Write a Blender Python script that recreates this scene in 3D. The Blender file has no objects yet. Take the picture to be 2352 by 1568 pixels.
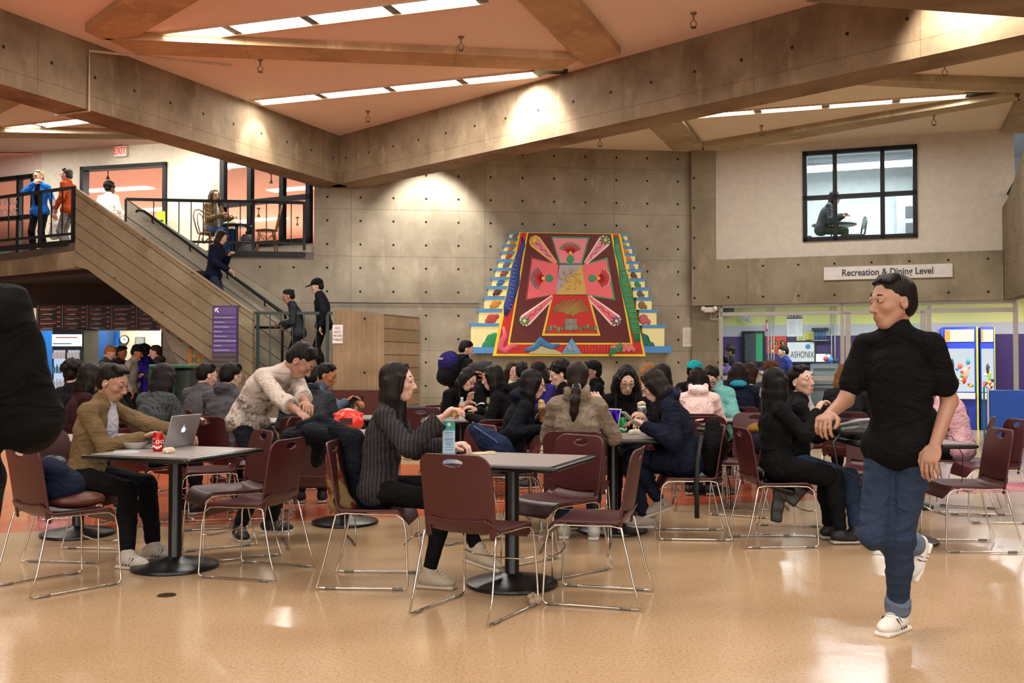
import bpy, math, random
import numpy as np
from mathutils import Vector, Matrix

random.seed(7)
SC = bpy.context.scene
COL = SC.collection
R = math.radians

# ------------------------------------------------------------------ camera
CAM_H, FPX, PITCH = 1.3, 2287.0, math.atan(51 / 2287.0)
CP, SP = math.cos(PITCH), math.sin(PITCH)


def ray(px, py):
    """direction (per unit of world depth Y) of the sight line through a photo pixel"""
    a, b = (px - 1176) / FPX, (784 - py) / FPX
    d = Vector((a, CP - b * SP, b * CP + SP))
    return d / d.y


def P(px, py, Y):
    d = ray(px, py)
    return Vector((d.x * Y, Y, CAM_H + d.z * Y))


def G(px, py, z=0.0):
    d = ray(px, py)
    t = (z - CAM_H) / d.z
    return Vector((d.x * t, t, z))


cam = bpy.data.cameras.new('camera')
cam.lens = FPX * 36 / 2352
cam.sensor_width = 36
cam.clip_end = 200
camo = bpy.data.objects.new('camera', cam)
COL.objects.link(camo)
camo.location = (0, 0, CAM_H)
camo.rotation_euler = (R(90) + PITCH, 0, 0)
SC.camera = camo


# ------------------------------------------------------------------ colour and materials
def lin(h):
    h = h.lstrip('#')
    o = []
    for i in (0, 2, 4):
        v = int(h[i:i + 2], 16) / 255
        o.append(v / 12.92 if v <= .04045 else ((v + .055) / 1.055) ** 2.4)
    return (o[0], o[1], o[2], 1)


class NT:
    """small helper round a node tree"""
    def __init__(s, m):
        s.t = m.node_tree
        s.t.nodes.clear()
        s.out = s.t.nodes.new('ShaderNodeOutputMaterial')

    def n(s, typ, ins=None, **kw):
        nd = s.t.nodes.new(typ)
        for k, v in kw.items():
            setattr(nd, k, v)
        for k, v in (ins or {}).items():
            s.put(nd.inputs[k], v)
        return nd

    def put(s, sock, v):
        if isinstance(v, bpy.types.NodeSocket):
            s.t.links.new(v, sock)
        else:
            sock.default_value = v

    def m(s, op, a, b=None, c=None):
        nd = s.t.nodes.new('ShaderNodeMath')
        nd.operation = op
        s.put(nd.inputs[0], a)
        if b is not None:
            s.put(nd.inputs[1], b)
        if c is not None:
            s.put(nd.inputs[2], c)
        return nd.outputs[0]

    def mix(s, f, a, b, mode='MIX'):
        nd = s.t.nodes.new('ShaderNodeMix')
        nd.data_type = 'RGBA'
        nd.blend_type = mode
        nd.clamp_factor = True
        s.put(nd.inputs[0], f)
        s.put(nd.inputs[6], a)
        s.put(nd.inputs[7], b)
        return nd.outputs[2]

    def ramp(s, f, lo, hi):
        nd = s.t.nodes.new('ShaderNodeMapRange')
        s.put(nd.inputs[0], f)
        nd.inputs[1].default_value = lo
        nd.inputs[2].default_value = hi
        return nd.outputs[0]

    def noise(s, vec, scale, detail=3, rough=.55):
        nd = s.n('ShaderNodeTexNoise', {'Scale': scale, 'Detail': detail, 'Roughness': rough})
        s.put(nd.inputs['Vector'], vec)
        return nd.outputs[0]

    def co(s, scale=None, which='Object'):
        o = s.n('ShaderNodeTexCoord').outputs[which]
        if scale is None:
            return o
        mp = s.n('ShaderNodeMapping')
        s.put(mp.inputs[0], o)
        mp.inputs['Scale'].default_value = scale
        return mp.outputs[0]

    def bsdf(s, color, rough=.5, metal=0.0, bump=None, bstr=.3, bdist=.01, spec=.5, coat=0, **kw):
        b = s.n('ShaderNodeBsdfPrincipled')
        s.put(b.inputs['Base Color'], color)
        s.put(b.inputs['Roughness'], rough)
        s.put(b.inputs['Metallic'], metal)
        b.inputs['Specular IOR Level'].default_value = spec
        b.inputs['Coat Weight'].default_value = coat
        for k, v in kw.items():
            s.put(b.inputs[k.replace('_', ' ')], v)
        if bump is not None:
            bn = s.n('ShaderNodeBump', {'Strength': bstr, 'Distance': bdist, 'Height': bump})
            s.t.links.new(bn.outputs[0], b.inputs['Normal'])
        s.t.links.new(b.outputs[0], s.out.inputs[0])
        return b


_mats = {}


def newmat(name):
    m = bpy.data.materials.new(name)
    m.use_nodes = True
    return m


def plain(h, rough=.5, metal=0.0, bump=0.0, bscale=40, spec=.5, coat=0, var=.12):
    """plain paint / plastic / metal with a little variation"""
    key = ('p', h, rough, metal, bump, bscale, spec, coat, var)
    if key in _mats:
        return _mats[key]
    m = newmat('surface_' + h.strip('#'))
    t = NT(m)
    c = lin(h)
    nz = t.noise(t.co(), 9, 3)
    dark = tuple(v * (1 - var) for v in c[:3]) + (1,)
    col = t.mix(t.ramp(nz, .3, .7), c, dark)
    t.bsdf(col, rough, metal, t.noise(t.co(), bscale, 3) if bump else None, bump, .004, spec, coat)
    _mats[key] = m
    return m


def cloth(h, kind='plain', h2=None, rough=.85, fold=.5):
    key = ('c', h, kind, h2, rough, fold)
    if key in _mats:
        return _mats[key]
    m = newmat('fabric_' + h.strip('#') + '_' + kind)
    t = NT(m)
    c = lin(h)
    c2 = lin(h2) if h2 else tuple(min(1, v * 1.25 + .001) for v in c[:3]) + (1,)
    co = t.co()
    fn = t.n('ShaderNodeTexNoise', {'Scale': 1.0, 'Detail': 2.0, 'Roughness': .5, 'Distortion': 1.3})
    t.put(fn.inputs['Vector'], t.co((5.5, 5.5, 9)))
    folds = t.m('POWER', t.m('SUBTRACT', 1.0, t.m('ABSOLUTE', t.m('SUBTRACT', t.m('MULTIPLY', fn.outputs[0], 4.0), 2.0))), 2.0)
    weave = t.noise(co, 420, 2)
    hgt = t.m('ADD', t.m('MULTIPLY', folds, fold), t.m('MULTIPLY', weave, .03))
    col = t.mix(t.ramp(t.noise(co, 18, 3), .35, .7), c, c2)
    if kind == 'rib':
        w = t.n('ShaderNodeTexWave', {'Scale': 13.0, 'Distortion': 1.5, 'Detail': 1.0}, wave_type='BANDS', bands_direction='X')
        t.put(w.inputs['Vector'], co)
        hgt = t.m('ADD', hgt, t.m('MULTIPLY', w.outputs[1], .9))
        col = t.mix(w.outputs[1], tuple(v * .75 for v in c[:3]) + (1,), c2)
    elif kind == 'knit':
        ch = t.n('ShaderNodeTexWave', {'Scale': 14.0, 'Distortion': 6.0, 'Detail': 2.0, 'Detail Scale': 6.0})
        t.put(ch.inputs['Vector'], co)
        col = t.mix(ch.outputs[1], c, c2)
        hgt = t.m('ADD', hgt, t.m('MULTIPLY', ch.outputs[1], .25))
    elif kind == 'denim':
        col = t.mix(t.ramp(t.noise(co, 6, 4), .35, .65), c, c2)
    elif kind == 'stripe':
        sx = t.n('ShaderNodeSeparateXYZ')
        t.put(sx.inputs[0], co)
        f = t.m('LESS_THAN', t.m('FRACT', t.m('MULTIPLY', sx.outputs[2], 26)), .4)
        col = t.mix(f, c, c2)
    elif kind == 'plaid':
        sx = t.n('ShaderNodeSeparateXYZ')
        t.put(sx.inputs[0], co)
        f = t.m('LESS_THAN', t.m('FRACT', t.m('MULTIPLY', sx.outputs[2], 12)), .12)
        g = t.m('LESS_THAN', t.m('FRACT', t.m('MULTIPLY', sx.outputs[1], 12)), .12)
        col = t.mix(t.m('MAXIMUM', f, g), c, c2)
    elif kind == 'blotch':
        col = t.mix(t.ramp(t.noise(co, 7, 4, .7), .46, .54), c, c2)
    elif kind == 'print':
        sx = t.n('ShaderNodeSeparateXYZ')
        t.put(sx.inputs[0], co)
        # dark printed figures low on the garment and on the chest, cream elsewhere
        b = t.ramp(t.m('SUBTRACT', t.noise(co, 15, 5, .75), t.m('MULTIPLY', t.m('SUBTRACT', sx.outputs[2], 1.0), .5)), .50, .60)
        mott = t.ramp(t.noise(co, 40, 4, .8), .4, .6)
        col = t.mix(t.m('MULTIPLY', b, t.m('ADD', t.m('MULTIPLY', mott, .5), .45)), c, c2)
    t.bsdf(col, rough, 0, hgt, .55, .022, .12)
    _mats[key] = m
    return m


def skin(h):
    key = ('s', h)
    if key in _mats:
        return _mats[key]
    m = newmat('skin_' + h.strip('#'))
    t = NT(m)
    c = lin(h)
    red = (min(1, c[0] * 1.0), c[1] * .88, c[2] * .86, 1)
    col = t.mix(t.ramp(t.noise(t.co(), 14, 3), .4, .75), c, red)
    t.bsdf(col, .48, 0, t.noise(t.co(), 300, 2), .08, .002, .4, Subsurface_Weight=.06, Subsurface_Radius=(.6, .2, .1), Subsurface_Scale=.01)
    _mats[key] = m
    return m


def hairm(h='#120d0c'):
    key = ('h', h)
    if key in _mats:
        return _mats[key]
    m = newmat('hair_' + h.strip('#'))
    t = NT(m)
    c = lin(h)
    st = t.noise(t.co((110, 110, 6)), 1.0, 3)
    col = t.mix(st, tuple(v * .6 for v in c[:3]) + (1,), tuple(min(1, v * 1.6 + .002) for v in c[:3]) + (1,))
    t.bsdf(col, .45, 0, st, .8, .006, .13)
    _mats[key] = m
    return m


def ombre(h1, h2, zmid):
    m = newmat('hair_ombre')
    t = NT(m)
    sx = t.n('ShaderNodeSeparateXYZ')
    t.put(sx.inputs[0], t.co())
    st = t.noise(t.co((110, 110, 6)), 1.0, 3)
    f = t.ramp(t.m('ADD', sx.outputs[2], t.m('MULTIPLY', st, .1)), zmid + .12, zmid - .06)
    t.bsdf(t.mix(f, lin(h1), lin(h2)), .42, 0, st, .6, .006, .4)
    return m


def glow(h, strength):
    key = ('g', h, strength)
    if key in _mats:
        return _mats[key]
    m = newmat('glow_' + h.strip('#'))
    t = NT(m)
    e = t.n('ShaderNodeEmission', {'Color': lin(h), 'Strength': strength})
    t.t.links.new(e.outputs[0], t.out.inputs[0])
    _mats[key] = m
    return m


def glassm(tint='#f4f8f8', refl=.012):
    key = ('gl', tint, refl)
    if key in _mats:
        return _mats[key]
    m = newmat('thin_glass')
    t = NT(m)
    tr = t.n('ShaderNodeBsdfTransparent', {'Color': lin(tint)})
    g = t.n('ShaderNodeBsdfGlossy', {'Color': (1, 1, 1, 1), 'Roughness': .02})
    lw = t.n('ShaderNodeLayerWeight', {'Blend': .15})
    f = t.m('ADD', t.m('MULTIPLY', lw.outputs[0], .3), refl)
    mx = t.n('ShaderNodeMixShader')
    t.put(mx.inputs[0], f)
    t.t.links.new(tr.outputs[0], mx.inputs[1])
    t.t.links.new(g.outputs[0], mx.inputs[2])
    t.t.links.new(mx.outputs[0], t.out.inputs[0])
    _mats[key] = m
    return m


def clearplastic():
    key = 'clear'
    if key in _mats:
        return _mats[key]
    m = newmat('clear_plastic')
    t = NT(m)
    tr = t.n('ShaderNodeBsdfTransparent', {'Color': (.9, .93, .95, 1)})
    g = t.n('ShaderNodeBsdfPrincipled', {'Base Color': (.85, .9, .95, 1), 'Roughness': .1})
    mx = t.n('ShaderNodeMixShader', {0: .35})
    t.t.links.new(tr.outputs[0], mx.inputs[1])
    t.t.links.new(g.outputs[0], mx.inputs[2])
    t.t.links.new(mx.outputs[0], t.out.inputs[0])
    _mats[key] = m
    return m


def concrete(name, base='#8b8172', dark='#6a6154', pw=2.4, ph=1.22, hx=.6, hz=.61, ox=0.0, oz=0.0, ang=0.0, planks=0.0, holes=True, seams=True, axes='xz', rough=.8, contrast=1.0, vplank=0.0):
    m = newmat('concrete_' + name)
    t = NT(m)
    co = t.co()
    sx = t.n('ShaderNodeSeparateXYZ')
    t.put(sx.inputs[0], co)
    a0 = sx.outputs['XYZ'.index(axes[0].upper())]
    b0 = sx.outputs['XYZ'.index(axes[1].upper())]
    a = t.m('ADD', t.m('MULTIPLY', a0, math.cos(ang)), t.m('MULTIPLY', b0, math.sin(ang)))
    b = t.m('ADD', t.m('MULTIPLY', a0, -math.sin(ang)), t.m('MULTIPLY', b0, math.cos(ang)))
    a = t.m('ADD', a, ox + 100 * pw)
    b = t.m('ADD', b, oz + 100 * ph)
    big = t.noise(co, 1.1, 5, .6)
    mid = t.noise(t.co((3.0, 3.0, 1.2)), 1.5, 5, .65)
    fine = t.noise(co, 35, 4, .7)
    col = t.mix(t.ramp(big, .35, .68), lin(base), lin(dark))
    lt = tuple(min(1, v * 1.22) for v in lin(base)[:3]) + (1,)
    col = t.mix(t.ramp(mid, .55, .8), col, lt)
    col = t.mix(t.m('MULTIPLY', t.ramp(fine, .62, .8), .35 * contrast), col, lin('#3d362c'))
    streak = t.noise(t.co((9.0, 9.0, .5)), 1.0, 4, .6)
    col = t.mix(t.m('MULTIPLY', t.ramp(streak, .58, .8), .3 * contrast), col, lin('#57492f'))
    hgt = t.m('MULTIPLY', fine, .12)
    pores = t.n('ShaderNodeTexVoronoi', {'Scale': 14.0, 'Randomness': 1.0})
    t.put(pores.inputs['Vector'], co)
    pm = t.m('LESS_THAN', pores.outputs[0], .055)
    col = t.mix(t.m('MULTIPLY', pm, .75), col, lin('#2c261e'))
    if seams:
        fa = t.m('ABSOLUTE', t.m('SUBTRACT', t.m('FRACT', t.m('DIVIDE', a, pw)), .5))
        fb = t.m('ABSOLUTE', t.m('SUBTRACT', t.m('FRACT', t.m('DIVIDE', b, ph)), .5))
        la = t.m('LESS_THAN', fa, .0035 / pw * 1.2)
        lb = t.m('LESS_THAN', fb, .0035 / ph * 1.2)
        ln = t.m('MAXIMUM', la, lb)
        col = t.mix(t.m('MULTIPLY', ln, .55), col, lin('#3f382d'))
        # each pour a slightly different tone
        idx = t.m('ADD', t.m('MULTIPLY', t.m('FLOOR', t.m('ADD', t.m('DIVIDE', a, pw), .5)), 3.17), t.m('MULTIPLY', t.m('FLOOR', t.m('ADD', t.m('DIVIDE', b, ph), .5)), 7.31))
        wn = t.n('ShaderNodeTexWhiteNoise', noise_dimensions='1D')
        t.put(wn.inputs['W'], idx)
        col = t.mix(t.m('MULTIPLY', wn.outputs[0], .22), col, lin(dark))
        hgt = t.m('SUBTRACT', hgt, t.m('MULTIPLY', ln, .5))
    if holes:
        ha = t.m('MULTIPLY', t.m('SUBTRACT', t.m('FRACT', t.m('DIVIDE', a, hx)), .5), hx)
        hb = t.m('MULTIPLY', t.m('SUBTRACT', t.m('FRACT', t.m('DIVIDE', b, hz)), .5), hz)
        dd = t.m('SQRT', t.m('ADD', t.m('MULTIPLY', ha, ha), t.m('MULTIPLY', hb, hb)))
        hm = t.m('LESS_THAN', dd, .021)
        col = t.mix(hm, col, lin('#1c1712'))
        hgt = t.m('SUBTRACT', hgt, hm)
    if planks:
        pf = t.m('ABSOLUTE', t.m('SUBTRACT', t.m('FRACT', t.m('DIVIDE', b, planks)), .5))
        pl = t.m('LESS_THAN', pf, .035)
        wn2 = t.n('ShaderNodeTexWhiteNoise', noise_dimensions='1D')
        t.put(wn2.inputs['W'], t.m('FLOOR', t.m('ADD', t.m('DIVIDE', b, planks), .5)))
        grain = t.noise(t.co((3, 3, 14)), 2.0, 4, .7)
        col = t.mix(t.m('MULTIPLY', t.ramp(grain, .5, .75), .4), col, lin('#5c4c36'))
        col = t.mix(t.m('MULTIPLY', wn2.outputs[0], .6), col, lin(dark))
        col = t.mix(t.m('MULTIPLY', pl, .85), col, lin('#3a3226'))
        hgt = t.m('SUBTRACT', hgt, t.m('MULTIPLY', pl, .7))
    if vplank:
        pf = t.m('ABSOLUTE', t.m('SUBTRACT', t.m('FRACT', t.m('DIVIDE', a, vplank)), .5))
        pl = t.m('LESS_THAN', pf, .03)
        col = t.mix(t.m('MULTIPLY', pl, .45), col, lin('#3a3226'))
        hgt = t.m('SUBTRACT', hgt, t.m('MULTIPLY', pl, .7))
    t.bsdf(col, rough, 0, hgt, .5, .01, .3)
    return m


# ------------------------------------------------------------------ mesh building
class MB:
    def __init__(s):
        s.v, s.f, s.mi = [], [], []
        s.cur = 0

    def add(s, vs, fs):
        o = len(s.v)
        s.v += [tuple(p) for p in vs]
        s.f += [tuple(i + o for i in f) for f in fs]
        s.mi += [s.cur] * len(fs)
        return s

    def box(s, c, size, rot=None, top=1.0):
        x, y, z = (q / 2 for q in size)
        vs = [Vector((sx * x * (top if sz > 0 else 1), sy * y * (top if sz > 0 else 1), sz * z)) for sx, sy, sz in
              ((-1, -1, -1), (1, -1, -1), (1, 1, -1), (-1, 1, -1), (-1, -1, 1), (1, -1, 1), (1, 1, 1), (-1, 1, 1))]
        if rot is not None:
            vs = [rot @ p for p in vs]
        vs = [p + Vector(c) for p in vs]
        return s.add(vs, [(3, 2, 1, 0), (4, 5, 6, 7), (0, 1, 5, 4), (1, 2, 6, 5), (2, 3, 7, 6), (3, 0, 4, 7)])

    def rbox(s, c, size, b, rot=None):
        """box with bevelled edges"""
        import bmesh
        bm = bmesh.new()
        bmesh.ops.create_cube(bm, size=1)
        bmesh.ops.scale(bm, vec=size, verts=bm.verts)
        bmesh.ops.bevel(bm, geom=list(bm.edges), offset=b, segments=3, affect='EDGES', profile=.5)
        bm.verts.index_update()
        vs = [v.co.copy() for v in bm.verts]
        if rot is not None:
            vs = [rot @ p for p in vs]
        vs = [p + Vector(c) for p in vs]
        fs = [[v.index for v in f.verts] for f in bm.faces]
        bm.free()
        return s.add(vs, fs)

    def prism(s, pts, a, b, axis='y'):
        """pts = outline in (x, z) extruded along y, or (x, y) extruded along z"""
        n = len(pts)
        ar = sum(pts[i][0] * pts[(i + 1) % n][1] - pts[(i + 1) % n][0] * pts[i][1] for i in range(n))
        if ar < 0:
            pts = pts[::-1]
        if axis == 'y':
            vs = [(p[0], a, p[1]) for p in pts] + [(p[0], b, p[1]) for p in pts]
            cap0, cap1 = tuple(range(n)), tuple(range(2 * n - 1, n - 1, -1))
            side = [(i, i + n, (i + 1) % n + n, (i + 1) % n) for i in range(n)]
            if a > b:
                cap0, cap1, side = cap0[::-1], cap1[::-1], [f[::-1] for f in side]
        else:
            vs = [(p[0], p[1], a) for p in pts] + [(p[0], p[1], b) for p in pts]
            cap0, cap1 = tuple(range(n - 1, -1, -1)), tuple(range(n, 2 * n))
            side = [(i, (i + 1) % n, (i + 1) % n + n, i + n) for i in range(n)]
            if a > b:
                cap0, cap1, side = cap0[::-1], cap1[::-1], [f[::-1] for f in side]
        return s.add(vs, [cap0, cap1] + side)

    def lathe(s, prof, n=32, c=(0, 0, 0), sy=1.0):
        vs, fs = [], []
        for r, z in prof:
            for i in range(n):
                a = 2 * math.pi * i / n
                vs.append((c[0] + r * math.cos(a), c[1] + r * math.sin(a) * sy, c[2] + z))
        for j in range(len(prof) - 1):
            for i in range(n):
                k = (i + 1) % n
                fs.append((j * n + i, j * n + k, (j + 1) * n + k, (j + 1) * n + i))
        fs.append(tuple(range(n - 1, -1, -1)))
        fs.append(tuple(range((len(prof) - 1) * n, len(prof) * n)))
        return s.add(vs, fs)

    def cyl(s, a, b, r, n=16, r2=None):
        return s.tube([a, b], r, n, r2=r2)

    def tube(s, path, r, n=8, closed=False, r2=None, radii=None, flat=1.0):
        pts = [Vector(p) for p in path]
        m = len(pts)
        tang = []
        for i in range(m):
            if closed:
                d = pts[(i + 1) % m] - pts[i - 1]
            else:
                d = pts[min(i + 1, m - 1)] - pts[max(i - 1, 0)]
            tang.append(d.normalized() if d.length > 1e-9 else Vector((0, 0, 1)))
        t0 = tang[0]
        u = t0.cross(Vector((0, 0, 1)))
        if u.length < .05:
            u = t0.cross(Vector((0, 1, 0)))
        u.normalize()
        vs, fs = [], []
        for i in range(m):
            tt = tang[i]
            u = (u - tt * u.dot(tt))
            u.normalize()
            w = tt.cross(u)
            if radii is not None:
                rr = radii[i]
            else:
                rr = r if r2 is None else r + (r2 - r) * i / (m - 1)
            for k in range(n):
                an = 2 * math.pi * k / n
                vs.append(pts[i] + u * rr * math.cos(an) + w * rr * flat * math.sin(an))
        for i in range(m if closed else m - 1):
            j = (i + 1) % m
            for k in range(n):
                l = (k + 1) % n
                fs.append((i * n + k, i * n + l, j * n + l, j * n + k))
        if not closed:
            fs.append(tuple(range(n - 1, -1, -1)))
            fs.append(tuple(range((m - 1) * n, m * n)))
        return s.add(vs, fs)

    def ball(s, c, r, n=12, rot=None):
        if not hasattr(r, '__len__'):
            r = (r, r, r)
        h = n // 2
        vs = [(0, 0, -1)]
        for j in range(1, h):
            p = -math.pi / 2 + math.pi * j / h
            for i in range(n):
                a = 2 * math.pi * i / n
                vs.append((math.cos(p) * math.cos(a), math.cos(p) * math.sin(a), math.sin(p)))
        vs.append((0, 0, 1))
        fs = []
        for i in range(n):
            fs.append((0, 1 + (i + 1) % n, 1 + i))
        for j in range(h - 2):
            for i in range(n):
                k = (i + 1) % n
                fs.append((1 + j * n + i, 1 + j * n + k, 1 + (j + 1) * n + k, 1 + (j + 1) * n + i))
        L = len(vs) - 1
        for i in range(n):
            fs.append((L, 1 + (h - 2) * n + i, 1 + (h - 2) * n + (i + 1) % n))
        out = []
        for p in vs:
            q = Vector((p[0] * r[0], p[1] * r[1], p[2] * r[2]))
            if rot is not None:
                q = rot @ q
            out.append(q + Vector(c))
        return s.add(out, fs)

    def build(s, name, mat, parent=None, smooth=None, loc=None, rotz=0):
        me = bpy.data.meshes.new(name)
        me.from_pydata(s.v, [], s.f)
        mats = mat if isinstance(mat, (list, tuple)) else [mat]
        for q in mats:
            me.materials.append(q)
        if len(mats) > 1:
            me.polygons.foreach_set('material_index', s.mi)
        me.update()
        if smooth is True:
            me.shade_smooth()
        elif smooth:
            me.shade_smooth()
            me.set_sharp_from_angle(angle=R(smooth))
        o = bpy.data.objects.new(name, me)
        COL.objects.link(o)
        o.parent = parent
        if loc is not None:
            o.location = loc
        o.rotation_euler.z = rotz
        return o


def tag(o, label=None, cat=None, group=None, kind=None):
    if label:
        o['label'] = label
    if cat:
        o['category'] = cat
    if group:
        o['group'] = group
    if kind:
        o['kind'] = kind
    return o


def root(name, label, cat, loc=(0, 0, 0), rotz=0, group=None):
    o = bpy.data.objects.new(name, None)
    COL.objects.link(o)
    o.empty_display_size = .1
    o.location = loc
    o.rotation_euler.z = rotz
    return tag(o, label, cat, group)


def structure(o):
    o['kind'] = 'structure'
    return o


def kids(o):
    return [c for c in list(bpy.data.objects) if c.parent == o]


def copy_tree(o, tree, parent=None):
    c = o.copy()
    COL.objects.link(c)
    c.parent = parent
    for ch in tree.get(o.name, []):
        copy_tree(ch, tree, c)
    return c


def tree_of(o):
    tr, st = {}, [o]
    while st:
        q = st.pop()
        tr[q.name] = kids(q)
        st += tr[q.name]
    return tr


def text(body, size, mat, parent, loc, rot=(R(90), 0, 0), name='lettering', align='CENTER', extrude=.001, font_scale=1.0, space=1.0, bold=0.0):
    cu = bpy.data.curves.new(name, 'FONT')
    cu.body = body
    cu.size = size
    cu.align_x = align
    cu.align_y = 'CENTER'
    cu.extrude = extrude
    cu.offset = bold
    cu.space_line = space
    cu.resolution_u = 3
    cu.materials.append(mat)
    tmp = bpy.data.objects.new('tmp_text', cu)
    COL.objects.link(tmp)
    dg = bpy.context.evaluated_depsgraph_get()
    me = bpy.data.meshes.new_from_object(tmp.evaluated_get(dg), depsgraph=dg)
    bpy.data.objects.remove(tmp)
    bpy.data.curves.remove(cu)
    me.transform(Matrix.Diagonal((font_scale, 1, 1, 1)))
    if not me.materials:
        me.materials.append(mat)
    o = bpy.data.objects.new(name, me)
    COL.objects.link(o)
    o.parent = parent
    o.location = loc
    o.rotation_euler = rot
    return o


# ------------------------------------------------------------------ signed-distance sculpting
class SDF:
    def __init__(s):
        s.p = []

    def cap(s, a, b, ra, rb=None, k=.02, sub=False):
        s.p.append(('c', np.array(a, float), np.array(b, float), ra, ra if rb is None else rb, k, sub))
        return s

    def chain(s, pts, rads, k=.02):
        for i in range(len(pts) - 1):
            s.cap(pts[i], pts[i + 1], rads[i], rads[i + 1], k)
        return s

    def ell(s, c, r, M=None, k=.02, sub=False):
        s.p.append(('e', np.array(c, float), np.array(r, float), None if M is None else np.array(M, float), 0, k, sub))
        return s

    def rbox(s, c, h, M=None, r=.01, k=.02, sub=False):
        s.p.append(('b', np.array(c, float), np.array(h, float), None if M is None else np.array(M, float), r, k, sub))
        return s

    def bounds(s):
        lo, hi = np.full(3, 9e9), np.full(3, -9e9)
        for q in s.p:
            if q[-1]:
                continue
            a, b = s._bb(q)
            lo, hi = np.minimum(lo, a), np.maximum(hi, b)
        return lo, hi

    def _bb(s, q):
        if q[0] == 'c':
            r = max(q[3], q[4])
            return np.minimum(q[1], q[2]) - r, np.maximum(q[1], q[2]) + r
        r = q[2] if q[3] is None else np.abs(q[3]) @ q[2]
        return q[1] - r, q[1] + r

    def mesh(s, vox, disp=None):
        lo, hi = s.bounds()
        lo = lo - 3 * vox
        hi = hi + 3 * vox
        n = np.ceil((hi - lo) / vox).astype(int) + 1
        F = np.full(n, .5, np.float32)
        ax = [lo[i] + np.arange(n[i]) * vox for i in range(3)]
        for q in s.p:
            a, b = s._bb(q)
            k = q[-2]
            m = k + 2.5 * vox
            i0 = np.maximum(0, np.floor((a - m - lo) / vox).astype(int))
            i1 = np.minimum(n, np.ceil((b + m - lo) / vox).astype(int) + 1)
            if np.any(i1 <= i0):
                continue
            X = ax[0][i0[0]:i1[0], None, None]
            Y = ax[1][None, i0[1]:i1[1], None]
            Z = ax[2][None, None, i0[2]:i1[2]]
            if q[0] == 'c':
                d = q[2] - q[1]
                L = max(1e-9, float(d @ d))
                t = np.clip(((X - q[1][0]) * d[0] + (Y - q[1][1]) * d[1] + (Z - q[1][2]) * d[2]) / L, 0, 1)
                D = np.sqrt((X - q[1][0] - t * d[0]) ** 2 + (Y - q[1][1] - t * d[1]) ** 2 + (Z - q[1][2] - t * d[2]) ** 2) - (q[3] + (q[4] - q[3]) * t)
            else:
                x, y, z = X - q[1][0], Y - q[1][1], Z - q[1][2]
                M = q[3]
                if M is not None:
                    x, y, z = (x * M[0, j] + y * M[1, j] + z * M[2, j] for j in range(3))
                if q[0] == 'e':
                    r = q[2]
                    k0 = np.sqrt((x / r[0]) ** 2 + (y / r[1]) ** 2 + (z / r[2]) ** 2)
                    k1 = np.sqrt((x / r[0] ** 2) ** 2 + (y / r[1] ** 2) ** 2 + (z / r[2] ** 2) ** 2) + 1e-6
                    D = k0 * (k0 - 1) / k1
                else:
                    h, r = q[2], q[4]
                    qx, qy, qz = np.abs(x) - h[0] + r, np.abs(y) - h[1] + r, np.abs(z) - h[2] + r
                    D = np.sqrt(np.maximum(qx, 0) ** 2 + np.maximum(qy, 0) ** 2 + np.maximum(qz, 0) ** 2) + np.minimum(np.maximum(qx, np.maximum(qy, qz)), 0) - r
            S = F[i0[0]:i1[0], i0[1]:i1[1], i0[2]:i1[2]]
            D = D.astype(np.float32)
            if q[-1]:
                D = -D
                if k > 0:
                    h = np.maximum(k - np.abs(S - D), 0) / k
                    S[:] = np.maximum(S, D) + h * h * k * .25
                else:
                    S[:] = np.maximum(S, D)
            else:
                if k > 0:
                    h = np.maximum(k - np.abs(S - D), 0) / k
                    S[:] = np.minimum(S, D) - h * h * k * .25
                else:
                    S[:] = np.minimum(S, D)
        V, Q = surface_nets(F, lo, vox)
        if disp is not None and len(V):
            nr = vnormals(V, Q)
            V = V + nr * disp(V)[:, None]
        return V, Q


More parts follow.
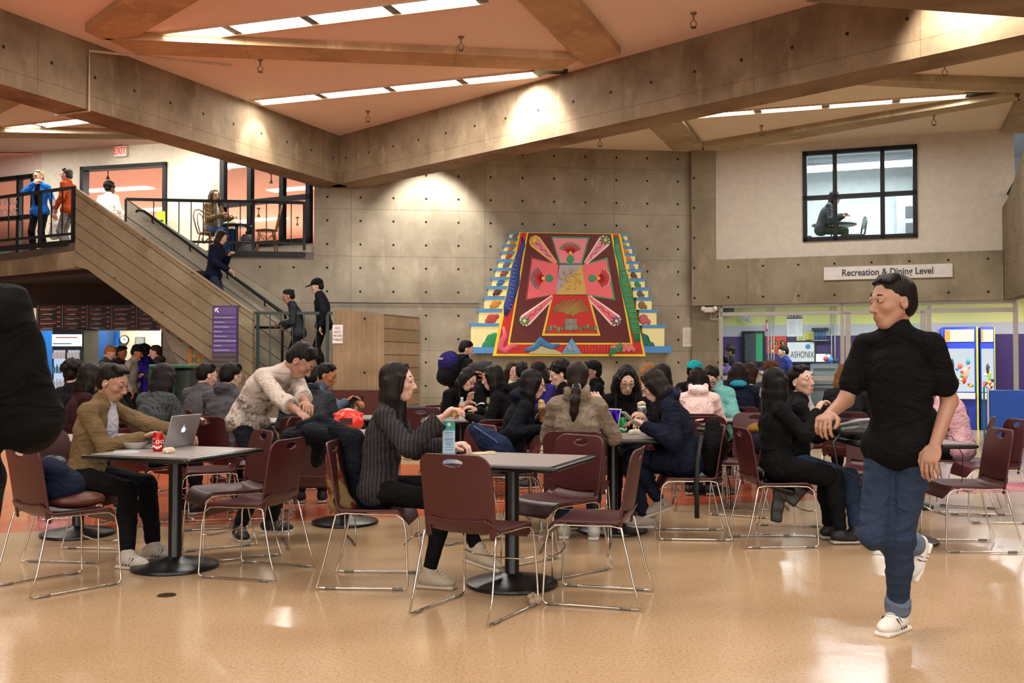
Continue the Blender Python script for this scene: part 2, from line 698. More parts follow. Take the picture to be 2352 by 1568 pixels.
def surface_nets(F, lo, vox):
    s = F < 0
    nx, ny, nz = F.shape
    c = np.zeros((nx - 1, ny - 1, nz - 1), np.int8)
    for i in (0, 1):
        for j in (0, 1):
            for k in (0, 1):
                c += s[i:nx - 1 + i, j:ny - 1 + j, k:nz - 1 + k]
    act = np.argwhere((c > 0) & (c < 8))
    if not len(act):
        return np.zeros((0, 3)), np.zeros((0, 4), int)
    idx = np.full(c.shape, -1, np.int32)
    idx[act[:, 0], act[:, 1], act[:, 2]] = np.arange(len(act))
    acc = np.zeros((len(act), 3))
    cnt = np.zeros(len(act))
    corners = [(i, j, k) for i in (0, 1) for j in (0, 1) for k in (0, 1)]
    val = {q: F[act[:, 0] + q[0], act[:, 1] + q[1], act[:, 2] + q[2]] for q in corners}
    for q in corners:
        for axn in range(3):
            if q[axn] == 0:
                w = list(q)
                w[axn] = 1
                w = tuple(w)
                a, b = val[q], val[w]
                mk = (a < 0) != (b < 0)
                t = np.where(mk, a / np.where(mk, a - b, 1), 0)
                pt = np.tile(np.array(q, float), (len(act), 1))
                pt[:, axn] += t
                acc += pt * mk[:, None]
                cnt += mk
    V = lo + (act + acc / cnt[:, None]) * vox
    quads = []
    for axn in range(3):
        sl0 = [slice(None)] * 3
        sl1 = [slice(None)] * 3
        sl0[axn] = slice(0, -1)
        sl1[axn] = slice(1, None)
        ch = s[tuple(sl0)] != s[tuple(sl1)]
        E = np.argwhere(ch)
        o1, o2 = (axn + 1) % 3, (axn + 2) % 3
        ok = (E[:, o1] > 0) & (E[:, o2] > 0) & (E[:, o1] < F.shape[o1] - 1) & (E[:, o2] < F.shape[o2] - 1)
        E = E[ok]
        if not len(E):
            continue

        def cell(d1, d2):
            q = E.copy()
            q[:, o1] += d1
            q[:, o2] += d2
            return idx[q[:, 0], q[:, 1], q[:, 2]]
        q = np.stack([cell(-1, -1), cell(0, -1), cell(0, 0), cell(-1, 0)], 1)
        inside = s[E[:, 0], E[:, 1], E[:, 2]]
        q[~inside] = q[~inside][:, ::-1]
        quads.append(q)
    Q = np.concatenate(quads)
    Q = Q[(Q >= 0).all(1)]
    return V, Q


def vnormals(V, Q):
    n = np.cross(V[Q[:, 2]] - V[Q[:, 0]], V[Q[:, 3]] - V[Q[:, 1]])
    N = np.zeros_like(V)
    for i in range(4):
        np.add.at(N, Q[:, i], n)
    return N / (np.linalg.norm(N, axis=1)[:, None] + 1e-12)


def npmesh(name, parts, mat, parent=None):
    Vs, Qs, o = [], [], 0
    for V, Q in parts:
        if len(V):
            Vs.append(V)
            Qs.append(Q + o)
            o += len(V)
    V, Q = np.concatenate(Vs), np.concatenate(Qs)
    me = bpy.data.meshes.new(name)
    me.vertices.add(len(V))
    me.vertices.foreach_set('co', V.astype(np.float32).ravel())
    me.loops.add(Q.size)
    me.loops.foreach_set('vertex_index', Q.astype(np.int32).ravel())
    me.polygons.add(len(Q))
    me.polygons.foreach_set('loop_start', np.arange(0, Q.size, 4, dtype=np.int32))
    me.update(calc_edges=True)
    me.validate()
    me.shade_smooth()
    me.materials.append(mat)
    ob = bpy.data.objects.new(name, me)
    COL.objects.link(ob)
    ob.parent = parent
    return ob


def wavy(amp, freq, seed=0, zf=1.0):
    rs = np.random.RandomState(seed)
    K = rs.normal(size=(7, 3))
    K /= np.linalg.norm(K, axis=1)[:, None]
    K[:, 2] *= zf
    ph = rs.uniform(0, 6.28, 7)
    fr = freq * rs.uniform(.6, 1.8, 7)

    def f(V):
        w = V + .03 * np.sin(V[:, [1, 2, 0]] * 9 + seed)
        o = np.zeros(len(V))
        for i in range(7):
            o += (1 - 2 * np.abs(np.sin(w @ K[i] * fr[i] + ph[i]))) / 7
        return o * amp
    return f
# ================================================================== THE ROOM
class Frame:
    """a vertical wall line from a to b (plan points); local x along it, local z up, local -y towards the room"""
    def __init__(s, a, b):
        s.a, s.b = Vector((a[0], a[1], 0)), Vector((b[0], b[1], 0))
        d = s.b - s.a
        s.L = d.length
        s.ang = math.atan2(d.y, d.x)
        s.d = d.normalized()
        s.n = Vector((s.d.y, -s.d.x, 0))

    def uz(s, px, py):
        r = ray(px, py)
        t = (s.a.dot(s.n)) / r.dot(s.n)
        p = Vector((r.x * t, t, CAM_H + r.z * t))
        return (p - s.a).dot(s.d), p.z

    def at(s, u, out=0.0, z=0.0):
        p = s.a + s.d * u + s.n * out
        return Vector((p.x, p.y, z))

    def off(s, o):
        a, b = s.a + s.n * o, s.b + s.n * o
        return Frame((a.x, a.y), (b.x, b.y))

    def root(s, name, label, cat, group=None):
        return root(name, label, cat, s.a, s.ang, group)

    def poly(s, name, pxs, mat, parent=None, out=0.0, thick=.02, smooth=None):
        """flat piece traced at its true place on the wall; its front stands `out` off the wall"""
        m = MB().prism([s.uz(*p) for p in pxs], -out, -out + thick)
        if parent is None:
            return m.build(name, mat, None, smooth, s.a, s.ang)
        return m.build(name, mat, parent, smooth)


def rect(x0, y0, x1, y1):
    return [(x0, y0), (x1, y0), (x1, y1), (x0, y1)]


def grp_wall(name, fr, boxes, mat):
    """boxes: (u0,u1,z0,z1,y0,y1) in wall frame"""
    m = MB()
    for u0, u1, z0, z1, y0, y1 in boxes:
        m.box(((u0 + u1) / 2, (y0 + y1) / 2, (z0 + z1) / 2), (u1 - u0, y1 - y0, z1 - z0))
    return structure(m.build(name, mat, None, None, fr.a, fr.ang))


ZC, ZB, ZF = 5.3, 4.45, 3.3       # ceiling, beam underside, upper floor

black_metal = plain('#0c0d0f', .5, .0, spec=.3)
dark_rail = plain('#14191c', .5, .0, spec=.3)
cream = plain('#d9d0bd', .75, bump=.05)
white_wall = plain('#c9c0b2', .8, bump=.05)
alum = plain('#b3aea8', .4, .4)

# ---- floor: polished speckled tile with an orange wedge
def floor_mat(name, base, dk, lt):
    m = newmat(name)
    t = NT(m)
    co = t.co()
    v1 = t.noise(co, 60, 3, .8)
    v2 = t.noise(co, 130, 2, .8)
    big = t.noise(co, .8, 3)
    col = t.mix(t.ramp(v1, .5, .68), lin(base), lin(dk))
    col = t.mix(t.m('MULTIPLY', t.ramp(v2, .52, .7), .7), col, lin(lt))
    col = t.mix(t.m('MULTIPLY', t.ramp(big, .4, .7), .25), col, lin(dk))
    sx = t.n('ShaderNodeSeparateXYZ')
    t.put(sx.inputs[0], co)
    ln = None
    for i, o in ((0, .1), (1, .2)):
        f = t.m('ABSOLUTE', t.m('SUBTRACT', t.m('FRACT', t.m('DIVIDE', t.m('ADD', sx.outputs[i], 50 + o), .915)), .5))
        l = t.m('LESS_THAN', f, .0016)
        ln = l if ln is None else t.m('MAXIMUM', ln, l)
    col = t.mix(t.m('MULTIPLY', ln, .35), col, lin(dk))
    rough = t.m('ADD', t.m('MULTIPLY', t.ramp(t.noise(co, 2.2, 4), .3, .8), .12), .13)
    b = t.bsdf(col, rough, 0, t.noise(co, 5, 2), .06, .02, .5)
    return m


tan_floor = floor_mat('floor_tan_tile', '#bb9e7c', '#94754f', '#d3bc98')
red_floor = floor_mat('floor_orange_tile', '#c4603e', '#a84a2c', '#d07650')
fm = MB()
fm.add([(-14, -7, 0), (14, -7, 0), (14, 26, 0), (-14, 26, 0), (-14, 16.4, 0), (6.9, 10.6, 0), (-14, 4.97, 0)], [(0, 1, 2, 3, 4, 5, 6)])
fm.cur = 1
fm.add([(-14, 4.97, 0), (6.9, 10.6, 0), (-14, 16.4, 0)], [(0, 1, 2)])
fm.cur = 0
structure(fm.build('floor', [tan_floor, red_floor]))

# ---- wall frames
WM = Frame((-3.55, 17.8), (3.385, 18.7))
WR = Frame((3.385, 18.62), (8.34, 16.9))
conc_main = concrete('main', '#a89f8d', '#807768', 2.42, .85, .59, .425, .55, .59)
grp_wall('wall_main', WM, [(0, WM.L + .02, 0, ZC + .5, 0, .3), (-2.6, 0, 0, 3.16, 0, .3)], conc_main)

conc_band = concrete('band', '#998f79', '#756b57', 2.4, 3.0, .62, .56, .2, .16)
uL, _ = WR.uz(1645, 600)
wz0 = 3.22
wu0, wt0 = WR.uz(1843, 335)
wu1, wt1 = WR.uz(2106, 333)
wz_lo, wz_hi = 3.5, 5.13
wu0, wu1 = WR.uz(1844, 450)[0], WR.uz(2107, 450)[0]
grp_wall('wall_right_band', WR, [(0, WR.L, 2.38, wz0, -.12, .25), (0, uL, wz0, ZC + .5, -.12, .25)], conc_band)
grp_wall('wall_right_upper', WR, [(uL, wu0, wz0, ZC + .5, -.02, .22), (wu1, WR.L + .2, wz0, ZC + .5, -.02, .22),
                                  (wu0, wu1, wz0, wz_lo, -.02, .22), (wu0, wu1, wz_hi, ZC + .5, -.02, .22)], white_wall)
# narrow concrete return between the mural wall and the glass front
uS = WR.uz(1652, 800)[0]
grp_wall('wall_right_pier', WR, [(-.02, uS, 0, 2.38, .0, .25)], concrete('pier', '#8a816e', '#6b6252', 2.4, .85, .59, .425, .55, .59))

# ---- upper right window
def window(name, fr, u0, u1, z0, z1, mull_u, mull_z, w=.07, out=.06, mat=None, glass=True, depth=.1):
    m = MB()
    mat = mat or black_metal
    y = -out + depth / 2

    def b(ua, ub, za, zb):
        m.box(((ua + ub) / 2, y, (za + zb) / 2), (ub - ua, depth, zb - za))
    b(u0, u1, z1 - w, z1)
    b(u0, u1, z0, z0 + w)
    b(u0, u0 + w, z0, z1)
    b(u1 - w, u1, z0, z1)
    for q in mull_u:
        b(q - w / 2, q + w / 2, z0, z1)
    for q in mull_z:
        b(u0, u1, q - w / 2, q + w / 2)
    o = structure(m.build(name, mat, None, None, fr.a, fr.ang))
    if glass:
        MB().box(((u0 + u1) / 2, 0, (z0 + z1) / 2), (u1 - u0 - w, .006, z1 - z0 - w)).build('pane', glassm(), o)
    return o


mu = [WR.uz(q, 450)[0] for q in (1918, 2027)]
window('window_1', WR, wu0, wu1, wz_lo, wz_hi, mu, [WR.uz(1980, 449)[1]], w=.075)

# room behind that window
silver = plain('#b9bfc4', .35, .5)
pale = plain('#c5cccb', .7)
grp_wall('wall_upper_office', WR, [(1.2, 7.2, 3.3, 5.8, 4.4, 4.5), (1.1, 1.2, 3.3, 5.8, .25, 4.5), (7.2, 7.3, 3.3, 5.8, .25, 4.5)], pale)
grp_wall('ceiling_upper_office', WR, [(1.1, 7.3, 5.62, 5.7, .25, 4.5)], silver)
grp_wall('floor_upper_office', WR, [(1.1, 7.3, 3.2, 3.3, .25, 4.5)], plain('#777777'))
for i, (v, ua, ub) in enumerate(((1.55, wu0 + .15, wu1 + .25), (3.2, wu0 - .3, wu1 + .2))):
    t = WR.root('tube_light', ['long fluorescent tube nearest the upper right window, hung from silver ceiling', 'long fluorescent tube farther back behind the upper right window'][i], 'light', 'office tube lights')
    MB().box(((ua + ub) / 2, v, 5.5), (ub - ua, .16, .06)).build('housing', silver, t)
    MB().cyl((ua + .04, v, 5.43), (ub - .04, v, 5.43), .045, 12).build('tube', glow('#f2f7ff', 16), t, True)
    MB().box((ua, v, 5.45), (.06, .14, .14)).build('end_cap', black_metal, t)
# elevator-like steel doors seen in the right pane
grp_wall('door_1', WR, [(wu1 + .25, wu1 + 1.2, 3.3, 5.3, 4.33, 4.39)], plain('#a9b4be', .3, .9))
t = WR.root('notice_board', 'steel framed notice rack standing on the white wall behind the upper right window', 'notice board')
nu = WR.uz(2010, 500)[0]
MB().box((nu + .75, 4.25, 4.15), (.5, .12, 1.5)).build('panel', plain('#c8ccd0', .3, .6), t)
for i in range(3):
    MB().box((nu + .82, 4.17, 4.55 - .36 * i), (.28, .04, .24)).build('sheet_holder', plain('#5c6166'), t)

# ---- side parapet at far right
a = Vector((8.34, 16.9, 0))
PR = Frame((8.34, 16.9), (7.25, 12.6))
pm = MB().prism([(0, 2.38), (PR.L, 2.38), (PR.L, 6.2), (.45, 4.05), (0, 3.95)], -.0, .22)
structure(pm.build('wall_right_parapet', concrete('parapet', '#8d8069', '#6c604d', 1.5, 1.0, .6, .5, 0, .3, planks=0), None, None, PR.a, PR.ang))
t = PR.root('handrail', 'black metal handrail on the sloping concrete parapet at far right', 'handrail')
MB().tube([(.0, .1, 4.18), (.5, .1, 4.3), (1.6, .1, 4.86), (3.2, .1, 5.66)], .03, 8).build('top_rail', black_metal, t, True)
for u, z0, z1 in ((.18, 3.95, 4.22), (.62, 4.1, 4.36), (1.3, 4.4, 4.7)):
    MB().box((u, .1, (z0 + z1) / 2), (.05, .05, z1 - z0)).build('post', black_metal, t)

# ---- ceiling (peach plaster panels)
def ceil_mat(name, base):
    m = newmat(name)
    t = NT(m)
    nz = t.noise(t.co(), 70, 3, .8)
    c = lin(base)
    col = t.mix(t.ramp(nz, .35, .7), c, tuple(v * .86 for v in c[:3]) + (1,))
    t.bsdf(col, .95, 0, nz, .35, .01, .1)
    return m


peach = ceil_mat('ceiling_peach', '#f3dccc')
beige = ceil_mat('ceiling_beige', '#ebe1d0')
salmon = ceil_mat('ceiling_salmon', '#e08a74')
# main ceiling with the mezzanine void left open to a higher lobby ceiling
bA0, bC = Vector((-3.02, 17.38)), None
dirA, dirB = Vector((-.40, -.916)).normalized(), Vector((.707, -.707))
nA, nB = Vector((-.916, .40)), Vector((.707, .707))
cp = Vector((-3.03, 17.4))
cm = MB()
e1 = cp + dirA * 26
e2 = cp + dirB * 12.1
cm.add([(e1.x, e1.y, ZC), (e2.x, -7, ZC), (e2.x, e2.y, ZC), (cp.x, cp.y, ZC)], [(0, 1, 2, 3)])
cm.cur = 1
cm.add([(e2.x, -7, ZC), (14, -7, ZC), (14, 15.0, ZC), (8.36, 16.98, ZC), (3.4, 18.72, ZC), (cp.x, 17.92, ZC), (cp.x, cp.y, ZC), (e2.x, e2.y, ZC)], [(0, 1, 2, 3, 4, 5, 6, 7)])
cm.add([(e1.x, e1.y, ZC), (cp.x, cp.y, ZC), (-3.4, 17.55, ZC), (-14, 17.55, ZC), (-14, -7, ZC)], [(0, 1, 2, 3, 4)])
cl = structure(cm.build('ceiling', [peach, beige]))
sl = MB()
sl.box((0, 5.0, ZC + .15), (28, 24.9, .1))
structure(sl.build('ceiling_slab', beige))
structure(MB().box((-9, 25, 5.85), (16, 15, .06)).build('ceiling_lobby', ceil_mat('ceiling_lobby_mat', '#e0c6b4')))
structure(MB().box((-9, 17.58, 5.57), (12.2, .06, .56)).build('wall_lobby_bulkhead', beige))

# secondary beams, a hand deep, crossing the ceiling
conc_soffit = concrete('soffit', '#c8a680', '#a58460', 2.6, 9, holes=False, axes='xy', contrast=.6)
conc_soffit2 = concrete('soffit_pale', '#b5a68a', '#938468', 2.6, 9, holes=False, axes='xy', contrast=.6)


def ceiling_strip(name, pxs, mat, z=ZC - .1, top=ZC + .02):
    pts = [G(px, py, z) for px, py in pxs]
    c = sum((p for p in pts), Vector()) / len(pts)
    d = (pts[1] - pts[0])
    ang = math.atan2(d.y, d.x)
    ca, sa = math.cos(-ang), math.sin(-ang)
    loc = [((p.x - c.x) * ca - (p.y - c.y) * sa, (p.x - c.x) * sa + (p.y - c.y) * ca) for p in pts]
    m = MB().prism(loc, z, top, 'z')
    return m.build(name, mat, None, None, (c.x, c.y, 0), ang)


for pxs, mt in (([(195, 72), (494, -150), (713, -150), (315, 84), (236, 93)], conc_soffit),
                ([(238, 88), (1330, 137), (1290, 163), (315, 125)], conc_soffit),
                ([(1325, 137), (1042, -150), (1192, -150), (1426, 126), (1345, 150)], conc_soffit),
                ([(2010, 183), (2380, 195), (2380, 216), (1925, 193)], conc_soffit2),
                ([(1545, 346), (1485, 288), (1560, 270), (1618, 344)], conc_soffit2),
                ([(1612, 338), (2330, 221), (2345, 230), (1680, 346), (1614, 346)], conc_soffit2),
                ([(-10, 303), (330, 309), (400, 321), (-10, 317)], conc_soffit2),
                ([(-10, 200), (62, 232), (-10, 266)], conc_soffit2),
                ([(2345, 215), (2400, 215), (2400, 306), (2300, 306)], conc_soffit2)):
    structure(ceiling_strip('beam_secondary', pxs, mt))

# the two deep concrete beams meeting in a V, and the one crossing at top right
conc_beam = concrete('beam', '#96836a', '#69563f', 1.95, 3.0, .66, .46, .5, -.13)


def deep_beam(name, p, d, n, L, w=.52, z0=ZB, z1=ZC + .02, start=0.0, mat=None):
    ang = math.atan2(d.y, d.x)
    side = 1 if d.x * n.y - d.y * n.x > 0 else -1
    m = MB()
    m.box(((L + start) / 2, side * w / 2, (z0 + z1) / 2), (L - start, w, z1 - z0))
    return structure(m.build(name, mat or conc_beam, None, None, (p.x, p.y, 0), ang))


deep_beam('beam_left', cp, dirA, nA, 26, start=-.3)
deep_beam('beam_right', cp, dirB, nB, 26, start=-.3)
# top-right crossing beam
pc = Vector((2.55, 8.6))
dc = Vector((1.81, .34)).normalized()
deep_beam('beam_cross', pc, dc, Vector((dc.y, -dc.x)), 9, w=.55, mat=conc_beam)
# conduit running round the left beam
t = root('conduit', 'thin painted conduit wrapping down the face of the left concrete beam', 'conduit')
q = G(238, 93, ZC - .02)
uA = (Vector((q.x, q.y)) - cp).dot(dirA)
pa = cp + dirA * uA - nA * .02
pb = cp + dirA * uA + nA * .54
MB().tube([(pa.x + 1.6, pa.y + .6, ZC - .12), (pa.x, pa.y, ZC - .12), (pa.x, pa.y, ZB - .02), (pb.x, pb.y, ZB - .02)], .018, 8).build('pipe', plain('#b79a78', .6), t)

# ---- recessed ceiling light runs
def light_run(pa, pb, label, n=4, w=.16, power=190, dark_end=0, colr=(1, .97, .93)):
    A, B = G(*pa, ZC), G(*pb, ZC)
    d = B - A
    L = d.length
    ang = math.atan2(d.y, d.x)
    t = root('ceiling_light', label, 'ceiling light', (A.x, A.y, ZC), ang, 'recessed fluorescent light runs')
    MB().box((L / 2, w / 2 + .012, -.01), (L, .014, .03)).box((L / 2, -w / 2 - .012, -.01), (L, .014, .03)).build('trim', plain('#d8c0a0', .6), t)
    seg = L / n
    for i in range(n):
        MB().box((seg * (i + .5), 0, -.004), (seg - .12, w, .012)).build('diffuser', glow('#fff6e6', 11), t)
        lv = MB()
        for k in range(10):
            lv.box((seg * i + .1 + k * (seg - .2) / 9, 0, -.014), (.006, w, .01))
        lv.build('louvre', plain('#d9d9d9', .3, .6), t)
        MB().box((seg * (i + 1) - .0, 0, -.002), (.12, w, .012)).build('joint', plain('#6b6156', .4, .5), t)
    li = bpy.data.lights.new('ceiling_lamp', 'AREA')
    li.shape = 'RECTANGLE'
    li.size, li.size_y = L * .95, w
    li.energy = power * L / 4
    li.color = colr
    lo = bpy.data.objects.new('ceiling_lamp', li)
    COL.objects.link(lo)
    lo.location = (A.x + d.x / 2, A.y + d.y / 2, ZC - .05)
    lo.rotation_euler = (0, 0, ang)
    return t


PW = 130
light_run((362, 88), (1100, -6), 'longest ceiling light run, cut by the top edge above the left beam', 4, .3, PW)
light_run((585, 234), (1236, 167), 'ceiling light run ending against the right concrete beam, above the centre', 4, .26, PW)
light_run((1590, 265), (2228, 217), 'ceiling light run between concrete beams over the right glass front', 4, .22, PW)
light_run((-30, 300), (208, 273), 'ceiling light run seen under the left concrete beam', 2, .26, PW)
for px, py, s in ((330, 88, 1), (1262, 164, 1), (2250, 217, 1)):
    q = G(px, py, ZC - .004)
    structure(MB().box((q.x, q.y, q.z), (.5, .22, .01)).build('trim_ceiling_slot', plain('#0c0a09')))

# fixtures over the near part of the hall, above and behind the camera
def plain_run(x, y, L, ang, label, power=PW):
    t = root('ceiling_light', label, 'ceiling light', (x, y, ZC), ang, 'recessed light runs over the near hall')
    MB().box((0, 0, -.005), (L, .24, .012)).build('diffuser', glow('#fff4e0', 11), t)
    li = bpy.data.lights.new('ceiling_lamp', 'AREA')
    li.shape = 'RECTANGLE'
    li.size, li.size_y = L, .24
    li.energy = power * L / 4
    li.color = (1, .97, .93)
    lo = bpy.data.objects.new('ceiling_lamp', li)
    COL.objects.link(lo)
    lo.location = (x, y, ZC - .05)
    lo.rotation_euler = (0, 0, ang)


for x, y in ((-4.5, 7.5), (1.5, 6.8), (6.8, 8.0), (-3.5, 2.5), (3.0, 2.0), (0, -2.5), (8.5, 12.5), (-8.5, 12)):
    plain_run(x, y, 4.4, R(18), 'recessed light run over the near hall')

# ---- hall walls out of view
back = plain('#8d8271', .8)
structure(MB().box((0, -7, 2.7), (28, .2, 5.5)).build('wall_back', back))
# unseen glowing panels added behind the camera to brighten ceiling and faces
for k in range(5):
    xw = -10 + k * 5
    wn_ = structure(MB().box((xw, -6.88, 2.7), (4.2, .04, 3.6)).build('fill_panel_back', glow('#fff8ee', 1.0)))
    li = bpy.data.lights.new('fill_light', 'AREA')
    li.shape = 'RECTANGLE'
    li.size, li.size_y = 4.2, 3.6
    li.energy = 170
    li.color = (1, .97, .93)
    lo = bpy.data.objects.new('fill_light', li)
    COL.objects.link(lo)
    lo.location = (xw, -6.8, 2.7)
    lo.rotation_euler = (R(90), 0, 0)
structure(MB().box((-14, 6.5, 2.7), (.2, 27.2, 5.5)).build('wall_left', back))
structure(MB().box((14, 6.5, 2.7), (.2, 27.2, 5.5)).build('wall_right', back))

# ---- sprinklers
def sprinkler(px, py, label, z=ZC):
    q = G(px, py, z - .14)
    t = root('sprinkler', label, 'sprinkler', (q.x, q.y, z), 0, 'ceiling sprinklers')
    MB().lathe([(.035, -.0), (.035, -.02), (.012, -.03), (.01, -.09)], 12).build('pipe', plain('#8f7b62', .4, .6), t, 40)
    m = MB()
    for s in (-1, 1):
        m.tube([(s * .012, 0, -.09), (s * .035, 0, -.12), (s * .03, 0, -.15), (0, 0, -.17)], .005, 6)
    m.lathe([(.032, -.17), (.032, -.176)], 12)
    m.build('deflector', plain('#5a4d3c', .4, .7), t, 40)
    return t


for px, py, lb in ((598, 160, 'ceiling sprinkler left of the centre, above the middle light run'),
                   (1059, 110, 'ceiling sprinkler between the two light runs at centre'),
                   (845, 275, 'ceiling sprinkler close to the corner where the deep beams meet'),
                   (1593, 57, 'ceiling sprinkler nearest the top edge, above the right beam'),
                   (2170, 168, 'ceiling sprinkler at upper right below the right beam'),
                   (1749, 307, 'ceiling sprinkler left of the upper right window'),
                   (2145, 283, 'ceiling sprinkler above the upper right window'),
                   (1378, 332, 'ceiling sprinkler where the mural wall meets the ceiling')):
    sprinkler(px, py, lb)

# ---- spot pools: recessed spotlights over the wall and beams
def spot(x, y, z, tx, ty, tz, power, size=50, blend=.6, colr=(1, .93, .82)):
    li = bpy.data.lights.new('spotlight', 'SPOT')
    li.energy = power
    li.spot_size = R(size)
    li.spot_blend = blend
    li.shadow_soft_size = .06
    li.color = colr
    lo = bpy.data.objects.new('spotlight', li)
    COL.objects.link(lo)
    lo.location = (x, y, z)
    lo.rotation_euler = (Vector((tx, ty, tz)) - Vector((x, y, z))).to_track_quat('-Z', 'Y').to_euler()


for bp_, d_, n_, u_, e_, sz, off in ((cp, dirB, nB, 4.75, 420, 88, .6), (cp, dirA, nA, 2.3, 150, 62, .5), (cp, dirB, nB, 10.75, 420, 88, .6)):
    f_ = bp_ + d_ * u_
    o_ = f_ - n_ * off
    spot(o_.x, o_.y, ZC - .04, f_.x, f_.y, ZB + .25, e_, sz, .5)
spot(-1.3, 17.2, ZC - .1, -1.5, 18.0, 3.4, 480, 85)
spot(-8.4, 18.4, 5.7, -7.2, 20.3, 4.4, 150, 90)
spot(-5.9, 18.6, 5.7, -6.1, 20.2, 4.4, 190, 90)

# office and lobby lamps
def ceiling_lamp(x, y, z, sx_, sy_, e, c=(1, .97, .93), name='room_lamp'):
    li = bpy.data.lights.new(name, 'AREA')
    li.shape = 'RECTANGLE'
    li.size, li.size_y = sx_, sy_
    li.energy = e
    li.color = c
    lo = bpy.data.objects.new(name, li)
    COL.objects.link(lo)
    lo.location = (x, y, z)
    return lo


for v in (1.2, 3.0):
    q = WR.at((wu0 + wu1) / 2, -v, 5.38)
    ceiling_lamp(q.x, q.y, q.z, 2.6, .15, 130, (.95, .98, 1), 'office_lamp').rotation_euler.z = WR.ang
for x, y in ((-9.0, 18.8), (-6.6, 18.7), (-4.8, 18.9), (-10.5, 19.6)):
    ceiling_lamp(x, y, 5.78, 1.5, .4, 75, (1, .96, .9), 'lobby_lamp')
# ================================================================== UPPER LEVEL, STAIR, BACK ROOMS
# ---- mezzanine slab and edge, left
ML = Frame((-7.9, 17.2), (-7.0, 16.5))          # left balcony edge, 0..px175
zf = ZF
conc_edge = concrete('edge', '#93866c', '#6f614a', 3.2, 9, .6, .5, holes=False)
m = MB()
m.prism([(-12.5, 20.2), (-8.6, 17.55), (-7.16, 16.32), (-7.08, 17.37), (-6.1, 17.5), (-3.55, 17.83), (-3.9, 26), (-14, 26)], 2.88, ZF - .14, 'z')
structure(m.build('floor_mezzanine', conc_edge))
structure(MB().prism([(-12.5, 20.25), (-8.6, 17.6), (-7.16, 16.36), (-7.08, 17.38), (-6.1, 17.48), (-3.55, 17.81), (-3.9, 26), (-14, 26)], ZF - .14, ZF, 'z').build('floor_mezzanine_finish', plain('#5b5149')))
# dark soffit and bulkhead over the food counter
brown = plain('#2e1d14', .8)
structure(MB().prism([(-12.5, 20.2), (-8.6, 17.6), (-7.16, 16.6), (-5.2, 16.9), (-4.4, 24), (-14, 24)], 2.80, 2.875, 'z').build('ceiling_counter', brown))
FB = Frame((-11.0, 18.6), (-4.6, 18.6))         # bulkhead carrying the menu
structure(MB().box((-8.2, 18.75, 2.6), (5.9, .1, .5)).build('wall_counter_bulkhead', brown))


def railing(label, fr, u0, u1, zt, zb, post_us, bar_us, group=None, mat=dark_rail, kick=None, top_w=.05):
    t = fr.root('railing', label, 'railing', group)
    MB().box(((u0 + u1) / 2, 0, zt), (u1 - u0, .05, top_w)).build('top_rail', mat, t)
    MB().box(((u0 + u1) / 2, 0, zb), (u1 - u0, .04, .04)).build('bottom_rail', mat, t)
    for u in post_us:
        MB().box((u, 0, (zt + zb) / 2 - .06), (.05, .05, zt - zb + .12)).build('post', mat, t)
    for u in bar_us:
        MB().box((u, 0, (zt + zb) / 2), (.016, .016, zt - zb)).build('bar', mat, t)
    if kick:
        MB().box(((u0 + u1) / 2, .01, (kick[0] + kick[1]) / 2), (u1 - u0, .03, kick[1] - kick[0])).build('kick_plate', mat, t)
    return t


RL = Frame((-8.92, 17.42), (-7.14, 16.42))
ul = lambda px, py: RL.uz(px, py)
railing('dark metal balcony railing at far left in front of the two standing people', RL, -2.5, ul(172, 440)[0], ul(100, 440)[1], ul(100, 543)[1],
        [ul(168, 500)[0], ul(92, 500)[0]], [ul(q, 500)[0] for q in (20, 52, 118, 143)] + [-.2, -.7, -1.2], kick=(ul(60, 572)[1], ul(60, 560)[1]))
# ledge railing right of stair
RR = Frame(tuple(WM.at(-3.1, .04).xy), tuple(WM.at(.02, .04).xy))
u2 = lambda px, py: RR.uz(px, py)
railing('dark metal railing on the upper ledge in front of the cafe table', RR, u2(290, 460)[0], u2(701, 466)[0], u2(560, 463)[1], u2(560, 557)[1],
        [u2(290, 500)[0], u2(582, 500)[0], u2(699, 500)[0]], [u2(q, 500)[0] for q in (353, 383, 411, 439, 467, 496, 524, 552, 612, 641, 669)], kick=(u2(600, 588)[1], u2(600, 577)[1]))

# ---- lobby wall with doorway
WL = Frame(tuple(P(95, 450, 21.1).xy), tuple(P(505, 450, 20.0).xy))
d0, d1 = WL.uz(187, 450)[0], WL.uz(384, 450)[0]
dz = WL.uz(290, 378)[1]
grp_wall('wall_lobby', WL, [(0, d0, 3.3, 5.85, 0, .15), (d1, WL.L, 3.3, 5.85, 0, .15), (d0, d1, dz, 5.85, 0, .15)], cream)
WLL = Frame(tuple(P(-300, 450, 23.5).xy), tuple(P(95, 450, 21.1).xy))
a0, a1 = WLL.uz(-290, 450)[0], WLL.uz(82, 450)[0]
az = WLL.uz(40, 404)[1]
grp_wall('wall_lobby_left', WLL, [(0, a0, 3.3, 5.85, 0, .15), (a1, WLL.L, 3.3, 5.85, 0, .15), (a0, a1, az, 5.85, 0, .15)], plain('#d8bfb5', .75))
window('window_2', WLL, a0, a1, 3.3, az, [WLL.uz(46, 450)[0], WLL.uz(-110, 450)[0]], [WLL.uz(20, 502)[1]], w=.09)
door = window('door_2', WL, d0, d1, 3.2, dz, [], [], w=.08, glass=False, depth=.2)
text('PRINTING\nSTATIONS', .25, plain('#7b7684'), None, WLL.at(WLL.uz(6, 480)[0], .08, WLL.uz(10, 479)[1]), (R(90), 0, WLL.ang), 'window_lettering')
tag(bpy.data.objects['window_lettering'], 'grey two-line lettering on the glass at far left', 'lettering')
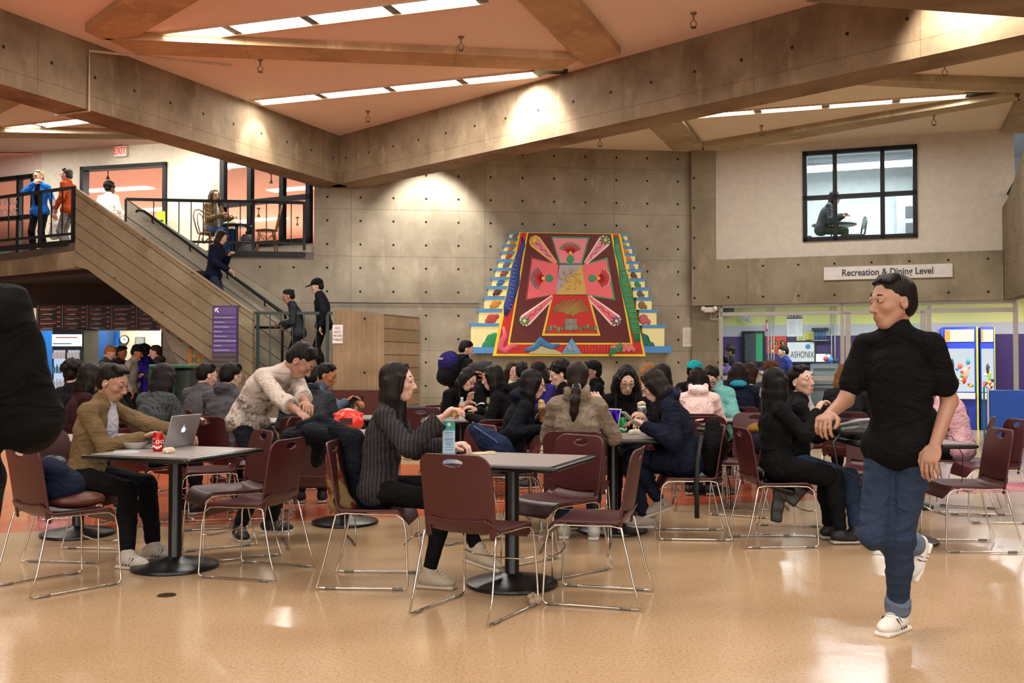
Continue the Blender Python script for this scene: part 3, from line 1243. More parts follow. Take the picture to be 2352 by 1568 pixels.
# column between wall and window
c0 = P(502, 450, 19.6)
structure(MB().box((c0.x, c0.y + .1, 4.6), (.12, .5, 2.6)).build('trim_lobby_column', plain('#a89a85', .75)))
# window wall right
WW = Frame(tuple(P(510, 450, 19.4).xy), tuple(P(716, 450, 18.35).xy))
wq = lambda x, y: WW.uz(x, y)
window('window_3', WW, 0, WW.L, wq(610, 566)[1], 5.85, [wq(576, 500)[0], wq(650, 500)[0]], [wq(610, 462)[1]], w=.1)
grp_wall('wall_window_curb', WW, [(0, WW.L, 3.3, wq(610, 566)[1], 0, .15)], cream)

# salmon reading room beyond: sloping-free ceiling, back wall, carpet
structure(MB().box((-9, 31, 5.78), (22, 19.6, .05)).build('ceiling_reading_room', ceil_mat('ceiling_room', '#f9c3b6')))
structure(MB().box((-9, 40.8, 4.5), (22, .1, 2.7)).build('wall_reading_room', plain('#e6b09c', .8)))
structure(MB().box((-9, 31, 3.25), (22, 19.6, .08)).build('floor_reading_room', plain('#a39080', .8)))
for i, (pa, pb, lb) in enumerate((((200, 438), (345, 430), 'ceiling light strip seen high through the open doorway'),
                                  ((270, 488), (384, 478), 'lower ceiling light strip seen through the doorway by the stair'),
                                  ((505, 383), (556, 378), 'ceiling light strip at the top left pane of the cafe window'),
                                  ((622, 438), (712, 430), 'ceiling light strip in the upper right pane of the cafe window'),
                                  ((548, 508), (655, 500), 'ceiling light strip low in the cafe window behind the bentwood chair'))):
    A, B = G(*pa, 5.75), G(*pb, 5.75)
    d = B - A
    t = root('ceiling_light', lb, 'ceiling light', (A.x, A.y, 5.74), math.atan2(d.y, d.x), 'light strips in the salmon room')
    MB().box((d.length / 2, 0, 0), (d.length, .35, .02)).build('diffuser', glow('#fff4ea', 7), t)
for x, y in ((-9.5, 24), (-5.5, 24), (-10.5, 31), (-6.5, 31)):
    li = bpy.data.lights.new('room_lamp', 'AREA')
    li.shape = 'RECTANGLE'
    li.size, li.size_y = 3, .4
    li.energy = 950
    li.color = (1, .88, .8)
    lo = bpy.data.objects.new('room_lamp', li)
    COL.objects.link(lo)
    lo.location = (x, y, 5.6)
for px, py, lb in ((248, 402, 'sprinkler under the salmon ceiling seen through the doorway'), (623, 412, 'sprinkler in the top middle pane of the cafe window'),
                   (594, 490, 'sprinkler behind the middle pane of the cafe window'), (683, 510, 'sprinkler low in the right pane of the cafe window')):
    q = G(px, py, 5.6)
    t = root('sprinkler', lb, 'sprinkler', (q.x, q.y, 5.75), 0, 'sprinklers in the salmon room')
    MB().lathe([(.05, 0), (.05, -.03), (.014, -.04), (.012, -.16), (.05, -.24), (.05, -.25)], 10).build('head', plain('#5a4d4c', .4, .6), t)
EX = WL
t = EX.root('exit_sign', 'white exit sign with red letters above the upper doorway', 'sign')
eu, ez = EX.uz(282, 349)
MB().rbox((eu, -.05, ez), (.29, .08, .22), .01).build('box', plain('#f2efe8', .5), t)
text('EXIT', .2, glow('#ff3b2e', 1.2), t, (eu, -.095, ez), font_scale=.7)
t = EX.root('notice', 'small yellowed notice on the wall between the two standing people', 'notice')
nu_, nz_ = EX.uz(122, 492)
MB().box((nu_, -.01, nz_), (.17, .02, .38)).build('sheet', plain('#d6c6a0'), t)
MB().box((nu_, -.025, nz_ + .05), (.12, .01, .2)).build('print', plain('#cdb76f'), t)
t = EX.root('floor_sign', 'bright yellow-green wet floor sign beside the upper doorway', 'sign')
su, sz = EX.uz(386, 505)
MB().prism([(su - .12, 3.3), (su + .12, 3.3), (su + .08, sz + .14), (su - .08, sz + .14)], -.25, -.22).build('board', plain('#a9dd2c', .4), t)
for k in range(3):
    MB().box((su, -.255, sz - .05 - .07 * k), (.12 - .03 * k, .01, .03)).build('mark', plain('#1a1d10'), t)

# ---- stair
ST = Frame(tuple(P(175, 500, 16.2).xy), tuple(P(580, 760, 16.42).xy))
s = lambda x, y: ST.uz(x, y)
sl_ang = math.atan2(s(560, 706)[1] - s(190, 442)[1], s(560, 706)[0] - s(190, 442)[0])
conc_stair = concrete('stair', '#978a70', '#776a52', 5, 9, .95, .8, .3, .25, ang=sl_ang, planks=.19, seams=False)
outl = [s(174, 431), s(580, 716), (s(580, 716)[0], 0), (s(470, 860)[0], 0), s(490, 832), s(200, 618), s(172, 612)]
structure(MB().prism(outl, 0, .22).build('wall_stair_parapet', conc_stair, None, None, ST.a, ST.ang))
cap = MB().prism([s(174, 431), s(580, 716), s(580, 720), s(174, 436)], -.012, .0)
cap.build('trim_stair_cap', concrete('cap', '#a99c84', '#8a7c64', 9, 9, holes=False, seams=False), None, None, ST.a, ST.ang)
structure(bpy.data.objects['trim_stair_cap'])
SB = ST.off(-1.0)
b = lambda x, y: SB.uz(x, y)
conc_stair2 = concrete('stair_back', '#b0aa9a', '#8f897a', 5, 9, .95, .8, .1, .3, ang=sl_ang, planks=.24, seams=False)
structure(MB().prism([b(292, 458), b(686, 716), (b(686, 716)[0], 0), (b(500, 716)[0], 0), b(290, 600)], 0, .2).build('wall_stair_rear', conc_stair2, None, None, SB.a, SB.ang))
# treads and waist slab between the parapets
m = MB()
u0, zt0 = s(205, 560)
nst = 16
ua, za, ub, zb_ = s(205, 500)[0], ZF, s(575, 800)[0], 1.08
for i in range(nst):
    uu = ua + (ub - ua) * (i + .5) / nst
    zz = za + (zb_ - za) * (i + 1) / nst
    m.box((uu, .61, zz - .15), ((ub - ua) / nst + .02, .77, .34))
structure(m.build('stair_treads', concrete('tread', '#8a8375', '#6c6558', 9, 9, holes=False, seams=False), None, None, ST.a, ST.ang))
# handrail on the rear parapet
t = SB.root('handrail', 'dark handrail pipe bracketed to the rear parapet of the stair', 'handrail')
hp = [b(316, 489), b(320, 484), b(334, 486), b(640, 712), b(656, 722), b(658, 733)]
MB().tube([(u, -.09, z) for u, z in hp], .024, 8).build('pipe', black_metal, t, True)
for k in range(4):
    f = .06 + k * .28
    u = hp[2][0] + (hp[3][0] - hp[2][0]) * f
    z = hp[2][1] + (hp[3][1] - hp[2][1]) * f
    MB().tube([(u, 0, z - .1), (u, -.07, z - .09), (u, -.09, z - .02)], .012, 6).build('bracket', black_metal, t)
# landing and its metal railing
LD = Frame(tuple(P(578, 800, 16.75).xy), tuple(P(768, 800, 16.85).xy))
l = lambda x, y: LD.uz(x, y)
structure(MB().box((LD.L / 2, .85, .54), (LD.L + .1, 1.7, 1.08)).build('floor_landing', concrete('landing', '#857a66', '#63594a', 9, 9, holes=False), None, None, LD.a, LD.ang))
railing('grey-green metal railing at the stair landing', LD, l(583, 720)[0], l(764, 720)[0], l(680, 719)[1], 1.14, [l(592, 800)[0], l(752, 800)[0]],
        [l(q, 800)[0] for q in (620, 645, 672, 698, 726)], mat=plain('#37423f', .5, .3), kick=(1.08, 1.13))
t = LD.root('handrail', 'bent dark pipe rail at the foot of the stair by the landing', 'handrail')
MB().tube([(-.05, .25, 1.92), (.42, .25, 1.92), (.47, .25, 1.87), (.47, .25, 1.08)], .022, 8).build('pipe', black_metal, t, True)
# concrete block round the lower flight
B1 = Frame(tuple(P(765, 800, 16.7).xy), tuple(P(882, 800, 16.55).xy))
B2 = Frame(tuple(P(882, 800, 16.55).xy), tuple(P(963, 800, 17.9).xy))
structure(MB().prism([(0, .86), (0, 2.2), (B1.L * .18, 2.21), (B1.L, 2.13), (B1.L, .55), (B1.L * .2, .55)], 0, .25).build('wall_landing_block', concrete('block', '#9b8468', '#7a654c', 9, 9, holes=True, seams=False, hx=.62, hz=.9, oz=.2, vplank=.09), None, None, B1.a, B1.ang))
structure(MB().prism([(0, 0), (0, 2.13), (B2.L, 2.14), (B2.L, 0)], 0, .25).build('wall_landing_side', concrete('block2', '#a08a6d', '#80694f', 9, 9, holes=False, seams=False, planks=.22), None, None, B2.a, B2.ang))
structure(MB().prism([(0, 0), (0, .9), (B1.L, .55), (B1.L, 0)], .02, .27).build('wall_landing_base', concrete('block3', '#9b7f60', '#7a654c', 9, 9, holes=False, seams=False), None, None, B1.a, B1.ang))
structure(MB().box((B1.L * .42, -.03, .43), (B1.L * 1.3, .05, .86)).build("trim_landing_wood", plain("#4a150d", .5), None, None, B1.a, B1.ang))
t = B1.root('paper_sign', 'white paper sign asking not to move tables, taped to concrete block', 'sign')
pu, pz = B1.uz(776, 767)
MB().box((pu, -.008, pz), (.18, .008, .31)).build('sheet', plain('#ece4e4', .7), t)
text('DO\nNOT\nMOVE\nTABLES', .055, plain('#333037'), t, (pu, -.014, pz + .0), space=1.15)

# directory sign
t = root('directory_sign', 'tall purple directory sign with white arrow in front of the stair', 'sign', (P(517, 870, 16.0).x, 16.0, 0), 0)
x0, x1, zt = P(488, 702, 16).x, P(545, 702, 16).x, P(517, 702, 16).z
w = x1 - x0
pur = plain('#33205c', .5)
MB().box((0, 0, zt / 2), (w, .06, zt)).build('panel', pur, t)
MB().box((0, -.034, zt - .085), (w - .03, .012, .13)).build('header', plain('#5b4380', .5), t)
for i in range(16):
    zz = zt - .19 - i * .075
    MB().box((0, -.034, zz), (w - .03, .012, .062)).build('slat', plain('#5a4688' if i < 8 else '#4a4440', .5), t)
    if i < 8:
        text(['To Lower Conference Level', 'Meeting Rooms', 'Restaurant & Ballroom', 'Restaurants', 'Video Relay Access', 'RECREATION & DINING LEVEL', 'Restaurants', 'Bowling & Game Room'][i], .026, plain('#e9e2f2'), t, (-w / 2 + .03, -.042, zz), align='LEFT')
m = MB()
m.tube([(-w / 2 + .05, -.045, zt - .05), (-w / 2 + .1, -.045, zt - .11)], .009, 6)
m.box((-w / 2 + .07, -.045, zt - .047), (.06, .006, .014))
m.box((-w / 2 + .047, -.045, zt - .07), (.014, .006, .06))
m.build('arrow', plain('#ffffff'), t)

# ---- food counter under the mezzanine
structure(MB().box((-8.6, 21.0, 1.45), (8.4, .1, 2.9)).build('wall_counter', plain('#d8cba6', .8)))
blu = plain('#1664b4', .5)
q0, q1 = P(190, 800, 20.9), P(268, 800, 20.9)
structure(MB().box(((q0.x + q1.x) / 2 - .4, 20.9, 1.35), (q1.x - q0.x + .9, .08, 2.7)).build('wall_counter_blue', blu))
structure(MB().box((q1.x - .15, 20.6, 1.35), (.3, .5, 2.7)).build('trim_counter_blue', plain('#0e3f78', .5)))
pc = P(410, 800, 17.7)
structure(MB().box((pc.x, 17.9, 1.4), (.3, .4, 2.8)).build('wall_counter_column', concrete('column', '#a08c62', '#7c6a45', 9, 9, holes=False, seams=False)))
structure(MB().box((P(383, 800, 18).x, 18.2, 1.4), (.24, .3, 2.8)).build('wall_counter_dark', plain('#17110e')))
# tile panel
t = root('tile_panel', 'checker panel of orange and teal tiles beside the stair foot', 'tile panel', P(450, 820, 17.2))
m = MB()
cols = ['#d9822e', '#7fb59a', '#c9a33c', '#53808a']
ms = [plain(c, .4) for c in cols] + [plain('#4a3550', .5)]
m = MB()
for i in range(5):
    for j in range(4):
        m.cur = (i * 3 + j * 2 + (i * j) % 2) % 4
        m.box((-.1 + i * .075, 0, .1 - j * .075), (.07, .02, .07))
m.cur = 4
m.box((.05, 0, -.27), (.4, .02, .2))
o = m.build('tiles', ms, t)
# menu
MN = Frame((P(85, 730, 18.55).x, 18.55), (P(368, 730, 18.55).x, 18.55))
t = MN.root('menu_board', 'long dark menu board with red and white lettering over the food counter', 'menu board')
mz0, mz1 = MN.uz(200, 757)[1], MN.uz(200, 700)[1]
MB().box((MN.L / 2, 0, (mz0 + mz1) / 2), (MN.L, .06, mz1 - mz0)).build('board', plain('#2a2426', .35), t)
MB().box((MN.L / 2, -.02, mz0 - .01), (MN.L, .08, .02)).build('edge_trim', plain('#8c8c8c', .4, .5), t)
random.seed(3)
ngr = 5
for c in range(ngr):
    uc = .06 + c * MN.L / ngr
    MB().box((uc - .03, -.035, (mz0 + mz1) / 2), (.008, .01, (mz1 - mz0) * .96)).build('divider', plain('#a8a8a8'), t)
    mr, mw = MB(), MB()
    for r_ in range(5):
        zz = mz1 - .05 - r_ * .088
        text(['CHICKEN ADOBO', 'PORK SISIG', 'MAUI TACOS', 'PRICE OF THE SUMMER', 'SPECIAL A TACO', 'BURGER PLATE'][(c * 2 + r_) % 6], .034, plain('#c8403c', .5), t, (uc, -.034, zz), align='LEFT', extrude=0)
        mw.box((uc + .16, -.033, zz - .03), (.3 - .1 * ((r_ + c) % 3), .004, .007))
        mw.box((uc + .13, -.033, zz - .045), (.22 - .05 * ((r_ * c) % 3), .004, .007))
        mr.box((uc + MN.L / ngr - .1, -.033, zz), (.06, .004, .022))
    mr.build('price', plain('#e06a68'), t)
    mw.build('small_print', plain('#cfc8c8'), t)
# fridge
fx = P(155, 800, 17.9)
t = root('drinks_fridge', 'tall two-door drinks fridge with lit white header beside blue wall', 'fridge', (fx.x, 17.9, 0))
fw = P(190, 800, 17.9).x - P(119, 800, 17.9).x
MB().rbox((0, .35, .98), (fw, .7, 1.9), .02).build('cabinet', plain('#11161c', .4), t)
MB().box((0, -.02, 1.72), (fw - .03, .03, .21)).build('header', glow('#e6f0ff', 2.2), t)
MB().box((0, -.04, 1.77), (fw * .7, .01, .02)).build('header_stripe', plain('#e86a5a'), t)
MB().box((-.08, -.04, 1.66), (fw * .6, .01, .02)).build('header_stripe', plain('#3aa0c0'), t)
for k in (-1, 1):
    d = MB()
    d.box((k * fw * .235, -.02, .85), (fw * .36, .012, 1.38)).build('door_glass', glow('#cfe2ff', .9), t)
    MB().box((k * fw * .03, -.045, .95), (.02, .03, .5)).build('handle', black_metal, t)
    for r_ in range(5):
        sh = MB()
        for b_ in range(4):
            sh.lathe([(.025, 0), (.025, .1), (.01, .13), (.01, .16)], 8, (k * fw * .235 - .09 + b_ * .06, -.05, .35 + r_ * .26))
        sh.build('bottle_row', plain(['#2f7f4a', '#9fb6c9', '#c9d6e4', '#3c7a9a', '#d9d9e0'][r_], .3), t)
for x_, e_ in ((-9.0, 110), (-7.2, 110)):
    li = bpy.data.lights.new('counter_lamp', 'AREA')
    li.shape = 'RECTANGLE'
    li.size, li.size_y = 1.2, .3
    li.energy = e_
    li.color = (1, .97, .9)
    lo = bpy.data.objects.new('counter_lamp', li)
    COL.objects.link(lo)
    lo.location = (x_, 19.9, 2.72)
# clock and picture
t = root('wall_clock', 'round dark-rimmed wall clock behind the food counter', 'clock', P(286, 780, 20.9))
MB().cyl((0, .02, 0), (0, -.02, 0), .095, 24).build('rim', plain('#1a1a1a'), t, 30)
MB().cyl((0, .0, 0), (0, -.026, 0), .078, 24).build('dial', plain('#eceade'), t, 30)
MB().box((0, -.03, .03), (.008, .004, .06)).box((.02, -.03, 0), (.05, .004, .008)).build('hand', plain('#222222'), t)
t = root('wall_picture', 'grey framed picture on the cream wall by the clock', 'picture', P(322, 790, 20.9))
MB().box((0, 0, 0), (.2, .03, .3)).build('frame', plain('#6a6a66', .4, .5), t)
MB().box((0, -.02, 0), (.17, .01, .27)).build('sheet', plain('#8c928f', .4, var=.5), t)
# counter
t = root('food_counter', 'low food counter with pale top behind the queue', 'counter', (P(250, 860, 19).x, 19.2, 0))
MB().box((0, 0, .5), (2.6, .6, 1.0)).build('front', plain('#6b6a5e', .5), t)
MB().rbox((0, 0, 1.02), (2.7, .7, .05), .01).build('top', plain('#c9c7bf', .3), t)
MB().box((-.3, -.31, .93), (.6, .01, .2)).build('poster', plain('#3f7a35', .5, var=.6), t)
# black post frame
t = root('rack', 'black metal rack posts in front of the blue wall', 'rack', (P(213, 800, 19).x, 18.9, 0))
for k in (-.12, .12):
    MB().box((k, 0, .9), (.02, .02, 1.4)).build('post', black_metal, t)
MB().box((-.05, 0, 1.48), (.36, .02, .02)).build('rail', black_metal, t)
# green bin
gx = P(408, 880, 13.2)
t = root('waste_cabinet', 'large dark green cabinet with sloping top near the stair foot', 'cabinet', (gx.x, 13.2, 0), R(-6))
MB().rbox((-.09, 0, .62), (.36, .6, 1.24), .02).build('body', plain('#0c3a2c', .45), t, 30)
MB().rbox((.17, .04, .62), (.2, .56, 1.22), .02).build('side_door', plain('#0a2019', .5), t, 30)
MB().rbox((0.02, 0, 1.265), (.56, .62, .05), .02).build('top', plain('#1d5a4b', .4), t, 30)

# ---- glass front and games room at right
zt = 2.38
alm = plain('#a39d96', .4, .3)
us = [WR.uz(q, 800)[0] for q in (1655, 1935, 2135, 2334)]
m = MB()


def fb(ua, ub, za, zb, d=.08):
    m.box(((ua + ub) / 2, .04, (za + zb) / 2), (ub - ua, d, zb - za))


for u in us:
    fb(u - .035, u + .035, 0, zt)
ztr = WR.uz(1800, 719)[1]
zmd = WR.uz(1800, 868)[1]
for i in range(3):
    fb(us[i], us[i + 1], ztr - .035, ztr + .035)
    fb(us[i], us[i + 1], zt - .05, zt)
    if i < 2:
        fb(us[i], us[i + 1], zmd - .04, zmd + .04)
        fb(us[i], us[i + 1], 0, .1)
fb(us[1] + .05, us[1] + .14, 0, ztr)
fb(us[2] - .14, us[2] - .05, 0, ztr)
o = structure(m.build('window_4', alm, None, None, WR.a, WR.ang))
gm = MB()
for i in range(2):
    gm.box(((us[i] + us[i + 1]) / 2, .04, zt / 2), (us[i + 1] - us[i] - .1, .006, zt - .1))
gm.build('pane', glassm('#f0f4f2', .0), o)
for i in (0, 1):
    pass
# games room shell: back wall painted yellow over grey over purple
GW = Frame((WR.a.x - 1.5, WR.a.y + 4.6), (WR.b.x + 3.2, WR.b.y + 2.6))


def stripe_wall():
    m = newmat('wall_games_room_paint')
    t = NT(m)
    sx = t.n('ShaderNodeSeparateXYZ')
    t.put(sx.inputs[0], t.co())
    z = sx.outputs[2]
    col = t.mix(t.m('GREATER_THAN', z, 1.9), lin('#3b2160'), lin('#b9b8c0'))
    col = t.mix(t.m('GREATER_THAN', z, 2.14), col, lin('#dcd98a'))
    t.bsdf(col, .6)
    return m


sw = stripe_wall()
grp_wall('wall_games_room', GW, [(0, GW.L, 0, 2.9, 0, .1)], sw)
structure(MB().prism([tuple(WR.at(-.5, -.3).xy), tuple(WR.at(WR.L + 3, -.3).xy), tuple(GW.at(GW.L, 0).xy), tuple(GW.at(0, 0).xy)], 2.75, 2.8, 'z').build('ceiling_games_room', plain('#a7a59a')))
grp_wall('wall_games_room_side', WR, [(-.3, -.2, 0, 2.8, .25, 5)], plain('#8e8c99'))
for k, u in enumerate((1.2, 3.4, 5.6)):
    p_ = WR.at(u, -1.8, 2.7)
    t = root('ceiling_light', ['ceiling light over the games counter', 'ceiling light behind the glass door', 'ceiling light over the claw machines'][k], 'ceiling light', p_, WR.ang)
    MB().box((0, 0, 0), (1.4, .25, .05)).build('diffuser', glow('#f4f6ff', 6), t)
    li = bpy.data.lights.new('games_lamp', 'AREA')
    li.shape = 'RECTANGLE'
    li.size, li.size_y = 1.4, .3
    li.energy = 75
    li.color = (.93, .96, 1)
    lo = bpy.data.objects.new('games_lamp', li)
    COL.objects.link(lo)
    lo.location = p_ - Vector((0, 0, .06))
GI = GW
g = lambda x, y: GI.uz(x, y)


def hung(name, label, cat, x0, y0, x1, y1, mat, out=.06, part='panel', fr=None):
    fr = fr or GI
    t = fr.root(name, label, cat)
    (ua, zb_), (ub, za_) = fr.uz(x0, y1), fr.uz(x1, y0)
    MB().box(((ua + ub) / 2, -out / 2, (za_ + zb_) / 2), (ub - ua, out, za_ - zb_)).build(part, mat, t)
    return t, ua, ub, zb_, za_


t, ua, ub, za_, zb_ = hung('display_screen', 'large dark display with green side panel behind the glass front', 'screen', 1705, 760, 1757, 836, plain('#0f0f12', .3), .1, 'casing')
MB().box((ua + (ub - ua) * .42, -.105, (za_ + zb_) / 2), ((ub - ua) * .55, .01, (zb_ - za_) * .84)).build('screen', plain('#4b5258', .25, var=.4), t)
MB().box((ua + (ub - ua) * .78, -.108, (za_ + zb_) / 2), ((ub - ua) * .28, .01, (zb_ - za_) * .84)).build('green_panel', plain('#129a63', .5), t)
t, ua, ub, za_, zb_ = hung('poster', 'orange-red poster of black-haired figures numbered 1 2 3 behind glass', 'poster', 1761, 772, 1806, 812, plain('#dd3f26', .6), .02, 'sheet')
W_, H_ = ub - ua, zb_ - za_
for i, (fx, fz, ch) in enumerate(((.17, .62, '1'), (.47, .62, '2'), (.8, .62, '3'), (.33, .2, ''), (.68, .2, '5'))):
    MB().ball((ua + W_ * fx, -.022, za_ + H_ * fz), (W_ * .12, .008, H_ * .17), 12).build('silhouette', plain('#17110f'), t, True)
    if ch:
        text(ch, .13, plain('#f2d53c'), t, (ua + W_ * (fx + .02), -.04, za_ + H_ * (fz - .08)))
    else:
        MB().ball((ua + W_ * fx, -.034, za_ + H_ * (fz - .05)), (W_ * .09, .004, H_ * .1), 10).build('face_shape', plain('#f2d53c'), t, True)
t, ua, ub, za_, zb_ = hung('price_poster', 'tall white price poster with dark heading on the yellow wall', 'poster', 1808, 721, 1843, 773, plain('#eceef0', .6), .02, 'sheet')
MB().box(((ua + ub) / 2, -.024, zb_ - .05), (ub - ua, .006, .1)).build('heading', plain('#33302c'), t)
text('RACK & CUE', .07, plain('#ffffff'), t, ((ua + ub) / 2, -.03, zb_ - .05), font_scale=.8)
m = MB()
for i in range(9):
    m.box((ua + .11, -.024, zb_ - .16 - i * .033), (.14, .004, .007)).box((ub - .05, -.024, zb_ - .16 - i * .033), (.04, .004, .007))
m.build('small_print', plain('#8a8d92'), t)
for x0, y0, x1, y1, lb in ((1830, 765, 1850, 782, 'pale yellow notice left of its darker neighbour below the price poster'), (1851, 763, 1871, 780, 'bright yellow notice right of the price poster')):
    t, ua, ub, za_, zb_ = hung('notice', lb, 'notice', x0, y0, x1, y1, plain('#e3d94e' if x0 > 1840 else '#d9d98a', .6), .015, 'sheet')
    m = MB()
    for i in range(4):
        m.box(((ua + ub) / 2, -.018, zb_ - .04 - i * .035), ((ub - ua) * .6, .003, .008))
    m.build('print', plain('#4c4a2c'), t)
t, ua, ub, za_, zb_ = hung('whiteboard', 'framed whiteboard with large hand-drawn black letters behind the glass', 'whiteboard', 1806, 782, 1874, 834, plain('#1b1614', .5), .05, 'frame')
MB().box(((ua + ub) / 2, -.055, (za_ + zb_) / 2), ((ub - ua) * .9, .01, (zb_ - za_) * .86)).build('board', plain('#e9ebec', .3), t)
text('ASHONIX', .2, plain('#20242c'), t, ((ua + ub) / 2 + .03, -.064, za_ + .18), font_scale=.55)
MB().lathe([(.055, 0), (.055, .004)], 12).build('flower_drawing', plain('#4a86c8'), t).matrix_local = Matrix.Translation((ub - .16, -.062, zb_ - .13)) @ Matrix.Rotation(R(90), 4, 'X')
t, ua, ub, za_, zb_ = hung('pipe_marker', 'narrow red and white arrow sign on the games room wall', 'sign', 1759, 735, 1765, 760, plain('#c8202a', .5), .02, 'plate')
MB().box(((ua + ub) / 2, -.024, (za_ + zb_) / 2), ((ub - ua) * .4, .006, (zb_ - za_) * .6)).build('arrow', plain('#ffffff'), t)
# fan
t = GI.root('wall_fan', 'white oscillating fan high on the yellow wall behind glass', 'fan')
fu, fz = g(1716, 727)
m = MB()
for k in range(5):
    m.tube([(fu + .14 * (.25 + .19 * k) * math.cos(a_ * math.pi / 10), -.25, fz + .14 * (.25 + .19 * k) * math.sin(a_ * math.pi / 10)) for a_ in range(20)], .004, 5, closed=True)
m.build('guard', plain('#dfe3e6', .4), t)
MB().ball((fu, -.2, fz), (.05, .07, .05)).build('hub', plain('#cfd4d8', .4), t, True)
for k in range(3):
    a_ = k * 2.094
    MB().box((fu + .06 * math.cos(a_), -.24, fz + .06 * math.sin(a_)), (.1, .006, .06), Matrix.Rotation(-a_, 3, 'Y')).build('blade', plain('#b8c2c8', .4), t)
MB().tube([(fu, -.15, fz), (fu + .08, -.06, fz - .1), (fu + .08, 0, fz - .1)], .025, 8).build('bracket', plain('#e2e5e6', .4), t)
# counter, cabinets, shelf of cases
t = GI.root('counter', 'pale grey service counter behind the glass front', 'counter')
cu0, cu1 = g(1735, 850)[0], g(1873, 850)[0]
MB().box(((cu0 + cu1) / 2, -1.0, .55), (cu1 - cu0, .6, 1.1)).build('body', plain('#9fb0b2', .5), t)
MB().box(((cu0 + cu1) / 2, -1.02, 1.12), (cu1 - cu0 + .06, .66, .05)).build('top', plain('#c9d1d1', .4), t)
t = GI.root('file_cabinet', 'grey two-drawer steel cabinet behind the glass by the door', 'cabinet')
ca, cb = g(1871, 850)[0], g(1932, 850)[0]
MB().box(((ca + cb) / 2, -.9, .65), (cb - ca, .5, 1.3)).build('body', plain('#70757b', .4, .3), t)
for i in range(3):
    dr = MB().box(((ca + cb) / 2, -1.16, 1.07 - i * .4), (cb - ca - .04, .02, .37)).build('drawer', plain('#7d8288', .4, .3), t)
    MB().box(((ca + cb) / 2, -1.18, 1.2 - i * .4), (cb - ca - .1, .02, .02)).build('handle', plain('#50545a', .4, .3), dr)
t = GI.root('picture_frame', 'white printed card in a black frame standing on the grey cabinet', 'picture frame')
pa_, pz_ = g(1893, 825)
MB().box((pa_, -.95, 1.42), (.24, .02, .2)).build('frame', plain('#1a1a1a'), t)
MB().box((pa_, -.965, 1.42), (.2, .01, .16)).build('card', plain('#eceef0'), t)
t = GI.root('toy', 'small red blue and white toys heaped on the grey cabinet', 'toy')
pb_ = g(1914, 822)[0]
for dx, dz_, r_, c_ in ((0, 0, .06, '#2b7fc4'), (-.1, .02, .05, '#c8352a'), (-.04, .07, .045, '#ecdcd0'), (.1, -.02, .05, '#2a2f35')):
    MB().ball((pb_ + dx, -.95, 1.38 + dz_), (r_, r_, r_ * 1.1)).build('figure_part', plain(c_), t, True)
t = GI.root('cue_rack', 'black wall rack holding a row of blue tubes above the whiteboard', 'rack')
ra, rz = g(1885, 768)
MB().box((ra, -.1, rz + .11), (.34, .18, .06)).build('hood', plain('#1c2024', .3), t)
MB().box((ra, -.1, rz - .13), (.34, .16, .02)).build('tray', plain('#8a8f94', .3), t)
m = MB()
for k in range(6):
    m.cyl((ra - .12 + k * .045, -.12, rz - .12), (ra - .12 + k * .045, -.12, rz + .08), .016, 8)
m.build('tube', plain('#3a6a9c', .4), t, True)
# wall pipes
t = GI.root('pipe_run', 'pale vertical conduits on the games room wall', 'pipe')
for q in (1765, 1772, 1778, 1910, 1918):
    uu = g(q, 780)[0]
    MB().cyl((uu, -.03, .8), (uu, -.03, 2.7), .012, 8).build('conduit', plain('#c3c5cc', .4), t, True)
# projector and red pipe on ceiling
t = GI.root('projector', 'black ceiling projector behind the top of the glass front', 'projector')
jx, jz = g(1677, 716)
MB().rbox((jx, -.5, jz), (.3, .25, .12), .02).build('body', plain('#14161a'), t, 30)
MB().cyl((jx, -.5, jz + .05), (jx, -.5, 2.75), .015).build('mount', plain('#222222'), t)
# claw machines 
def claw(x0, x1, ytop, ybot, label, fill, out):
    t = GI.root('claw_machine', label, 'arcade machine')
    ua, ub = g(x0, 800)[0], g(x1, 800)[0]
    z1 = g((x0 + x1) / 2, ytop)[1]
    d = .8
    c_ = (ua + ub) / 2
    w_ = ub - ua
    MB().rbox((c_, -out - d / 2 + .1, z1 / 2), (w_, d, z1), .02).build('cabinet', plain('#1a39b8', .4), t, 30)
    MB().box((c_, -out - d + .09, z1 - .17), (w_ * .78, .03, .24)).build('header', glow('#ffe9cf', 1.4), t)
    MB().box((c_ - w_ * .33, -out - d + .07, z1 - .17), (w_ * .14, .02, .22)).build('header_art', plain('#f08a35'), t)
    MB().box((c_, -out - d + .09, z1 * .58), (w_ * .78, .03, z1 * .42)).build('showcase', glow('#dfeaf2', 1.0), t)
    for k, (fx, fz, fw_, fh, cc) in enumerate(fill):
        MB().ball((c_ + w_ * fx, -out - d + .06, z1 * fz), (w_ * fw_ * .6, .03, z1 * fh * .6), 10).build('prize', plain(cc, .5), t, True)
    random.seed(int(x0))
    for k in range(22):
        MB().ball((c_ + w_ * random.uniform(-.33, .33), -out - d + .055, z1 * (.40 + .09 * random.random() + (.12 if k > 15 else 0))), (.035, .02, .035), 8).build('prize', plain(random.choice(['#d9463a', '#e8d04a', '#3a8fd0', '#f0f0f0', '#e89ab0', '#5ab04a', '#222830']), .5), t, True)
    MB().box((c_, -out - d + .06, z1 * .33), (w_ * .8, .06, .12)).build('control_panel', plain('#d9dade', .4), t)
    MB().box((c_ + w_ * .47, -out - d + .08, z1 / 2), (w_ * .05, .04, z1)).build('edge_strip', plain('#d2d13a', .4), t)
    return t


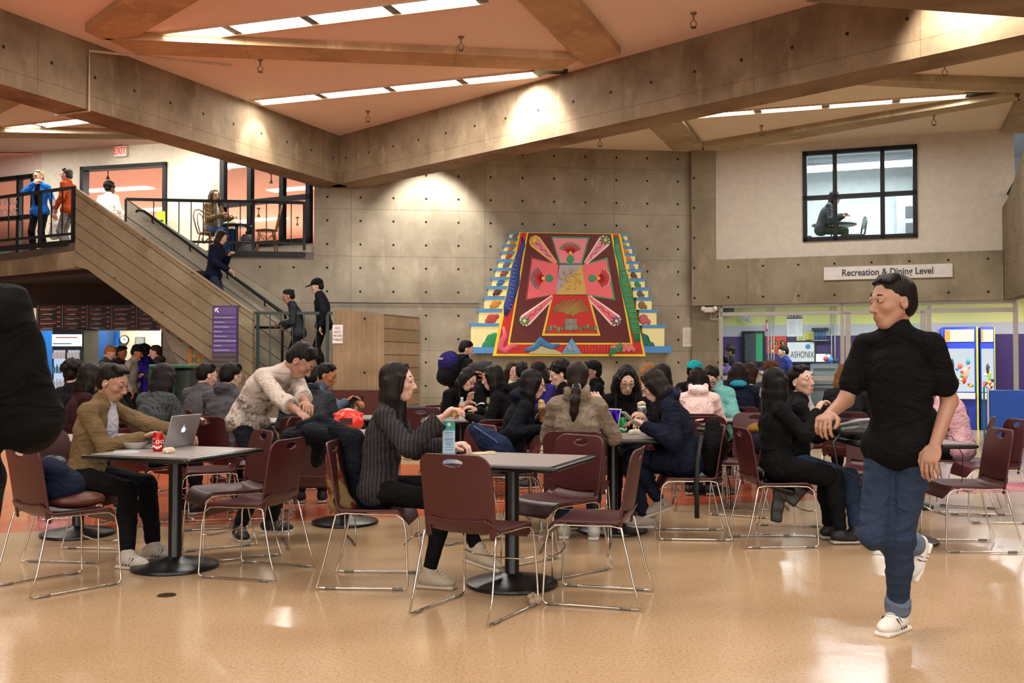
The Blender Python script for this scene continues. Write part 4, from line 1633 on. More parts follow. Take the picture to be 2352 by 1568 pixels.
claw(2158, 2240, 754, 890, 'blue claw machine with lit showcase behind the pink-jacketed woman', [(0, .62, .12, .05, '#e86a5a'), (.15, .55, .14, .1, '#e8b0a0'), (-.2, .6, .08, .16, '#3c3a44'), (.1, .48, .12, .06, '#c94a3a'), (.22, .66, .1, .05, '#3aa0b8')], .1)
claw(2243, 2277, 754, 900, 'narrow blue claw machine with green prizes left of the purple wall', [(0, .6, .2, .08, '#3a3f48'), (.1, .52, .18, .1, '#9ccf4a'), (-.1, .45, .2, .04, '#5a4a3a')], .1)
t = GI.root('snack_machine', 'partly hidden white-lit vending machine left of the claw machines', 'vending machine')
sa, sb_ = g(2138, 800)[0], g(2156, 800)[0]
MB().box(((sa + sb_) / 2, -.4, .95), (sb_ - sa, .7, 1.9)).build('cabinet', plain('#2a2d3a', .4), t)
MB().box(((sa + sb_) / 2, -.76, 1.3), ((sb_ - sa) * .8, .02, .9)).build('front', glow('#e6ecf2', .9), t)
# folded tennis table by the opening
bxp = P(2322, 1010, 16.2)
t = root('tennis_table', 'folded bright blue table tennis table with green edges at right', 'table tennis table', (P(2318, 900, 15.6).x, 15.6, 0), R(-8))
hh = P(2318, 896, 15.6).z
MB().rbox((0, 0, (hh + .08) / 2), (.56, .05, hh - .08), .008).build('playing_half', plain('#1857c4', .45), t)
MB().rbox((0, .16, (hh + .08) / 2), (.56, .03, hh - .08), .008).build('playing_half', plain('#1b62d8', .45), t)
for k in (0, 1):
    MB().box((-.3 - .03 * k, .04 + .1 * k, (hh + .1) / 2), (.02, .03, hh)).build('edge_strip', plain('#1f8f5a' if k else '#e8e8e8', .5), t)
MB().box((0, .08, hh - .02), (.5, .15, .03)).build('top_brace', plain('#2b7ae0', .4), t)
for k in (-.22, .22):
    MB().cyl((k - .015, .08, .04), (k + .015, .08, .04), .04, 12).build('wheel', plain('#222222'), t)
# pool table with green cloth seen low behind glass
t = WR.root('pool_table', 'pool table edge with pale green cloth and white ball behind the glass', 'pool table')
pa0, pb0 = WR.uz(1880, 880)[0] + .3, WR.uz(1950, 880)[0] + .6
MB().rbox(((pa0 + pb0) / 2, 1.8, .82), (pb0 - pa0, 1.2, .1), .02).build('rail', plain('#2c6a45', .6), t)
MB().box(((pa0 + pb0) / 2, 1.8, .88), (pb0 - pa0 - .1, 1.1, .02)).build('cloth', plain('#8fe08a', .7), t)
for k in (0, 1):
    MB().box((pa0 + .15 + k * (pb0 - pa0 - .3), 1.5, .38), (.14, .14, .76)).build('leg', plain('#16326a'), t)
MB().ball((pb0 - .45, 1.6, .92), .03).build('ball', plain('#ffffff', .2), t, True)

# ---- signs on the hall walls
t = WR.root('hall_sign', 'long white sign naming the recreation and dining level on the concrete band', 'sign')
(ha, hz0), (hb, hz1) = WR.uz(1893, 640), WR.uz(2186, 609)
hz0, hz1 = WR.uz(2040, 641)[1], WR.uz(2040, 611)[1]
MB().box(((ha + hb) / 2, -.14, (hz0 + hz1) / 2), (hb - ha, .03, hz1 - hz0)).build('board', plain('#cfcbc8', .5), t)
text('Recreation & Dining Level', .165, plain('#2b2a2c'), t, ((ha + hb) / 2, -.158, (hz0 + hz1) / 2), extrude=.002, font_scale=.86, space=1, bold=.003)
t, ua, ub, za_, zb_ = hung('wall_notice', 'white printed notice on concrete right of the mural', 'notice', 1568, 752, 1591, 796, plain('#d6cfc8', .6), .012, 'sheet', WM)
m = MB()
for i in range(8):
    m.box(((ua + ub) / 2, -.014, zb_ - .06 - i * .033), ((ub - ua) * .7, .003, .006))
m.build('print', plain('#a28f86'), t)
t = WR.root('emergency_light', 'twin-headed emergency light under the concrete band beside the glass', 'emergency light')
eu, ez = WR.uz(1631, 712)
MB().rbox((eu, -.08, ez), (.2, .1, .1), .02).build('case', plain('#cfc7bd', .5), t, 30)
for k in (-1, 1):
    MB().ball((eu + k * .11, -.12, ez + .02), (.05, .05, .05)).build('lamp_head', plain('#d8d2c8', .4), t, True)
MB().tube([(eu + .02, -.04, ez - .05), (eu + .02, -.04, ez - .17), (eu + .15, -.04, ez - .17)], .008, 6).build('conduit', plain('#c5bdb2', .5), t)
# thin conduit on main wall
t = WM.root('conduit', 'thin horizontal conduit running along the mural wall', 'conduit')
MB().cyl((.0, -.02, 2.4), (WM.uz(1100, 700)[0], -.02, 2.4), .009, 6).build('pipe', plain('#5a5347', .6), t)

# ---- mural: stepped pyramid board
MF = WM.off(.14)
t = MF.root('mural', 'large stepped trapezoid mural with maroon field and pink panels on the concrete wall', 'mural')
mf = lambda *p: MF.uz(*p)
blue_t, cream_t = plain('#4a90cf', .55, var=.05), plain('#ece4a8', .55, var=.05)
motif = ['#8a6a5a', '#c98a2e', '#c06a4a', '#a94a34', '#5a6a8a', '#8a4a34', '#3a6a9a', '#5a2a2a', '#c98a2e', '#b8463a', '#1f8a5a']
motifr = ['#7a9a3a', '#a8a04a', '#c98a2e', '#c0804a', '#8a8a9a', '#6a3a34', '#2f8a5a', '#5a5a5a', '#8a6a3a', '#c0606a', '#1a6a6a']
# left steps: (x0 outer, y top, y bottom); inner edge hidden behind the field
LS = [(1168, 534, 547), (1163, 548, 561), (1157, 562, 577), (1151, 578, 595), (1144, 596, 615), (1137, 616, 636), (1129, 637, 657), (1120, 658, 680), (1111, 681, 709), (1098, 710, 745), (1080, 742, 811)]
RS = [(1443, 538, 552), (1448, 553, 566), (1454, 567, 582), (1461, 583, 600), (1468, 601, 618), (1474, 619, 639), (1483, 640, 660), (1491, 661, 683), (1499, 684, 711), (1510, 711, 747), (1528, 746, 810)]
for i, (x0, y0, y1) in enumerate(LS):
    xi = 1236 - i * 8
    st_ = MB().prism([mf(x0 + 2, y0 + 3), mf(xi, y0 + 3), mf(xi, y1), mf(x0 + 2, y1)], .0, .14).build('step', cream_t, t)
    MB().prism([mf(x0, y0), mf(xi, y0), mf(xi, y0 + 4 + i * .3), mf(x0, y0 + 4 + i * .3)], -.012, .14).build('tread', blue_t, st_)
    h_ = (y1 - y0)
    cx = x0 + 5 + h_ * .75
    m = MB()
    c_ = mf(cx, y0 + h_ * .62)
    rr = h_ * .0024 + .006
    m.ball((c_[0], -.004, c_[1]), (rr * 1.1, .006, rr), 8)
    m.ball((c_[0] + rr, -.006, c_[1] + rr * .5), (rr * .6, .006, rr * .5), 8)
    m.ball((c_[0] - rr * .9, -.006, c_[1] - rr * .5), (rr * .5, .006, rr * .6), 8)
    m.build('motif', plain(motif[i], .6), st_, True)
for i, (x1, y0, y1) in enumerate(RS):
    xi = 1405 + i * 7
    st_ = MB().prism([mf(xi, y0 + 3), mf(x1 - 2, y0 + 3), mf(x1 - 2, y1), mf(xi, y1)], .0, .14).build('step', cream_t, t)
    MB().prism([mf(xi, y0), mf(x1, y0), mf(x1, y0 + 4 + i * .3), mf(xi, y0 + 4 + i * .3)], -.012, .14).build('tread', blue_t, st_)
    h_ = (y1 - y0)
    cx = x1 - 5 - h_ * .75
    m = MB()
    c_ = mf(cx, y0 + h_ * .62)
    rr = h_ * .0024 + .006
    m.ball((c_[0], -.004, c_[1]), (rr, .006, rr * 1.1), 8)
    m.ball((c_[0] + rr, -.006, c_[1] - rr * .5), (rr * .5, .006, rr * .6), 8)
    m.build('motif', plain(motifr[i], .6), st_, True)
for pl in ([(1082, 797), (1150, 797), (1150, 811), (1078, 811)], [(1470, 795), (1541, 795), (1541, 810), (1470, 810)]):
    MB().prism([mf(*p) for p in pl], -.03, .14).build('base_step', blue_t, t)
# field layers
def lay(name, pts, c_, out, par=None, th=.02):
    return MB().prism([mf(*p) for p in pts], -out, -out + th).build(name, plain(c_, .5, var=.05) if isinstance(c_, str) else c_, par or t)


lay('field_border', [(1192, 534), (1423, 538), (1481, 818), (1131, 817)], '#f0d437', .06, th=.06)
rb = lay('field_band', [(1195, 535), (1419, 539), (1475, 813), (1139, 812)], '#c41d0c', .066, th=.01)
lay('inner_border', [(1209, 535), (1405, 538), (1451, 791), (1165, 791)], '#f0d437', .07, th=.01)
lay('inner_field', [(1212, 536), (1401, 539), (1446, 787), (1170, 787)], '#5e0e0b', .076, th=.01)


def painting(nm, polys, mats, out):
    m = MB()
    for k, pts in polys:
        m.cur = k
        m.prism([mf(*p) for p in pts], -out - .004 * k, -out + .006)
        out += .003
    return m.build(nm, [plain(c, .5, var=.05) for c in mats], t)


# cross arms
painting('top_arm', [(0, [(1264, 544), (1352, 546), (1335, 608), (1282, 607)]), (1, [(1268, 548), (1347, 550), (1332, 605), (1285, 604)])], ['#3f9a6a', '#f08a9a'], .082)
painting('left_arm', [(0, [(1218, 590), (1281, 607), (1275, 678), (1205, 691)]), (1, [(1221, 595), (1281, 609), (1275, 676), (1209, 687)])], ['#8a3a34', '#ee6a74'], .082)
painting('right_arm', [(0, [(1336, 608), (1393, 592), (1411, 690), (1345, 679)]), (1, [(1336, 610), (1390, 597), (1406, 686), (1343, 676)])], ['#3f9a6a', '#ee6a74'], .082)
painting('bottom_arm', [(0, [(1265, 678), (1352, 679), (1377, 771), (1243, 771)]), (1, [(1269, 678), (1347, 679), (1371, 766), (1249, 766)])], ['#e8c94a', '#c4221a'], .082)
painting('centre_square', [(0, [(1283, 609), (1335, 609), (1344, 677), (1274, 677)]), (1, [(1335, 609), (1344, 677), (1274, 677)])], ['#a8a8b8', '#cfae5a'], .088)


def strokes(nm, paths, c_, out, r_=.006):
    m = MB()
    for pts in paths:
        m.tube([(mf(*p)[0], -out, mf(*p)[1]) for p in pts], r_, 5)
    return m.build(nm, plain(c_, .5), t, True)


# sun swirl, ray branches, scrolls
sw_ = [(1308 + (3 + 1.6 * k) * math.cos(k * .8), 642 + (2 + 1.4 * k) * math.sin(k * .8)) for k in range(10)]
strokes('sun_swirl', [sw_] + [[(1308 + 15 * math.cos(a_), 642 + 14 * math.sin(a_)), (1308 + 24 * math.cos(a_ + .15), 642 + 22 * math.sin(a_ + .15)), (1308 + 23 * math.cos(a_ + .4), 642 + 25 * math.sin(a_ + .4))] for a_ in [k * .785 for k in range(8)]], '#d8b65e', .1, .018)
for cx, cy, rr, a0_ in ((1308, 582, 22, -1.57), (1246, 640, 24, 3.14), (1372, 640, 24, 0)):
    br = []
    fl = MB()
    for k in range(9):
        a_ = a0_ - 1.1 + k * .275
        e = (cx + rr * 1.1 * math.cos(a_), cy + rr * math.sin(a_))
        br.append([(cx - 4 * math.cos(a0_), cy - 4 * math.sin(a0_)), (cx + rr * .6 * math.cos(a_ + .08), cy + rr * .55 * math.sin(a_ + .08)), e])
        q_ = mf(*e)
        fl.ball((q_[0], -.1, q_[1]), (.022, .006, .028), 8)
    strokes('branch', br, '#b0141a', .095, .01)
    fl.build('blossom', plain({1308: '#7fa06a', 1246: '#4a8aa0', 1372: '#f0a0a0'}[cx], .5), t, True)
    q_ = mf(cx - 14 * math.cos(a0_), cy - 14 * math.sin(a0_))
    MB().ball((q_[0], -.092, q_[1]), (.07, .008, .07), 12).build('root_leaf', plain('#2f9a70', .5), t, True)
    q_ = mf(cx, cy)
    MB().ball((q_[0], -.102, q_[1]), (.035, .008, .035), 12).build('heart', plain('#e8c94a', .5), t, True)
# tree in the bottom arm
random.seed(11)
br, fl = [], MB()
for k in range(26):
    a_ = math.pi + (k + .5) / 26 * math.pi
    r1 = 30 + 8 * random.random()
    e = (1310 + r1 * 1.15 * math.cos(a_), 716 + r1 * .75 * math.sin(a_))
    br.append([(1310, 728), (1310 + r1 * .5 * math.cos(a_), 718 + r1 * .5 * math.sin(a_)), e])
    q_ = mf(*e)
    fl.ball((q_[0], -.1, q_[1]), (.016, .005, .016), 6)
strokes('tree_branch', br, '#b89a5a', .094, .007)
fl.build('tree_fruit', plain('#7aa05a', .5), t, True)['kind'] = 'stuff'  # fruit dots at the tree's branch ends, all in one mesh
gr = MB()
for k in range(14):
    q_ = mf(1256 + k * 8.4, 757 - 3 * (k % 3))
    gr.ball((q_[0], -.094, q_[1]), (.034, .006, .04 + .02 * (k % 2)), 8)
gr.build('ground_figures', plain('#8a9a6a', .5, var=.7), t, True)
q_ = mf(1309, 745)
MB().box((q_[0], -.094, q_[1]), (.22, .01, .2)).build('altar', plain('#8f8f86', .5, var=.4), t)
# corner wands
for nm, a_, b_, w0, w1, c0_, c1_ in (('wand', (1228, 556), (1276, 606), 15, 4, '#f0c65a', '#f08a9a'), ('wand', (1385, 556), (1342, 606), 15, 4, '#e6dcd8', '#f08a9a'),
                                    ('wand', (1206, 735), (1268, 682), 15, 5, '#f0ece4', '#ee6a74'), ('wand', (1410, 735), (1350, 682), 15, 5, '#f0ece4', '#ee6a74')):
    A2, B2_ = Vector((*a_, 0)), Vector((*b_, 0))
    d_ = (B2_ - A2).normalized()
    n_ = Vector((-d_.y, d_.x, 0))

    def wand(ws, we, ex):
        pts = []
        for k in range(7):
            th = math.pi / 2 + math.pi * k / 6
            pts.append(A2 + d_ * (ws * math.cos(th)) + n_ * (ws * math.sin(th)))
        return [(p.x, p.y) for p in pts] + [((B2_ - n_ * we).x, (B2_ - n_ * we).y), ((B2_ + n_ * we).x, (B2_ + n_ * we).y)]
    painting(nm, [(0, wand(w0 * .95, w1, 0)), (1, wand(w0 * .66, w1 * .5, 0))], [c0_, c1_], .083)
    strokes('scroll', [[tuple((A2 + d_ * (k * 5.5) + n_ * (3 * math.sin(k * 1.9)))[:2]) for k in range(10)]], '#4a4a8a', .09, .007)
    rays = []
    for k in range(8):
        an = k * .785
        rays.append([(a_[0] - 4 * d_.x, a_[1] - 4 * d_.y), (a_[0] - 4 * d_.x + 12 * math.cos(an), a_[1] - 4 * d_.y + 11 * math.sin(an))])
    strokes('rosette_ray', rays, {1228: '#e8c94a', 1385: '#3f8a5a', 1206: '#3f9a6a', 1410: '#4a5a9a'}[a_[0]], .094, .014)
    q_ = mf(a_[0] - 4 * d_.x, a_[1] - 4 * d_.y)
    MB().ball((q_[0], -.1, q_[1]), (.035, .012, .035), 10).build('rosette', plain('#f2d66a', .5), t, True)
# serpents along the red band
def ribbon(nm, pts, rads, c_, out):
    m = MB()
    m.tube([(mf(*p)[0], 0, mf(*p)[1]) for p in pts], .01, 10, radii=rads)
    m.v = [(p[0], -out + p[1] * .2, p[2]) for p in m.v]
    return m.build(nm, plain(c_, .5, var=.3), t, True)


ribbon('serpent', [(1198, 545), (1201, 562), (1190, 590), (1183, 620), (1180, 650), (1173, 680), (1165, 705), (1160, 725)], [.012, .04, .06, .085, .1, .09, .08, .03], '#2a3f8f', .072)
ribbon('serpent', [(1412, 545), (1416, 575), (1423, 605), (1431, 640), (1440, 680), (1449, 720), (1457, 755), (1463, 785)], [.04, .06, .05, .09, .1, .09, .09, .05], '#2f9a6a', .072)
ribbon('serpent', [(1155, 750), (1160, 770), (1150, 788), (1148, 800), (1160, 806), (1170, 796), (1180, 793), (1188, 800)], [.02, .05, .06, .06, .06, .05, .04, .03], '#e0607a', .072)
strokes('serpent_scale', [[(1176 - 8 + k % 2 * 5 - k * .9 + 8, 600 + k * 9), (1190 - k * 1.3, 604 + k * 9)] for k in range(13)], '#6a8ad0', .1, .006)
strokes('serpent_scale', [[(1422 + k * 2.4, 622 + k * 12), (1440 + k * 2.4, 620 + k * 12)] for k in range(13)], '#c98a3a', .1, .007)
ribbon('river', [(1203, 804), (1222, 800), (1232, 792), (1240, 782), (1250, 790), (1265, 796), (1284, 792)], [.03, .05, .06, .08, .06, .05, .02], '#3a7ab0', .092)
lay('hill', [(1212, 812), (1230, 797), (1246, 794), (1262, 798), (1284, 808), (1290, 813)], '#b8b88a', .086, th=.01)
lay('mountain', [(1288, 812), (1311, 776), (1334, 812)], '#5aa0d0', .09, th=.01)
strokes('mountain_mark', [[(1296 + k * 6, 806), (1302 + k * 3, 792), (1308 + k * 2, 806)] for k in range(5)], '#d8e4ea', .1, .007)
strokes('flower_row', [[(1336 + k * 7, 812), (1337 + k * 7, 800 - 4 * (k % 3))] for k in range(9)], '#e0606a', .09, .008)
m = MB()
for k in range(14):
    q_ = mf(1404 + k * 3.8, 799 + 5 * math.sin(k * 2.1))
    m.ball((q_[0], -.09, q_[1]), (.05, .008, .045), 8)
m.build('feather_cluster', plain('#e07a80', .5, var=.4), t, True)
m = MB()
for k in range(9):
    q_ = mf(1400 + k * 3, 808 - 1.8 * k + 6 * (k % 2))
    m.ball((q_[0], -.1, q_[1]), (.08, .008, .018), 8, Matrix.Rotation(.3 * (k - 4), 3, 'Y'))
m.build('feather', plain('#1f8a5a', .5), t, True)
# ================================================================== CHAIRS AND TABLES
maroon = plain('#43191c', .36, bump=.15, bscale=260, spec=.45, var=.08)
chrome = plain('#c9c5bf', .16, 1.0, var=.02)
tabblk = plain('#0d0d0e', .32, spec=.5, bump=.1, bscale=150)
shoe_w = plain('#cfcac2', .55, bump=.2)


def shell(fn, lo, hi, vox):
    """mesh of any signed-distance function fn(x, y, z) inside the box lo..hi"""
    n = [int((hi[i] - lo[i]) / vox[i]) + 2 for i in range(3)]
    ax = [lo[i] + np.arange(n[i]) * vox[i] for i in range(3)]
    F = fn(ax[0][:, None, None], ax[1][None, :, None], ax[2][None, None, :]).astype(np.float32)
    V, Q = surface_nets(F, np.zeros(3), 1.0)
    return np.array(lo) + V * np.array(vox), Q


def rrect2(a, b, ha, hb, r):
    qa, qb = np.abs(a) - ha + r, np.abs(b) - hb + r
    return np.sqrt(np.maximum(qa, 0) ** 2 + np.maximum(qb, 0) ** 2) + np.minimum(np.maximum(qa, qb), 0) - r


def f_back(x, y, z):
    # panel surface: leans back with height, wraps round the sitter
    xc = -.185 - .16 * (z - .45) - .13 * np.maximum(z - .70, 0) ** 1.5 + 1.0 * np.abs(y) ** 2.2 * .55
    th = np.abs(x - xc) * .96 - .0065
    zz = z - .655
    hw = .213 - .02 * np.clip((.62 - z) / .15, 0, 1) * 0
    panel = rrect2(y, zz, .215, .185, .075)
    low = .04 * (1 - (y / .2) ** 2)                        # lower edge bows down in the middle
    panel = np.maximum(panel, -(z - (.505 - low * .6)))
    posts = rrect2(np.abs(y) - .196, z - .50, .019, .10, .012)
    outline = np.minimum(panel, posts)
    hole = (np.sqrt((y / .062) ** 2 + ((z - .795) / .02) ** 2) - 1) * .02
    d2 = np.maximum(outline, -hole)
    return np.maximum(th, d2)


def f_seat(x, y, z):
    u = (x - .02) / .21
    zc = .452 - .022 * (1 - (y / .23) ** 2) * np.clip(.9 - u * .6, 0, 1) - .075 * np.maximum(x - .17, 0) / .07 * np.maximum(x - .17, 0) / .07 + .10 * np.maximum(-.135 - x, 0) / .06 * np.maximum(-.135 - x, 0) / .06 * .5
    th = np.abs(z - zc) * .9 - .0075
    return np.maximum(th, rrect2(x - .02, y, .225, .226, .07))


def make_chair():
    t = root('stacking_chair', 'x', 'chair')
    npmesh('backrest', [shell(f_back, (-.34, -.24, .38), (-.05, .24, .86), (.0055, .0055, .0055))], maroon, t)
    npmesh('seat', [shell(f_seat, (-.22, -.25, .34), (.27, .25, .52), (.006, .006, .0045))], maroon, t)
    for sgn in (-1, 1):
        pts = []
        raw = [(-.285, .235, .012), (-.245, .235, .13), (-.205, .225, .30), (-.175, .215, .425), (-.12, .212, .437), (.0, .212, .432), (.12, .212, .432), (.185, .213, .428), (.222, .216, .40), (.236, .22, .33), (.245, .232, .12), (.25, .235, .03), (.235, .235, .010), (.1, .235, .010), (-.1, .235, .010), (-.25, .235, .010)]
        m = MB().tube([(x, sgn * y, z) for x, y, z in raw], .0058, 8, closed=True)
        m.build('side_frame', chrome, t, True)
        for xx in (-.2, .19):
            MB().tube([(xx - .03, sgn * .235, .0095), (xx + .03, sgn * .235, .0095)], .0085, 8).build('glide', plain('#77736c', .5), t, True)
    MB().tube([(.238, -.222, .26), (.215, -.15, .245), (.205, 0, .24), (.215, .15, .245), (.238, .222, .26)], .005, 8).build('cross_bar', chrome, t, True)
    MB().tube([(-.1, -.212, .434), (-.1, .212, .434)], .005, 8).build('cross_bar', chrome, t, True)
    return t


_chair = make_chair()
_ctree = tree_of(_chair)
_cfirst = [True]
CH_G = 'maroon stacking chairs round the tables'


def chair(x, y, deg, label, group=CH_G):
    if _cfirst[0]:
        c = _chair
        _cfirst[0] = False
    else:
        c = copy_tree(_chair, _ctree)
    c.location = (x, y, 0)
    c.rotation_euler = (0, 0, R(deg))
    c['label'] = label
    c['group'] = group
    return c


lam = newmat('laminate_grey')
_t = NT(lam)
_nz = _t.noise(_t.co((30, 30, 30)), 6, 4, .8)
_t.bsdf(_t.mix(_t.ramp(_nz, .4, .65), lin('#a29a98'), lin('#837b7a')), .3, 0, None, spec=.5)


def make_table():
    t = root('cafe_table', 'x', 'table')
    m = MB()
    s_ = .405

    def rr(h, r, n=5):
        o = []
        for cx, cy, a0 in ((1, 1, 0), (-1, 1, 90), (-1, -1, 180), (1, -1, 270)):
            for k in range(n + 1):
                a_ = R(a0 + 90 * k / n)
                o.append((cx * (h - r) + r * math.cos(a_), cy * (h - r) + r * math.sin(a_)))
        return o
    layers = [(s_ - .02, .708), (s_ - .006, .713), (s_, .724), (s_ - .004, .736), (s_ - .012, .74)]
    n = len(rr(1, .05))
    vs, fs = [], []
    for h, z in layers:
        vs += [(x, y, z) for x, y in rr(h, .035)]
    for j in range(len(layers) - 1):
        for i in range(n):
            k = (i + 1) % n
            fs.append((j * n + i, j * n + k, (j + 1) * n + k, (j + 1) * n + i))
    fs += [tuple(range(n - 1, -1, -1)), tuple(range((len(layers) - 1) * n, len(layers) * n))]
    m.add(vs, fs)
    m.build('table_top', tabblk, t, 50)
    MB().prism(rr(s_ - .045, .02), .7395, .7415, 'z').build('laminate', lam, t)
    MB().lathe([(.05, .03), (.042, .045), (.041, .69), (.06, .7)], 24).build('column', tabblk, t, 40)
    MB().lathe([(.262, 0), (.27, .008), (.268, .022), (.25, .03), (.16, .045), (.07, .062), (.05, .075)], 40).build('base', tabblk, t, 50)
    MB().box((0, 0, .7), (.5, .05, .02)).box((0, 0, .7), (.05, .5, .02)).build('bracket', tabblk, t)
    return t


_table = make_table()
_ttree = tree_of(_table)
_tfirst = [True]


def table(x, y, deg, label):
    if _tfirst[0]:
        c = _table
        _tfirst[0] = False
    else:
        c = copy_tree(_table, _ttree)
    c.location = (x, y, 0)
    c.rotation_euler = (0, 0, R(deg))
    c['label'] = label
    c['group'] = 'square black-edged dining tables'
    return c


TB = {}
for k, a_ in dict(
        T1=(-2.15, 6.38, -20, 'square dining table with open laptop, bowl and red can, at left'),
        T2=(0.0, 5.88, -21, 'square dining table nearest the camera with blue-white drink carton'),
        T3=(.78, 7.75, 5, 'square table shared by the ponytailed woman, laptop and green can'),
        T4=(2.83, 7.3, 2, 'square table behind the walking man with black bag on top'),
        T5=(-1.36, 8.15, -10, 'square table behind the leaning man carrying a red plastic bag'),
        T6=(-.52, 10.15, 4, 'square table with water bottle and open paper notebook, middle row'),
        T7=(2.02, 10.12, 12, 'square table right of the navy coat with a water bottle'),
        T8=(-1.55, 10.5, 0, 'square table under the dark open laptop by the concrete block'),
        T9=(-2.5, 9.9, 10, 'square table in front of the woman in herringbone grey sweater'),
        T10=(.78, 13.35, 0, 'square table of the cap wearers below the mural'),
        T11=(3.55, 9.1, 15, 'second table behind the walking man, mostly hidden by him'),
        T12=(3.42, 11.8, 0, 'table of the woman in glasses and white top near the glass front'),
        T13=(-3.3, 7.6, 12, 'table hidden behind the man with the laptop')).items():
    TB[k] = table(*a_)

# chairs without a sitter
for a_ in ((-2.65, 5.87, 50, 'chair at lower left with blue denim bag on its seat'),
           (-1.60, 6.24, 163, 'empty chair right of the laptop table, its side to the camera'),
           (-1.93, 6.82, 214, 'empty chair facing the camera behind the right corner of the laptop table'),
           (-.185, 5.30, 61, 'empty chair nearest the camera with its back to the viewer'),
           (.47, 5.56, 164, 'empty chair right of the nearest table, facing left'),
           (.27, 6.32, 222, 'empty chair behind the nearest table, its seat tucked under'),
           (-1.42, 7.32, 108, 'chair under the thrown black coat, tan-labelled bag on its seat'),
           (-2.42, 8.05, 200, 'empty chair behind the open silver laptop'),
           (-2.15, 8.55, 190, 'empty chair between the leaning man and the hooded student'),
           (-2.75, 10.0, 185, 'chair back showing left of the hooded student, far row'),
           (-.42, 7.45, 215, 'orange-lit empty chair behind the drink carton'),
           (-.12, 8.5, 100, 'chair left of the black-haired girl, navy bag hanging over it'),
           (2.02, 8.7, 155, 'empty chair facing left behind the backpack chair'),
           (2.25, 9.1, 262, 'empty chair holding the small tan-topped backpack, mid right'),
           (1.72, 9.05, 80, 'empty chair back beside the pale pink hoodie'),
           (3.24, 7.1, 178, 'empty chair at the right edge facing left'),
           (3.98, 8.35, 176, 'second empty chair behind the one at the right edge'),
           (2.95, 8.15, 250, 'empty chair half hidden behind the walking man'),
           (-.98, 10.75, 95, 'chair back at far wall left of the girl resting her chin'),
           (-.05, 11.3, 200, 'empty chair beside the far middle table'),
           (1.35, 11.8, 190, 'chair before the man in black cap and hoodie'),
           (3.05, 10.4, 200, 'chair back rising behind the smiling man')):
    chair(*a_)
gc = chair(-1.15, 11.2, 90, 'grey plastic chair at the concrete block by the dark laptop', 'grey chair')
del gc['group']
for c_ in kids(gc):
    if c_.name.startswith(('backrest', 'seat')):
        c_.material_slots[0].link = 'OBJECT'
        c_.material_slots[0].material = plain('#5c6065', .4)
# ================================================================== PEOPLE
def rotm(yaw=0, pitch=0, roll=0):
    """columns = forward, left, up; pitch > 0 looks down, roll > 0 tips to the right"""
    return np.array((Matrix.Rotation(yaw, 3, 'Z') @ Matrix.Rotation(pitch, 3, 'Y') @ Matrix.Rotation(roll, 3, 'X')))


def ik(a, t, l1, l2, hint):
    a, t, hint = (np.array(q, float) for q in (a, t, hint))
    d = t - a
    L = np.linalg.norm(d)
    if L > (l1 + l2) * .995:
        t = a + d / L * (l1 + l2) * .995
        d = t - a
        L = np.linalg.norm(d)
    u = d / L
    h = hint - u * (hint @ u)
    h /= np.linalg.norm(h) + 1e-9
    x = (l1 * l1 - l2 * l2 + L * L) / (2 * L)
    y = math.sqrt(max(0, l1 * l1 - x * x))
    return a + u * x + h * y, t


VOX = {'near': (.008, .0036, .0034, .007, .005), 'mid': (.011, .006, .0052, .010, .008), 'far': (.016, .010, .009, .015, .013)}
SKINS = {'a': '#c6a290', 'b': '#9d7763', 'c': '#a06a48', 'd': '#5e3a28', 'w': '#dba98e'}


def nearest(v):
    return v / (np.linalg.norm(v) + 1e-9)


